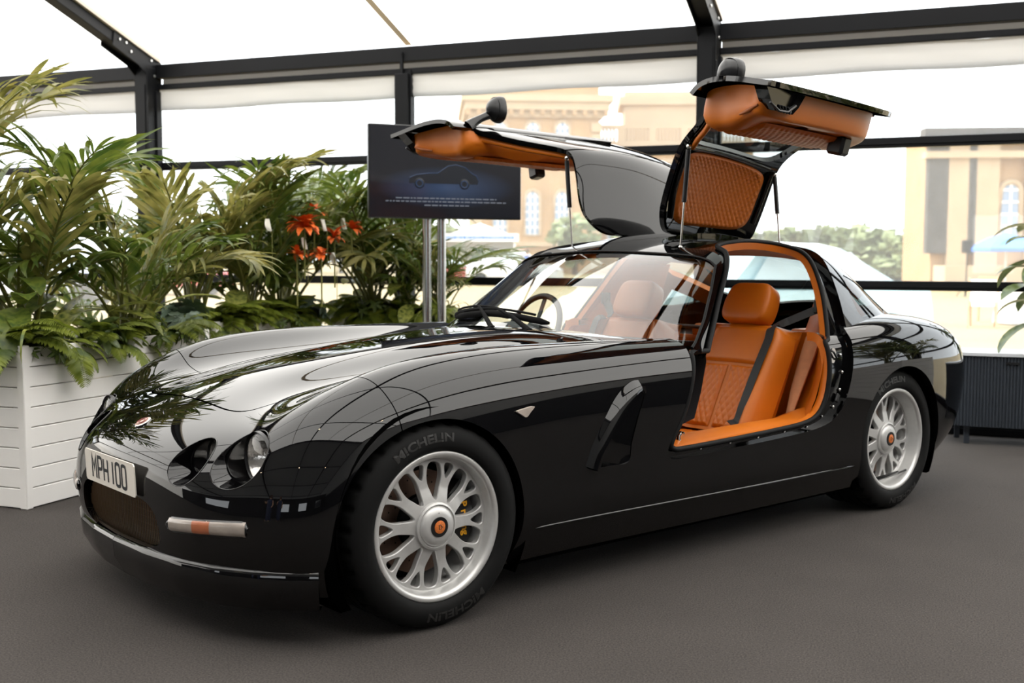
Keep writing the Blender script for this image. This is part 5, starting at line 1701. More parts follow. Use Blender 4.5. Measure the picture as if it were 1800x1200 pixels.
# ------------------------------------------------------------------ plants
M_palm = leaf_mat('kentia palm leaf', rgb(66, 88, 34), rgb(116, 128, 52), 0.38, 0.38)
M_palm2 = leaf_mat('older palm leaf', rgb(104, 108, 52), rgb(158, 150, 84), 0.42, 0.45)
M_stem = mat('green palm stem', rgb(112, 112, 52), 0.5, noise=(20, 0.15))
M_fern = leaf_mat('fern frond', rgb(72, 92, 28), rgb(132, 142, 50), 0.4, 0.5)
M_fatsia = leaf_mat('fatsia leaf', rgb(64, 84, 42), rgb(104, 118, 66), 0.2, 0.32)
M_dieff = leaf_mat('variegated leaf', rgb(70, 92, 34), rgb(176, 178, 92), 0.3, 0.35)
M_ivy = leaf_mat('ivy leaf', rgb(52, 72, 32), rgb(104, 120, 50), 0.25, 0.4)
M_white = mat('white spathe', rgb(238, 234, 222), 0.5, noise=(20, 0.04))
M_orangef = mat('orange bract', rgb(222, 104, 34), 0.5, noise=(30, 0.2))
M_spadix = mat('cream spadix', rgb(214, 196, 120), 0.7, noise=(60, 0.2))
def blade(L, W, n=7, fold=.25, droop=.6, tip=1.0, seed=0, prof=None):
    """lance leaf lying along +x, rising in z, drooping with length; returns verts, faces"""
    vs = []; fs = []
    x = z = 0.0
    for i in range(n+1):
        t = i/n
        w = W*(prof(t) if prof else (math.sin(pi*min(1, t*.92+.06))**.75))
        if i == n: w = .0008
        a = -droop*t*t
        if i: x += L/n*math.cos(a); z += L/n*math.sin(a)
        vs += [(x, -w/2, z+w*fold), (x, 0, z), (x, w/2, z+w*fold)]
    for i in range(n):
        a = 3*i
        fs += [(a, a+3, a+4, a+1), (a+1, a+4, a+5, a+2)]
    return vs, fs
def orient(p, d, up=(0, 0, 1), roll=0.0):
    d = Vector(d).normalized(); u = Vector(up)
    y = u.cross(d)
    if y.length < 1e-4: y = Vector((0, 1, 0))
    y.normalize(); z = d.cross(y)
    M = Matrix(((d.x, y.x, z.x, p[0]), (d.y, y.y, z.y, p[1]), (d.z, y.z, z.z, p[2]), (0, 0, 0, 1)))
    return M @ Matrix.Rotation(roll, 4, 'X') if roll else M
def frond_mesh(L, npair, leafL, leafW, arch, rd, feather=False, vee=.5):
    """pinnate frond from the origin rising along +x/+z; returns MB for leaflets and MB for the rib"""
    lf = MB(); rb = MB()
    pts = []
    p = np.zeros(3); a = math.radians(82)
    n = 26
    for i in range(n+1):
        pts.append(p.copy())
        a -= arch/n*(0.4+1.2*i/n)
        p = p+np.array([math.cos(a), 0, math.sin(a)])*L/n
    rb.tube(pts, [.011*(1-.85*i/n)+.0015 for i in range(n+1)], 6)
    for k in range(npair):
        t = .34+.66*(k+.5)/npair
        f = t*n; i = min(int(f), n-1); q = pts[i]+(pts[i+1]-pts[i])*(f-i)
        d = pts[i+1]-pts[i]; d /= np.linalg.norm(d)
        prof_t = math.sin(pi*(.12+.80*(t-.34)/.66))**.7
        for sgn in (-1, 1):
            ll = leafL*prof_t*rd.uniform(.85, 1.12)
            ang = math.radians(rd.uniform(38, 52))*(1-.35*(t-.34)/.66)
            side = np.array([0, sgn, 0]); nrm = np.cross(d, np.array([0, 1.0, 0])); nrm = nrm if nrm[2] > 0 or True else -nrm
            nrm = -nrm if nrm[2] < 0 else nrm
            dr = d*math.cos(ang)+side*math.sin(ang)*.92+nrm*vee*math.sin(ang)*.5
            vs, fs = blade(ll, leafW*rd.uniform(.8, 1.25), 7, .18, rd.uniform(.4, 1.5))
            lf.add(vs, fs, orient(q, dr, nrm, rd.uniform(-.9, .9)))
    vs, fs = blade(leafL*.5, leafW, 6, .15, .4)
    lf.add(vs, fs, orient(pts[-1], pts[-1]-pts[-2]))
    return lf, rb
rp = random.Random(11)
FRONDS = []
for k in range(6):
    L_ = (1.25, 1.1, 1.0, .85, .95, .7)[k]
    lf, rb = frond_mesh(L_, (16, 15, 14, 13, 14, 11)[k], (.50, .46, .42, .38, .42, .32)[k], .029, (.95, 1.35, .8, 1.6, .6, 1.2)[k], rp)
    FRONDS.append((lf.mesh('frond', 60), rb.mesh('rib', 60)))
def palm(loc, specs, label, seed):
    """specs: list of (variant, azimuth deg, tilt deg, scale)"""
    e = empty('kentia_palm', loc)
    tag(e, label, 'palm', 'palms in the white planters')
    rd = random.Random(seed)
    for (k, az, tilt, sc) in specs:
        lm, rm = FRONDS[k]
        M_ = Matrix.Rotation(math.radians(az), 4, 'Z') @ Matrix.Rotation(math.radians(tilt), 4, 'Y') @ Matrix.Scale(sc, 4)
        M_ = Matrix.Translation((rd.uniform(-.05, .05), rd.uniform(-.05, .05), 0)) @ M_
        r = obj('frond', rm, M_stem, e); r.matrix_local = M_
        l = obj('leaflets', lm, M_palm if rd.random() < .72 else M_palm2, r); tag(l, kind='stuff')
        if l.material_slots and rd.random() < .3:
            l.material_slots[0].link = 'OBJECT'; l.material_slots[0].material = M_palm2
    return e
def rpalm(loc, n, smin, smax, label, seed, tmin=-10, tmax=24):
    rd = random.Random(seed)
    sp = []
    for i in range(n):
        sp.append((rd.randrange(6), 360*i/n+rd.uniform(-25, 25), rd.uniform(tmin, tmax), rd.uniform(smin, smax)))
    return palm(loc, sp, label, seed)
rpalm(ab(-2.30, .95, .74), 12, .95, 1.2, 'tall kentia palm at the far end of the frontmost planter, rising highest', 3)
rpalm(ab(-2.02, 1.45, .74), 13, .8, .98, 'bushy dark kentia palm in the frontmost planter beside the post', 5)
rpalm(ab(-2.62, .62, .74), 11, 1.0, 1.28, 'kentia palm cut by the edge of view with feathery fronds', 8)
rpalm(ab(-2.52, 2.70, .74), 13, 1.0, 1.22, 'kentia palm in the middle planter leaning across the window', 14)
rpalm(ab(-2.36, 3.10, .74), 13, .88, 1.1, 'kentia palm in the middle planter in front of the orange flowers', 16)
rpalm(ab(-2.45, 3.62, .74), 13, 1.0, 1.2, 'kentia palm in the middle planter behind the orange flowers', 15)
rpalm(ab(-1.98, 4.25, .74), 13, 1.0, 1.25, 'upright kentia palm touching the edge of the dark screen', 21)
rpalm(ab(-1.70, 4.30, .74), 11, .8, 1.0, 'kentia palm partly hidden behind the dark screen', 24)
rpalm(ab(-1.42, 4.25, .74), 11, .5, .72, 'short kentia palm under the dark screen beside the chrome poles', 22)
rpalm(ab(-2.75, 4.2, .74), 13, 1.0, 1.25, 'kentia palm in the planter against the window glass', 31)
rpalm(ab(-2.72, 2.2, .3), 9, .9, 1.15, 'low kentia palm between the two long planters', 33)

planter(4.55, 5.85, 3.55, 4.25, HP, 'white boarded planter beyond the edge of view past the cabinet')
rpalm(ab(4.85, 3.9, .74), 11, .95, 1.2, 'kentia palm past the cabinet, seen reflected in the rear haunch', 41)
rpalm(ab(5.5, 3.9, .74), 11, .95, 1.2, 'second kentia palm past the cabinet, seen reflected in the tail', 42)
def fern_frond(L, npair, rd):
    lf = MB()
    pts = []; p = np.zeros(3); a = math.radians(62); n = 16
    for i in range(n+1):
        pts.append(p.copy()); a -= 1.9/n
        p = p+np.array([math.cos(a), 0, math.sin(a)])*L/n
    lf.tube(pts, [.0025*(1-i/n)+.0008 for i in range(n+1)], 4)
    for k in range(npair):
        t = .12+.88*(k+.5)/npair; f = t*n; i = min(int(f), n-1); q = pts[i]+(pts[i+1]-pts[i])*(f-i)
        d = pts[i+1]-pts[i]; d /= np.linalg.norm(d)
        for sgn in (-1, 1):
            ll = L*.26*math.sin(pi*(.1+.85*t))**.8
            vs, fs = blade(ll, ll*.15+.003, 4, .1, .5)
            lf.add(vs, fs, orient(q, d*.45+np.array([0, sgn, 0])*.9+np.array([0, 0, -.05]), (0, 0, 1), rd.uniform(-.3, .3)))
    return lf
FERNS = [fern_frond(L_, 32, rp).mesh('fern_frond', 60) for L_ in (.42, .36, .30)]
def fern(loc, n, sc, label, seed):
    e = empty('fern', loc); tag(e, label, 'fern', 'ferns spilling over the planters')
    rd = random.Random(seed)
    for i in range(n):
        o = obj('frond', FERNS[rd.randrange(3)], M_fern, e)
        o.matrix_local = Matrix.Rotation(2*pi*i/n*2.4+rd.uniform(-.3, .3), 4, 'Z') @ Matrix.Rotation(rd.uniform(-.5, .75), 4, 'Y') @ Matrix.Scale(sc*rd.uniform(.8, 1.15), 4)
    return e
ferns = [(-1.92, .52, 24, .95, 'bright fern trailing over the near corner of the frontmost planter'), (-2.15, .56, 22, .9, 'fern at the outer end of the frontmost planter under the palm'), (-1.88, .78, 20, .75, 'low fern on the frontmost planter beside the palmate leaf'), (-1.90, 1.28, 20, .8, 'brownish green fern on the middle of the frontmost planter rim'), (-2.28, 2.62, 22, .85, 'fern at the near corner of the middle planter'), (-2.26, 2.95, 24, .9, 'dense fern on the middle planter rim'), (-2.28, 3.45, 22, .85, 'fern at the back end of the middle planter'), (-2.05, 4.12, 24, .95, 'arching fern over the corner of the planter by the screen'), (-1.72, 4.10, 24, .95, 'fern in the middle of the planter by the screen'), (-1.40, 4.12, 20, .8, 'small fern beside the chrome poles'), (-2.35, .50, 20, .9, 'fern at the left edge of view above the boards')]
ferns += [(-1.86, 1.05, 22, .8, 'fern between the palmate leaves and the brownish fern'), (-1.88, 1.62, 22, .85, 'fern at the far end of the frontmost planter near the ragged leaves'), (-2.27, 2.78, 22, .9, 'fern second from the near end of the middle planter'), (-2.27, 3.2, 22, .9, 'fern in the middle of the middle planter'), (-2.27, 3.65, 22, .85, 'fern at the far corner of the middle planter by the grey sofa'), (-1.90, 4.10, 24, .9, 'fern left of centre in the planter by the screen'), (-1.56, 4.10, 24, .9, 'fern right of centre in the planter by the screen'), (-1.25, 4.12, 20, .8, 'fern at the end of the planter right beside the chrome poles'), (-2.12, 4.2, 22, .9, 'fern at the left end of the planter by the screen')]
for i, (a, b, n, sc, lb) in enumerate(ferns): fern(ab(a, b, .745), n, sc, lb, 50+i)

def lobed_leaf(R, lobes=7, ragged=0.0):
    """palmate leaf in xy, stalk at the origin, with folded lobes"""
    vs = [(0, 0, 0)]; fs = []
    rd = random.Random(int(R*1000)+lobes)
    for k in range(lobes):
        an = math.radians(-115+230*k/(lobes-1))
        ll = R*(1-.32*abs(k-(lobes-1)/2)/((lobes-1)/2))
        n0 = len(vs)
        m = 6
        for i in range(1, m+1):
            t = i/m; w = ll*.17*math.sin(pi*min(.98, t*.8+.14))**.8*(1+ragged*(.5 if i % 2 else -.3))
            if i == m: w = .001
            x = ll*t; z = -.25*ll*t*t
            for s_, hh in ((-1, .018), (0, 0), (1, .018)):
                lx, ly = x, s_*w
                vs.append((lx*math.cos(an)-ly*math.sin(an), lx*math.sin(an)+ly*math.cos(an), z+hh*R*3*(abs(s_))))
        fs += [(0, n0, n0+1), (0, n0+1, n0+2)]
        for i in range(m-1):
            a = n0+3*i
            fs += [(a, a+3, a+4, a+1), (a+1, a+4, a+5, a+2)]
    return vs, fs
def bushy(name, loc, n, maker, mt, size, h, label, cat, group, seed, spread=.16, tilt=(.2, 1.2), azr=None):
    e = empty(name, loc); tag(e, label, cat, group)
    rd = random.Random(seed)
    vs, fs = maker
    mb = MB(); mb.add(vs, fs); me = mb.mesh('leaf', 60)
    for i in range(n):
        az = rd.uniform(0, 2*pi) if azr is None else rd.uniform(*azr)
        rr = spread*math.sqrt(rd.random()); hh = h*rd.uniform(.35, 1.0)
        p = Vector((rr*math.cos(az), rr*math.sin(az), hh))
        s = size*rd.uniform(.75, 1.15)
        o = obj('leaf', me, mt, e)
        o.matrix_local = Matrix.Translation(p) @ Matrix.Rotation(az, 4, 'Z') @ Matrix.Rotation(rd.uniform(*tilt), 4, 'Y') @ Matrix.Scale(s, 4)
        st = MB(); st.tube([Vector((0, 0, 0)), p*.5+Vector((0, 0, .05)), p], .004, 5); st.build('stalk', M_stem, o).matrix_parent_inverse = o.matrix_local.inverted()
    return e
LOBE = lobed_leaf(1.0, 7); LOBE5 = lobed_leaf(1.0, 5); RAG = lobed_leaf(1.0, 9, .5)
OVAL = blade(1.0, .42, 8, .12, .9, prof=lambda t: math.sin(pi*min(.985, t*.93+.055))**.7)
SWORD = blade(1.0, .13, 8, .15, .9)
IVY = lobed_leaf(1.0, 5)
bushy('fatsia', ab(-1.85, 1.02, .74), 7, LOBE, M_fatsia, .17, .12, 'glossy hand-shaped fatsia leaves hanging over the frontmost planter', 'plant', 'broad leaved plants', 71, .10, (.5, 1.3))
bushy('fatsia', ab(-1.86, 1.72, .74), 8, RAG, mat('blue green ragged leaf', rgb(104, 122, 104), .4, noise=(8, .15)), .15, .20, 'blue green ragged philodendron at the far end of the frontmost planter', 'plant', 'broad leaved plants', 72, .12, (.2, 1.4))
bushy('fatsia', ab(-2.24, 3.70, .74), 8, RAG, MATS['blue green ragged leaf'], .14, .18, 'blue green ragged philodendron behind the grey cushions', 'plant', 'broad leaved plants', 73, .12, (.2, 1.4))
bushy('dieffenbachia', ab(-2.05, 1.2, .74), 9, OVAL, M_dieff, .34, .30, 'broad variegated leaves spreading from the frontmost planter', 'plant', 'broad leaved plants', 74, .12, (-.4, .7))
bushy('dieffenbachia', ab(-2.42, 3.05, .74), 9, OVAL, M_dieff, .32, .30, 'broad variegated leaves in the middle planter', 'plant', 'broad leaved plants', 75, .14, (-.5, .6))
bushy('dieffenbachia', ab(-1.62, 4.16, .74), 8, OVAL, M_dieff, .28, .26, 'yellow green variegated leaves in the planter by the screen', 'plant', 'broad leaved plants', 76, .14, (-.5, .8))
bushy('peace_lily', ab(-2.36, 3.3, .74), 14, OVAL, M_palm, .34, .40, 'dark leafy peace lily foliage around the orange flowers', 'plant', 'broad leaved plants', 77, .16, (-.9, .2))
bushy('peace_lily', ab(-2.0, 4.2, .74), 14, OVAL, M_palm, .34, .36, 'dark leafy peace lily foliage at the planter corner by the screen', 'plant', 'broad leaved plants', 78, .16, (-.9, .3))
bushy('peace_lily', ab(-2.12, .75, .74), 14, OVAL, M_palm, .36, .36, 'dark broad foliage under the tallest palm', 'plant', 'broad leaved plants', 79, .2, (-.9, .3))
bushy('peace_lily', ab(-2.12, 1.65, .74), 16, SWORD, M_dieff, .42, .20, 'striped sword leaves beside the post', 'plant', 'broad leaved plants', 80, .14, (-1.2, -.2))
bushy('trailing_ivy', ab(-1.80, .62, .72), 16, IVY, M_ivy, .07, .06, 'ivy trailing down the boards of the frontmost planter', 'plant', 'trailing plants', 81, .14, (.6, 1.6))
bushy('trailing_ivy', ab(-1.30, 4.06, .74), 22, IVY, M_dieff, .08, .10, 'yellow green ivy hanging over the planter by the chrome poles', 'plant', 'trailing plants', 82, .17, (.5, 1.6))
bushy('trailing_ivy', ab(-1.78, 1.45, .72), 18, IVY, M_ivy, .075, .08, 'dark ivy over the rim in the middle of the frontmost planter', 'plant', 'trailing plants', 83, .18, (.5, 1.6))
bushy('trailing_ivy', ab(-2.2, 3.15, .72), 20, IVY, M_ivy, .08, .10, 'dark ivy over the rim of the middle planter', 'plant', 'trailing plants', 84, .2, (.5, 1.6))
bushy('trailing_ivy', ab(-1.85, 4.10, .76), 16, IVY, M_ivy, .08, .10, 'dark ivy over the rim of the planter by the screen', 'plant', 'trailing plants', 85, .2, (.5, 1.6))
# long trailing strands over the boards
def strand(loc, L, label, seed):
    rd = random.Random(seed)
    e = empty('spider_plant', loc); tag(e, label, 'plant', 'trailing plants')
    for i in range(9):
        vs, fs = blade(L*rd.uniform(.6, 1.1), .016, 10, .2, 2.6)
        mb = MB(); mb.add(vs, fs); o = mb.build('leaf', M_dieff, e, smooth=60)
        o.rotation_euler = (0, math.radians(rd.uniform(-65, -20)), 2*pi*i/9+rd.uniform(-.3, .3))
    return e
strand(ab(-1.84, .56, .76), .42, 'striped grassy leaves drooping at the near corner of the frontmost planter', 91)
strand(ab(-1.84, 1.55, .76), .40, 'striped grassy leaves drooping at the far end of the frontmost planter', 92)
strand(ab(-2.22, 2.9, .76), .36, 'striped grassy leaves drooping from the middle planter', 93)
strand(ab(-1.30, 4.08, .76), .40, 'striped grassy leaves drooping near the chrome poles', 94)
# peace lily blooms and orange bromeliads
def spathe(loc, az, h, label):
    e = empty('peace_lily_bloom', loc); tag(e, label, 'flower', 'white lily blooms')
    mb = MB(); mb.tube([(0, 0, -h), (0, 0, 0)], .004, 6); mb.build('stem', M_stem, e)
    P = []
    for i in range(9):
        t = i/8; w = .055*math.sin(pi*min(.97, t*.85+.1))
        P.append([(.03*t+.02*abs(q)*2, w*q, .13*t) for q in np.linspace(-1, 1, 7)])
    mb = MB(); mb.grid(P); o = mb.build('spathe', M_white, e, smooth=60)
    mb = MB(); mb.tube([(.03, 0, .01), (.035, 0, .07)], [.008, .006], 8); mb.build('spadix', M_spadix, e, smooth=60)
    e.rotation_euler = (0, 0, az)
    e.scale = (.62, .62, .62)
    return e
lily = [((478, 398, 2.75), 'white lily bloom among the palms near the post'), ((541, 430, 3.1), 'slender white lily bloom above the orange petals'), ((575, 398, 3.2), 'tall white lily bloom behind the orange petals'), ((610, 395, 3.6), 'narrow white lily bloom nearest the screen'), ((592, 456, 3.3), 'round white lily bloom low beside the orange flower'), ((205, 395, 1.3), 'cream lily bloom in front of the post')]
def ray_at(px, py, b):
    """world point on the plane b=const of the marquee frame seen at a photo pixel"""
    d = Vector(R2)*((px-900)/F_PX)+Vector(U2)*((600-py)/F_PX)+Vector(_F)
    n = Vector((NV[0], NV[1], 0)); c = Vector(CAM)
    return c+d*((b-n.dot(c))/n.dot(d))
for i, ((px, py, b), lb) in enumerate(lily):
    spathe(ray_at(px, py+8, b), 2.2+.25*i, .4, lb)
def bromeliad(loc, r, n, label, seed):
    rd = random.Random(seed)
    e = empty('orange_flower', loc); tag(e, label, 'flower', 'orange flowers')
    for i in range(n):
        vs, fs = blade(r*rd.uniform(.7, 1.1), r*.34, 5, .2, 1.0)
        mb = MB(); mb.add(vs, fs); o = mb.build('petal', M_orangef, e, smooth=60)
        o.rotation_euler = (0, math.radians(rd.uniform(-75, 5)), rd.uniform(0, 2*pi))
    mb = MB(); mb.tube([(0, 0, -.35), (0, 0, 0)], .006, 6); mb.build('stem', M_stem, e)
    return e
for i, (px, py, b, r, n, lb) in enumerate([(535, 400, 3.0, .15, 40, 'large orange bromeliad bloom among the palms'), (552, 376, 3.3, .11, 26, 'pale orange flower head above the bromeliad'), (565, 450, 3.1, .11, 20, 'orange bloom beside the round white lily'), (588, 418, 3.3, .12, 18, 'orange bloom between two white lilies'), (522, 448, 3.0, .10, 16, 'deep orange bloom low in the middle planter'), (618, 402, 3.5, .10, 14, 'small orange bloom nearest the screen')]):
    bromeliad(ray_at(px, py, b), r, n, lb, 100+i)
# ------------------------------------------------------------------ ribbed cabinet with a leafy pot plant on top, at the window
M_cab = mat('dark slate ribbed timber', rgb(44, 50, 58), 0.5, noise=(10, 0.1))
M_cabtop = mat('pale cabinet top', rgb(205, 208, 212), 0.25)
cab = empty('ribbed_cabinet'); cab.matrix_world = TM
tag(cab, 'dark ribbed cabinet with a pale top beside the car\'s tail', 'cabinet')
ca0, ca1, cb0, cb1, cr = 2.26, 4.05, 4.20, 4.59, .16
def cab_outline(off=0.0):
    pts = []
    for (qx, qy, s0) in ((ca0+cr, cb0+cr, 180), (ca1-cr, cb0+cr, 270), (ca1-.03, cb1-.03, 0), (ca0+.03, cb1-.03, 90)):
        rr = cr if qy == cb0+cr else .03
        for k in range(9): an = math.radians(s0+90*k/8); pts.append((qx+(rr+off)*math.cos(an), qy+(rr+off)*math.sin(an)))
    return pts
mb = MB(); mb.prism(cab_outline(-.012), .12, .585); fix_normals(mb.build('carcass', M_cab, cab))
mb = MB(); mb.prism(cab_outline(.008), .585, .605); fix_normals(mb.build('cabinet_top', M_cabtop, cab))
ol = np.array(cab_outline(-.012)); ol = np.vstack([ol[:18+9], ol[27:]])
L_ = np.r_[0, np.cumsum(np.linalg.norm(np.diff(np.vstack([ol, ol[:1]]), axis=0), axis=1))]
per = L_[-1]
slat = MB(); slat.tube([(0, 0, .125), (0, 0, .58)], .0085, 8); slat_me = slat.mesh('slat', 60)
tt = 0.0; cnt = 0
while cnt < 120:
    px_ = np.interp(tt, L_, np.r_[ol[:, 0], ol[0, 0]]); py_ = np.interp(tt, L_, np.r_[ol[:, 1], ol[0, 1]])
    if py_ < cb1-.08:
        o = obj('slat', slat_me, M_cab, cab); o.location = (px_, py_, 0)
        cnt += 1
    tt += .0195
    if tt > per: break
for (qa, qb) in ((ca0+.14, cb0+.09), (ca1-.14, cb0+.09), (ca0+.08, cb1-.06), (ca1-.08, cb1-.06)):
    mb = MB(); mb.box(qa-.018, qa+.018, qb-.018, qb+.018, 0, .12, b=.003); mb.build('leg', M_cab, cab)
mb = MB(); mb.box(2.62, 2.70, cb0-.004, cb0+.02, .535, .55); mb.build('handle_slot', M_black, cab)
e = empty('pot_plant', ab(2.90, 4.36, .605)); tag(e, 'glossy broad leaved plant cut by the edge of view above the dark cabinet', 'plant')
rd = random.Random(5)
mb = MB(); mb.lathe([(0, 0), (.09, 0), (.12, .17), (.11, .17), (.105, .15), (0, .15)], 28); mb.build('pot', M_board, e, smooth=40)
mb = MB(); mb.tube([(0, 0, .15), (.01, .01, .4), (-.01, .0, .85)], [.012, .010, .005], 8); mb.build('stem', M_stem, e, smooth=60)
vs_, fs_ = OVAL
mb = MB(); mb.add(vs_, fs_); me_ = mb.mesh('leaf', 60)
for i in range(30):
    o = obj('leaf', me_, M_fatsia, e)
    o.matrix_local = Matrix.Translation((0, 0, .22+.022*i)) @ Matrix.Rotation(i*2.4, 4, 'Z') @ Matrix.Rotation(rd.uniform(-.35, .55), 4, 'Y') @ Matrix.Translation((.10, 0, 0)) @ Matrix.Scale(rd.uniform(.26, .36), 4)
    st = MB(); st.tube([(0, 0, .22+.022*i), Vector((0, 0, .22+.022*i))+Matrix.Rotation(i*2.4, 3, 'Z') @ Vector((.10, 0, 0))], .004, 5); st.build('stalk', M_stem, e)

# ------------------------------------------------------------------ screen on a twin-pole stand
M_bezel = mat('black screen bezel', rgb(12, 12, 14), 0.3)
def screen_mat():
    m = bpy.data.materials.new('dark blue screen picture'); m.use_nodes = True
    nt = m.node_tree; b = nt.nodes['Principled BSDF']
    tc = nt.nodes.new('ShaderNodeTexCoord'); sp = nt.nodes.new('ShaderNodeSeparateXYZ')
    nt.links.new(tc.outputs['Object'], sp.inputs[0])
    # soft studio floor glow: a broad blob below the pictured car
    vm = nt.nodes.new('ShaderNodeVectorMath'); vm.operation = 'MULTIPLY'; vm.inputs[1].default_value = (1.9, 0, 6.5)
    ad = nt.nodes.new('ShaderNodeVectorMath'); ad.operation = 'ADD'; ad.inputs[1].default_value = (0, 0, .10)
    nt.links.new(tc.outputs['Object'], ad.inputs[0]); nt.links.new(ad.outputs[0], vm.inputs[0])
    ln = nt.nodes.new('ShaderNodeVectorMath'); ln.operation = 'LENGTH'; nt.links.new(vm.outputs[0], ln.inputs[0])
    cr = nt.nodes.new('ShaderNodeValToRGB')
    cr.color_ramp.elements[0].color = rgb(52, 72, 104); cr.color_ramp.elements[0].position = 0.0
    cr.color_ramp.elements[1].color = rgb(10, 13, 20); cr.color_ramp.elements[1].position = 0.95
    nt.links.new(ln.outputs['Value'], cr.inputs['Fac'])
    b.inputs['Base Color'].default_value = (0.01, 0.01, 0.012, 1); b.inputs['Roughness'].default_value = 0.12
    nt.links.new(cr.outputs['Color'], b.inputs['Emission Color']); b.inputs['Emission Strength'].default_value = 0.8
    return m
M_screen = screen_mat()
M_scrcar = mat('pictured car', rgb(8, 10, 14), 0.3, emit=(rgb(24, 30, 40), 0.6))
M_scrglow = mat('pictured blue edge', rgb(10, 20, 40), 0.3, emit=(rgb(40, 70, 110), 0.6))
M_scrtext = mat('screen caption dashes', rgb(60, 64, 70), 0.4, emit=(rgb(120, 126, 138), 0.5))
TVW, TVH = 1.09, .625
tv = empty('display_screen'); th_ = math.radians(90-109.5)
tv.matrix_world = Matrix.Translation((2.545, 2.44, 0)) @ Matrix.Rotation(th_, 4, 'Z')
tag(tv, 'dark display screen on twin chrome poles behind the far raised door', 'screen')
ZC = 1.785
mb = MB(); mb.box(-TVW/2, TVW/2, .0, .045, ZC-TVH/2, ZC+TVH/2, b=.006); mb.build('casing', M_bezel, tv)
mb = MB(); mb.box(-TVW/2+.008, TVW/2-.008, -.002, 0.0, -TVH/2+.010, TVH/2-.008); o = mb.build('picture', M_screen, tv); o.location = (0, 0, ZC)
prof = [(-.27, -.09), (-.265, -.055), (-.22, -.035), (-.12, -.022), (-.05, -.02), (.03, .03), (.09, .04), (.16, .025), (.215, -.015), (.25, -.03), (.268, -.06), (.262, -.09)]
mb = MB(); mb.prism([(x_*.92, z_) for x_, z_ in prof], .0005, .003, M=Matrix(((1, 0, 0, -.02), (0, 0, -1, -.001), (0, 1, 0, ZC+.015), (0, 0, 0, 1)))); fix_normals(mb.build('pictured_car', M_scrcar, tv))
for wx in (-.185, .135):
    mb = MB(); mb.lathe([(.036, .0035), (.030, .0045), (0, .0045)], 20, 'z', M=Matrix(((1, 0, 0, wx-.01), (0, 0, -1, -.001), (0, 1, 0, ZC-.075), (0, 0, 0, 1)))); mb.build('pictured_wheel', M_scrcar, tv)
    mb = MB(); mb.lathe([(.026, .005), (.022, .0055), (.020, .005)], 20, 'z', M=Matrix(((1, 0, 0, wx-.01), (0, 0, -1, -.001), (0, 1, 0, ZC-.075), (0, 0, 0, 1)))); mb.build('pictured_rim', M_scrglow, tv)
mb = MB(); mb.tube([(x_*.92-.02, -.0048, z_+ZC+.016) for x_, z_ in prof[1:11]], .0022, 4); mb.build('pictured_edge_light', M_scrglow, tv)
rd = random.Random(2)
for k, (zz, hw_) in enumerate(((-.175, .36), (-.197, .43), (-.222, .16))):
    mb = MB(); xx = -hw_
    while xx < hw_:
        l_ = rd.uniform(.012, .045); mb.box(xx, min(xx+l_, hw_), -.0032, -.0022, ZC+zz-.004, ZC+zz+.004); xx += l_+.008
    tag(mb.build('caption_line', M_scrtext, tv), 'illegible pale caption line', kind='stuff')
M_pole = mat('brushed steel pole', rgb(196, 196, 196), 0.22, 1.0, noise=(4, 0.04))
for px_ in (-.118, -.012):
    mb = MB(); mb.tube([(px_, .085, .02), (px_, .085, 1.95)], .030, 20); mb.build('pole', M_pole, tv, smooth=50)
mb = MB(); mb.box(-.25, .12, .045, .075, ZC-.15, ZC+.15); mb.build('bracket', M_bezel, tv)
mb = MB(); mb.box(-.42, .30, -.16, .34, 0, .02, b=.004); mb.build('base_plate', M_pole, tv)

# ------------------------------------------------------------------ low grey sofa behind the car
M_sofa = mat('pale grey sofa fabric', rgb(172, 164, 158), 0.85, noise=(50, 0.08), bump=(180, 0.4, 0.002))
def pillow(mb, cx_, cy_, cz_, sx, sy, sz, M_=None, k=.45):
    P = []
    for i in range(13):
        t = pi*i/12; row = []
        for j in range(24):
            an = 2*pi*j/24; ce, se = math.cos(an), math.sin(an)
            rr = abs(math.sin(t))**k
            row.append((cx_+sx*rr*math.copysign(abs(ce)**k, ce), cy_+sy*rr*math.copysign(abs(se)**k, se), cz_-sz*math.copysign(abs(math.cos(t))**.8, math.cos(t))))
        P.append(row)
    mb.grid(P, M_, closed_v=True)
sf = empty('sofa'); sf.matrix_world = Matrix.Translation(ray_at(556, 560, 3.55)) @ Matrix.Rotation(WA+.2, 4, 'Z') @ Matrix.Scale(.72, 4)
sf.location.z = .10
tag(sf, 'pale grey sofa half hidden behind the car\'s front wing', 'sofa')
mb = MB(); pillow(mb, 0, 0, .25, .75, .42, .14); mb.build('seat', M_sofa, sf, smooth=60)
mb = MB(); pillow(mb, .20, .30, .52, .42, .11, .27); mb.build('back_cushion', M_sofa, sf, smooth=60)
mb = MB(); pillow(mb, -.44, .28, .46, .20, .12, .26); mb.build('back_cushion', M_sofa, sf, smooth=60)
mb = MB(); pillow(mb, .72, 0, .34, .12, .42, .2); mb.build('armrest', M_sofa, sf, smooth=60)
for (qx, qy) in ((-.6, -.3), (.6, -.3), (-.6, .3), (.6, .3)):
    mb = MB(); mb.tube([(qx, qy, 0), (qx, qy, .14)], .02, 8); mb.build('leg', M_black, sf)
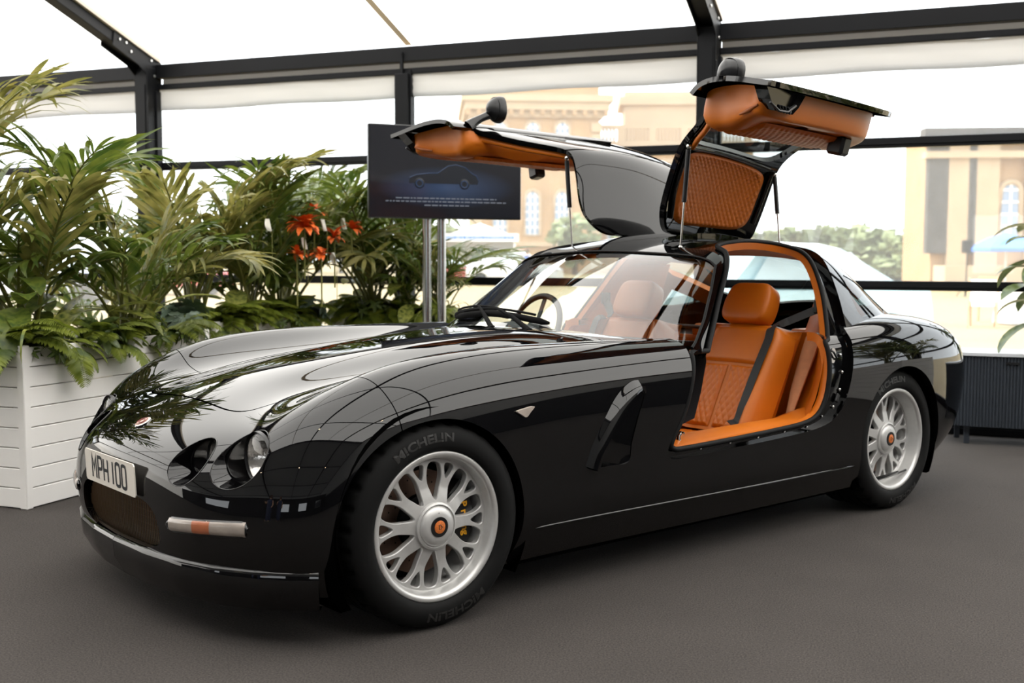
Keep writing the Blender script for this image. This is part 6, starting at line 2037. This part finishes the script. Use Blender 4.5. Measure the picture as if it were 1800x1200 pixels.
# ------------------------------------------------------------------ warm lamps hung from the rafters
M_glow = mat('lit lamp face', rgb(255, 240, 220), 0.5, emit=((1.0, 0.80, 0.55, 1), 40.0))
for i, (a, b) in enumerate([(5.59, -2.2), (.59, -3.2), (-4.41, -2.2), (5.59, -7.6), (.59, -7.6), (-4.41, -7.6)]):
    z = ZR-abs(b-RIDGE_B)*SL-.16
    e = empty('spot_lamp', ab(a, b, z)); tag(e, 'warm spot lamp hanging from a rafter, number %d along the roof' % (i+1), 'lamp', 'rafter lamps')
    e['label'] = 'warm spot lamp on the %s slope, %s rafter' % ('glazed' if b > -5 else 'back', ['rightmost', 'middle', 'palm side'][i % 3])
    mb = MB(); mb.lathe([(.0, .0), (.06, .0), (.075, -.14), (.068, -.14), (.06, -.02), (0, -.02)], 20); mb.build('lamp_housing', M_black, e, smooth=40)
    mb = MB(); mb.lathe([(.066, -.13), (0, -.13)], 20); mb.build('lamp_face', M_glow, e)
    mb = MB(); mb.tube([(0, 0, 0), (0, 0, .08)], .012, 8); mb.build('bracket', M_black, e)
# ------------------------------------------------------------------ outside the windows
HF = Vector((math.sin(YAW), math.cos(YAW), 0)); HR = Vector((math.cos(YAW), -math.sin(YAW), 0)); C0 = Vector((CAM[0], CAM[1], 0))
ZG = -0.10
def op(px, L, z=ZG): return C0+HF*L+HR*((px-900)/F_PX*L)+Vector((0, 0, z))
def om(px, L, turn=0.0, z=ZG):
    """placement frame: x to the right of the view, y away, z up"""
    p = op(px, L, z)
    return Matrix(((HR.x, HF.x, 0, p.x), (HR.y, HF.y, 0, p.y), (0, 0, 1, p.z), (0, 0, 0, 1))) @ Matrix.Rotation(turn, 4, 'Z')
M_lawn = mat('pale dry lawn', rgb(146, 130, 94), 0.95, noise=(0.4, 0.12), bump=(20, 0.3, 0.02))
M_stone = mat('honey limestone', rgb(176, 142, 104), 0.85, noise=(0.7, 0.14), bump=(3, 0.3, 0.02))
M_stone2 = mat('pale limestone trim', rgb(188, 164, 134), 0.85, noise=(0.9, 0.08))
M_stoneg = mat('weathered grey stone', rgb(74, 71, 70), 0.9, noise=(1.5, 0.3))
M_pane = mat('sky reflecting window pane', rgb(132, 150, 176), 0.2, spec=0.8)
M_winbar = mat('white glazing bar', rgb(240, 238, 232), 0.6)
M_leafy = mat('hazy green foliage', rgb(124, 136, 98), 0.9, noise=(0.8, 0.2))
mb = MB()
mb.add([tuple(ab(-180, 4.76, ZG)), tuple(ab(180, 4.76, ZG)), tuple(ab(180, 330, ZG)), tuple(ab(-180, 330, ZG))], [(0, 1, 2, 3)])
tag(mb.build('ground', M_lawn), 'pale dry lawn outside the windows', 'lawn', kind='structure')
def arch_window(e, x, z0, w, h, y, bars=(2, 5), arched=True):
    """window recessed in a facade that faces -y in the local frame"""
    n = 10
    prof = [(x-w/2, z0), (x+w/2, z0)]
    if arched: prof += [(x+w/2*math.cos(a), z0+h-w/2+w/2*math.sin(a)) for a in np.linspace(0, pi, n)]
    else: prof += [(x+w/2, z0+h), (x-w/2, z0+h)]
    MX = Matrix(((1, 0, 0, 0), (0, 0, -1, 0), (0, 1, 0, 0), (0, 0, 0, 1)))
    mb = MB(); mb.prism(prof, -y-.02, -y+.06, M=MX); pn = fix_normals(mb.build('window', M_pane, e))
    mb = MB()
    for i in range(1, bars[0]+1): mb.box(x-w/2+w*i/(bars[0]+1)-.05, x-w/2+w*i/(bars[0]+1)+.05, y-.10, y-.05, z0, z0+h-(w*.12 if arched else 0))
    for i in range(bars[1]+1): mb.box(x-w/2, x+w/2, y-.10, y-.05, z0+(h-w*.4)*i/bars[1]-.05, z0+(h-w*.4)*i/bars[1]+.05)
    mb.build('glazing_bars', M_winbar, pn)
    mb = MB(); pts = [(px_, y-.08, pz_) for px_, pz_ in prof]; mb.tube(pts, .13, 6, closed=True); mb.build('surround', M_stone2, pn)
def palace():
    e = empty('palace_wing'); e.matrix_world = om(940, 100, math.radians(4))
    tag(e, 'honey stone palace wing with arched windows and deep cornice', 'building')
    X0, X1 = -5.4, 5.6
    mb = MB(); mb.box(X0, X1, 0, 14, 0, 14.2); mb.build('wall', M_stone, e)
    for (z0, z1, o_) in ((13.6, 14.2, .35), (14.2, 14.9, .8), (14.9, 15.5, 1.1), (10.0, 10.35, .25), (2.4, 2.8, .25)):
        mb = MB(); mb.box(X0-o_, X1+o_, -o_, 14, z0, z1); mb.build('cornice', M_stone2, e)
    for k in range(14):
        x_ = X0-.5+k*(X1-X0+1)/13; mb = MB(); mb.box(x_-.18, x_+.18, -.75, 0, 13.75, 14.2); mb.build('bracket', M_stone, e)
    mb = MB(); mb.box(X0, X1, .2, 13.8, 15.5, 17.5); mb.build('attic', M_stone, e)
    for x_ in (-3.1, -.25, 2.35):
        arch_window(e, x_, 9.9, 1.35, 3.4, -.02)
        arch_window(e, x_, 3.4, 1.35, 3.9, -.02)
    for x_ in (X0+.25, X1-.25):
        for k in range(13): mb = MB(); mb.box(x_-.45, x_+.45, -.16, .1, .4+k*1.0, 1.2+k*1.0); mb.build('quoin', M_stone2, e)
    r = empty('palace_range'); r.matrix_world = om(1180, 108, math.radians(-3))
    tag(r, 'lower palace range with a stone balustrade behind the near door', 'building')
    mb = MB(); mb.box(-8, 7.5, 0, 12, 0, 12.2); mb.build('wall', M_stone, r)
    for (z0, z1, o_) in ((11.9, 12.4, .5), (10.4, 10.7, .3), (13.6, 13.95, .1)):
        mb = MB(); mb.box(-8-o_, 7.5+o_, -o_, .6, z0, z1); mb.build('cornice', M_stone2, r)
    bal = MB(); bal.lathe([(.10, 0), (.14, .25), (.07, .6), (.12, 1.0), (.12, 1.2)], 8); bme = bal.mesh('baluster', 60)
    for k in range(46):
        if k % 9 in (7, 8):
            if k % 9 == 7: mb = MB(); mb.box(-7.6+k*.33, -7.0+k*.33, -.2, .3, 12.4, 13.7); mb.build('pier', M_stone2, r)
            continue
        o = obj('baluster', bme, M_stone2, r); o.location = (-7.6+k*.33, 0, 12.4)
    for x_ in (-5.6, -2.6, .4, 3.4, 6.0):
        arch_window(r, x_, 8.3, 1.2, 2.0, -.02, (2, 3), False); arch_window(r, x_, 3.0, 1.3, 3.6, -.02)
    mb = MB(); mb.box(-4.5, 3.0, 3, 9, 12.2, 17.5); mb.build('attic_block', M_stone2, r)
    mb = MB(); mb.box(-5.0, 3.5, 2.6, 9.4, 16.2, 17.0); mb.build('attic_cornice', M_stone2, r)
    t = empty('palace_tower'); t.matrix_world = om(1745, 52, math.radians(-6))
    tag(t, 'weathered stone palace tower with grey pilasters beside the blue parasol', 'building')
    mb = MB(); mb.box(-2.7, 6, .5, 6, 0, 7.1); mb.build('wall', M_stone, t)
    for (x0_, x1_, m_) in ((-3.0, -2.1, M_stoneg), (-1.2, -.85, M_stoneg), (-2.1, -1.2, M_stone2), (-.85, .15, M_stone2), (1.35, 1.9, M_stone)):
        mb = MB(); mb.box(x0_, x1_, .1, .7, .3 if m_ is not M_stoneg else 1.6, 7.1); mb.build('pilaster', m_, t)
    mb = MB(); mb.box(-3.2, 6, -.2, .6, 5.95, 6.25); mb.build('string_course', M_stone2, t)
    mb = MB(); mb.box(-3.3, 6, -.3, .7, 6.9, 7.3); mb.build('cornice', M_stoneg, t)
    arch_window(t, .75, 2.3, .95, 2.6, .45, (1, 4))
    mb = MB(); mb.box(-2.6, 6, -1.6, .4, 0, 1.05); mb.build('stone_terrace', M_stone2, t)
palace()
# trees and hedges along the lawn edge
def tree(px, L, w, h, label, seed):
    rd = random.Random(seed)
    e = empty('garden_tree'); e.matrix_world = om(px, L); tag(e, label, 'tree', 'trees along the lawn edge')
    mb = MB(); mb.tube([(0, 0, 0), (0, 0, h*.4)], [.25, .16], 8); mb.build('trunk', M_stoneg, e)
    mb = MB()
    for i in range(170):
        an = rd.uniform(0, 2*pi); u = rd.uniform(-1, 1); rr = (rd.random())**.4
        c = Vector((w/2*rr*math.cos(an)*math.sqrt(1-u*u), w/2*rr*math.sin(an)*math.sqrt(1-u*u), h*.58+h*.42*rr*u))
        s = w*.10*rd.uniform(.6, 1.3)
        R = Matrix.Rotation(rd.uniform(0, 6), 4, 'Z') @ Matrix.Rotation(rd.uniform(0, 6), 4, 'X')
        mb.add([(-s, -s*.6, 0), (s, -s*.6, s*.2), (s*.8, s*.6, 0), (-s*.7, s*.7, s*.25), (0, 0, s*.5)], [(0, 1, 4), (1, 2, 4), (2, 3, 4), (3, 0, 4)], Matrix.Translation(c) @ R)
    tag(mb.build('crown', M_leafy, e), kind='stuff')
k = 0
for (px, L, w, h, lb) in [(1395, 120, 7, 4.6, 'rounded pale tree nearest the pale parked car'), (1450, 118, 6, 5.0, 'pale tree left of the tall garden tree'), (1500, 125, 8, 5.2, 'tallest pale tree in the middle of the lawn edge'), (1560, 120, 7, 4.6, 'pale tree right of the tallest one'), (1612, 112, 6, 4.4, 'pale tree nearest the stone tower'), (1345, 120, 6, 4.5, 'pale tree behind the near door strut'), (1010, 92, 4.5, 4.8, 'shrubby tree at the foot of the palace wing'), (1120, 95, 5, 4.0, 'shrubby tree at the foot of the palace range'), (560, 100, 8, 9, 'tall pale tree seen above the orange flowers'), (600, 96, 6, 8, 'pale tree seen beside the dark screen'), (770, 105, 5, 5, 'pale tree beyond the chrome poles')]:
    k += 1; tree(px, L, w, h, lb, 200+k)
for i, (px, L, w, h, lb) in enumerate([(1420, 60, 3, 1.5, 'low clipped hedge behind the pale car'), (1530, 62, 5, 1.4, 'low clipped hedge in the middle of the lawn'), (1600, 60, 3, 1.6, 'low clipped hedge near the person with the umbrella')]):
    tree(px, L, w, h, lb, 300+i)

# vehicles
def vehicle(px, L, turn, length, width, height, col, label, kind='car'):
    e = empty('parked_car'); e.matrix_world = om(px, L, turn); tag(e, label, 'car', 'cars parked outside')
    m = mat('paint '+label, col, 0.12, coat=.6)
    hw_ = width/2; lo = .28
    secs = [(-.5, .55, .55), (-.47, .66, .60), (-.30, .78, .92), (-.18, .80, 1.0), (-.04, 1.0, 1.0), (.18, 1.0, 1.0), (.33, .84, 1.0), (.46, .80, .95), (.5, .62, .7)]
    belt = height*.62
    P = []
    for (t, hh, ww) in secs:
        zt = belt*min(hh/.8, 1.0) if hh <= .84 else belt
        row = [(t*length, s_*hw_*ww*f, z_) for s_, f, z_ in ((-1, .9, lo), (-1, 1.0, lo+.15), (-1, 1.0, zt*.75), (-1, .93, zt), (0, .0, zt+.05), (1, .93, zt), (1, 1.0, zt*.75), (1, 1.0, lo+.15), (1, .9, lo))]
        P.append(row)
    mb = MB(); mb.grid(P); mb.add(P[0], [tuple(range(9))]); mb.add(P[-1], [tuple(range(9))]); fix_normals(mb.build('body', m, e, smooth=50))
    Q = []
    for (t, z_, ww) in ((-.22, belt-.03, .86), (-.10, height*.95, .70), (.02, height, .70), (.18, height*.985, .68), (.40, belt-.03, .80)):
        Q.append([(t*length, s_*hw_*f*ww, zz) for s_, f, zz in ((-1, 1.12, belt-.04), (-1, 1.0, z_*.97), (0, 0, z_+.03), (1, 1.0, z_*.97), (1, 1.12, belt-.04))])
    mb = MB(); mb.grid(Q); fix_normals(mb.build('cabin', m, e, smooth=50))
    mg = mat('tinted car glass', rgb(214, 228, 234), 0.1)
    for s_ in (-1, 1):
        mb = MB(); mb.add([(-.15*length, s_*hw_*.93, belt+.02), (.33*length, s_*hw_*.92, belt+.02), (.20*length, s_*hw_*.76, height*.93), (-.07*length, s_*hw_*.76, height*.91)], [(0, 1, 2, 3)]); mb.build('side_glass', mg, e)
        for t in (-.31, .31):
            mb = MB(); mb.lathe([(0, -.1), (.2, -.1), (.31, -.09), (.33, -.02), (.33, .08), (0, .08)], 20, 'y', M=T(t*length, s_*hw_*.92, .33)); mb.build('wheel', M_tyre, e, smooth=40)
    for s_ in (-1, 1): mb = MB(); pillow(mb, -.492*length, s_*hw_*.42, belt*.66, .04, .12, .08); mb.build('headlamp', M_frost, e, smooth=60)
    return e
vehicle(1345, 14.5, math.radians(14), 4.1, 1.7, 1.50, rgb(196, 224, 232), 'pale blue car parked just outside behind the tail')
vehicle(905, 55, math.radians(160), 4.6, 1.9, 1.75, rgb(240, 240, 240), 'white car parked by the white gazebo')
vehicle(305, 40, math.radians(10), 4.2, 1.75, 1.3, rgb(200, 60, 50), 'red car seen low between the palms and the post')
vehicle(800, 62, math.radians(185), 4.2, 1.75, 1.35, rgb(170, 60, 55), 'dark red car seen between the chrome poles')
vehicle(60, 30, math.radians(5), 4.8, 1.9, 1.7, rgb(196, 198, 214), 'silver car seen through the leftmost palm')
# white gazebo with blue fascia lettering
gz = empty('white_gazebo'); gz.matrix_world = om(842, 66); tag(gz, 'white gazebo with a blue lettered fascia beyond the chrome poles', 'gazebo')
M_gz = mat('white gazebo cloth', rgb(244, 244, 244), 0.8); M_blue = mat('strong blue print', rgb(50, 120, 190), 0.6)
for (x0_, x1_, y0_, y1_) in ((-2.1, 2.1, 2.9, 3.0), (-2.1, -2.0, 0, 3), (2.0, 2.1, 0, 3)):
    mb = MB(); mb.box(x0_, x1_, y0_, y1_, 0, 2.5); mb.build('side_cloth', M_gz, gz)
mb = MB(); mb.add([(-2.3, -.2, 2.5), (2.3, -.2, 2.5), (2.3, 3.2, 2.5), (-2.3, 3.2, 2.5), (0, 1.5, 3.4)], [(0, 1, 4), (1, 2, 4), (2, 3, 4), (3, 0, 4)]); mb.build('roof', M_gz, gz)
mb = MB(); mb.box(-2.3, 2.3, -.2, -.15, 2.3, 2.75); mb.build('fascia', M_gz, gz)
rd = random.Random(9); mb = MB(); xx = -2.0
while xx < 2.0: l_ = rd.uniform(.08, .2); mb.box(xx, xx+l_, -.22, -.2, 2.42, 2.62); xx += l_+.05
tag(mb.build('fascia_lettering', M_blue, gz), 'blurred blue lettering strip', kind='stuff')
mb = MB(); mb.box(.5, 1.3, 1.0, 1.4, 0, 1.9); mb.build('dark_counter', M_frame, gz)
mb = MB(); pillow(mb, -.3, .6, .7, .2, .2, .7); mb.build('potted_shrub', M_leafy, gz, smooth=60)
# parasols
def parasol(px, L, r, z0, z1, col, label):
    e = empty('parasol'); e.matrix_world = om(px, L); tag(e, label, 'parasol')
    m = mat('canopy '+label, col, 0.7)
    n = 8
    mb = MB()
    ring = [(r*math.cos(2*pi*k/n), r*math.sin(2*pi*k/n), z0) for k in range(n)]
    midr = [(r*.5*math.cos(2*pi*k/n), r*.5*math.sin(2*pi*k/n), z0+(z1-z0)*.62) for k in range(n)]
    low = [(x_, y_, z_-.12) for x_, y_, z_ in ring]
    vs = low+ring+midr+[(0, 0, z1)]
    fs = []
    for k in range(n):
        q = (k+1) % n
        fs += [(k, q, n+q, n+k), (n+k, n+q, 2*n+q, 2*n+k), (2*n+k, 2*n+q, 3*n)]
    mb.add(vs, fs); mb.build('canopy', m, e)
    mb = MB(); mb.tube([(0, 0, 0), (0, 0, z1+.1)], .03, 8); mb.build('pole', M_winbar, e)
    mb = MB(); mb.lathe([(0, .08), (.25, .08), (.28, 0)], 16); mb.build('base', M_stoneg, e)
    return e
parasol(1765, 40, 1.35, 1.72, 2.28, rgb(70, 120, 200), 'blue garden parasol in front of the stone tower')
sp = empty('speaker_on_stand'); sp.matrix_world = om(1697, 40); tag(sp, 'dark loudspeaker on a thin stand beside the blue parasol', 'loudspeaker')
mb = MB(); mb.box(-.16, .16, -.13, .13, 1.55, 2.0, b=.02); mb.build('cabinet', M_frame, sp)
mb = MB(); mb.tube([(0, 0, .02), (0, 0, 1.56)], .025, 8); mb.build('pole', M_frame, sp)
mb = MB()
for q in range(3): mb.tube([(0, 0, .5), (.4*math.cos(q*2.1), .4*math.sin(q*2.1), .01)], .015, 6)
mb.build('tripod', M_frame, sp)
# people (small, far away): one continuous body each
def person(px, L, facing, skin, label, sx=.18):
    e = empty('person'); e.matrix_world = om(px, L, facing); tag(e, label, 'person')
    J = {'pel': (0, 0, .95), 'ch': (0, 0, 1.25), 'nk': (0, .0, 1.46), 'hd': (0, -.02, 1.58), 'tp': (0, -.02, 1.70), 'ls': (-.17, 0, 1.40), 'le': (-.23, .02, 1.14), 'lh': (-.22, -.10, .92), 'rs': (.17, 0, 1.40), 're': (.24, -.06, 1.16), 'rh': (.20, -.22, 1.28), 'lk': (-.10, -.03, .50), 'lf': (-.10, .02, .09), 'lt': (-.10, -.14, .04), 'lp': (-.09, 0, .88), 'rp': (.09, 0, .88), 'rk': (.11, -.02, .50), 'rf': (.12, .05, .09), 'rt': (.12, -.11, .04)}
    E = [('pel', 'ch'), ('ch', 'nk'), ('nk', 'hd'), ('hd', 'tp'), ('ch', 'ls'), ('ls', 'le'), ('le', 'lh'), ('ch', 'rs'), ('rs', 're'), ('re', 'rh'), ('pel', 'lp'), ('lp', 'lk'), ('lk', 'lf'), ('lf', 'lt'), ('pel', 'rp'), ('rp', 'rk'), ('rk', 'rf'), ('rf', 'rt')]
    R = dict(pel=.13, ch=.13, nk=.055, hd=.095, tp=.06, ls=.06, le=.045, lh=.035, rs=.06, re=.045, rh=.035, lk=.06, lf=.045, lt=.035, lp=.09, rp=.09, rk=.06, rf=.045, rt=.035)
    names = list(J); me = bpy.data.meshes.new('body')
    me.from_pydata([J[n_] for n_ in names], [(names.index(a), names.index(b)) for a, b in E], [])
    o = obj('body', me, skin, e)
    sm = o.modifiers.new('skin', 'SKIN'); ss = o.modifiers.new('sub', 'SUBSURF'); ss.levels = 1; ss.render_levels = 1
    for i, n_ in enumerate(names): me.skin_vertices[0].data[i].radius = (R[n_], R[n_])
    me.skin_vertices[0].data[0].use_root = True
    return e
M_skin = mat('light skin', rgb(222, 178, 150), 0.6); M_navy = mat('navy cloth', rgb(58, 66, 96), 0.8); M_whitec = mat('white cloth', rgb(240, 238, 234), 0.8); M_hair = mat('brown hair', rgb(90, 64, 48), 0.7); M_bluec = mat('bright blue cloth', rgb(60, 100, 190), 0.8)
def dress(e, m, rings):
    mb = MB(); P = []
    for (z_, r_) in rings: P.append([(r_*math.cos(a), r_*.75*math.sin(a), z_) for a in np.linspace(0, 2*pi, 18, endpoint=False)])
    mb.grid(P, closed_v=True); return mb.build('garment', m, e, smooth=60)
p1 = person(1650, 72, .4, M_skin, 'person in a dark top and long white skirt under a blue umbrella')
dress(p1, M_whitec, ((.18, .33), (.5, .27), (.8, .2), (1.0, .155), (1.04, .15))); dress(p1, M_navy, ((1.0, .16), (1.15, .165), (1.32, .185), (1.44, .10)))
mb = MB(); pillow(mb, 0, .0, 1.64, .10, .11, .13, k=.9); mb.build('hair', M_hair, p1, smooth=60)
um = empty('umbrella'); um.matrix_world = om(1650, 72) @ Matrix.Translation((.18, -.2, 0)); tag(um, 'open blue umbrella held over the person in the white skirt', 'umbrella')
mb = MB(); mb.lathe([(.75, 1.92), (.6, 2.02), (.35, 2.14), (.0, 2.2)], 16); mb.build('canopy', mat('pale blue umbrella cloth', rgb(130, 160, 214), .7), um, smooth=50)
mb = MB(); mb.tube([(0, 0, 1.2), (0, 0, 2.22)], .012, 6); mb.build('shaft', M_frame, um)
p2 = person(926, 50, 2.6, M_skin, 'person in bright blue standing by the white car')
dress(p2, M_bluec, ((.85, .18), (1.0, .17), (1.2, .175), (1.36, .19), (1.46, .10))); dress(p2, M_navy, ((.06, .15), (.5, .16), (.88, .175)))
mb = MB(); pillow(mb, 0, .0, 1.64, .10, .11, .12, k=.9); mb.build('hair', M_hair, p2, smooth=60)
# wicker chair and white table on the lawn by the tower
wc = empty('wicker_chair'); wc.matrix_world = om(1752, 24, .3); tag(wc, 'tan wicker chair on the lawn beyond the lower rail', 'chair')
M_wick = mat('tan wicker', rgb(214, 160, 112), 0.8, noise=(30, 0.3), bump=(60, 0.8, 0.01))
mb = MB(); mb.box(-.28, .28, -.28, .28, .40, .47, b=.02); mb.build('seat', M_wick, wc)
mb = MB(); mb.box(-.28, .28, .24, .29, .46, .95, b=.02); mb.build('backrest', M_wick, wc)
for (qx, qy) in ((-.25, -.25), (.25, -.25), (-.25, .25), (.25, .25)): mb = MB(); mb.tube([(qx, qy, 0), (qx, qy, .42)], .025, 8); mb.build('leg', M_wick, wc)
for s_ in (-1, 1): mb = MB(); mb.tube([(s_*.28, .26, .68), (s_*.30, -.2, .66), (s_*.27, -.27, .44)], .025, 8); mb.build('armrest', M_wick, wc)
dk_ = empty('deck_chair'); dk_.matrix_world = om(1728, 22, -.4); tag(dk_, 'folding deck chair with a pale sling beside the wicker chair', 'chair')
for s_ in (-1, 1):
    mb = MB(); mb.tube([(s_*.26, -.35, 0), (s_*.26, .35, .95)], .02, 6); mb.build('rail', M_wick, dk_)
    mb = MB(); mb.tube([(s_*.22, .35, 0), (s_*.22, -.3, .5)], .02, 6); mb.build('strut', M_wick, dk_)
P = [[(x_, -.28+.63*t, .42-.55*t*(1-t)*1.2+.5*t) for x_ in (-.24, .24)] for t in np.linspace(0, 1, 9)]
mb = MB(); mb.grid(P); mb.build('sling', M_whitec, dk_, smooth=60)
tb = empty('white_table'); tb.matrix_world = om(1792, 23, .1); tag(tb, 'white draped table at the edge of view beyond the lower rail', 'table')
mb = MB(); mb.box(-.35, .35, -.35, .35, .72, .75, b=.01); mb.build('table_top', M_whitec, tb)
mb = MB(); P = [[(r_*math.copysign(min(1, abs(math.cos(a))*1.3), math.cos(a)), r_*math.copysign(min(1, abs(math.sin(a))*1.3), math.sin(a)), z_) for a in np.linspace(0, 2*pi, 32, endpoint=False)] for z_, r_ in ((.74, .36), (.4, .37), (.03, .40))]
mb.grid(P, closed_v=True); mb.build('drape', M_whitec, tb, smooth=40)

# two visitors standing behind the photographer, seen only as reflections in the wing
for i, (a, b, f_, lb) in enumerate(((-1.2, -5.2, 0.3, 'visitor in dark clothes reflected in the front wing'), (-.5, -5.4, -.2, 'second visitor in dark clothes reflected beside the first'))):
    p_ = person(900, 10, 0, M_skin, lb)
    p_.matrix_world = Matrix.Translation(ab(a, b, 0)) @ Matrix.Rotation(WA+pi+f_, 4, 'Z')
    dress(p_, M_navy, ((.82, .19), (1.0, .18), (1.2, .19), (1.38, .20), (1.47, .10))); dress(p_, M_navy, ((.05, .16), (.5, .17), (.86, .185)))
    mb = MB(); pillow(mb, 0, .0, 1.64, .10, .11, .12, k=.9); mb.build('hair', M_hair, p_, smooth=60)
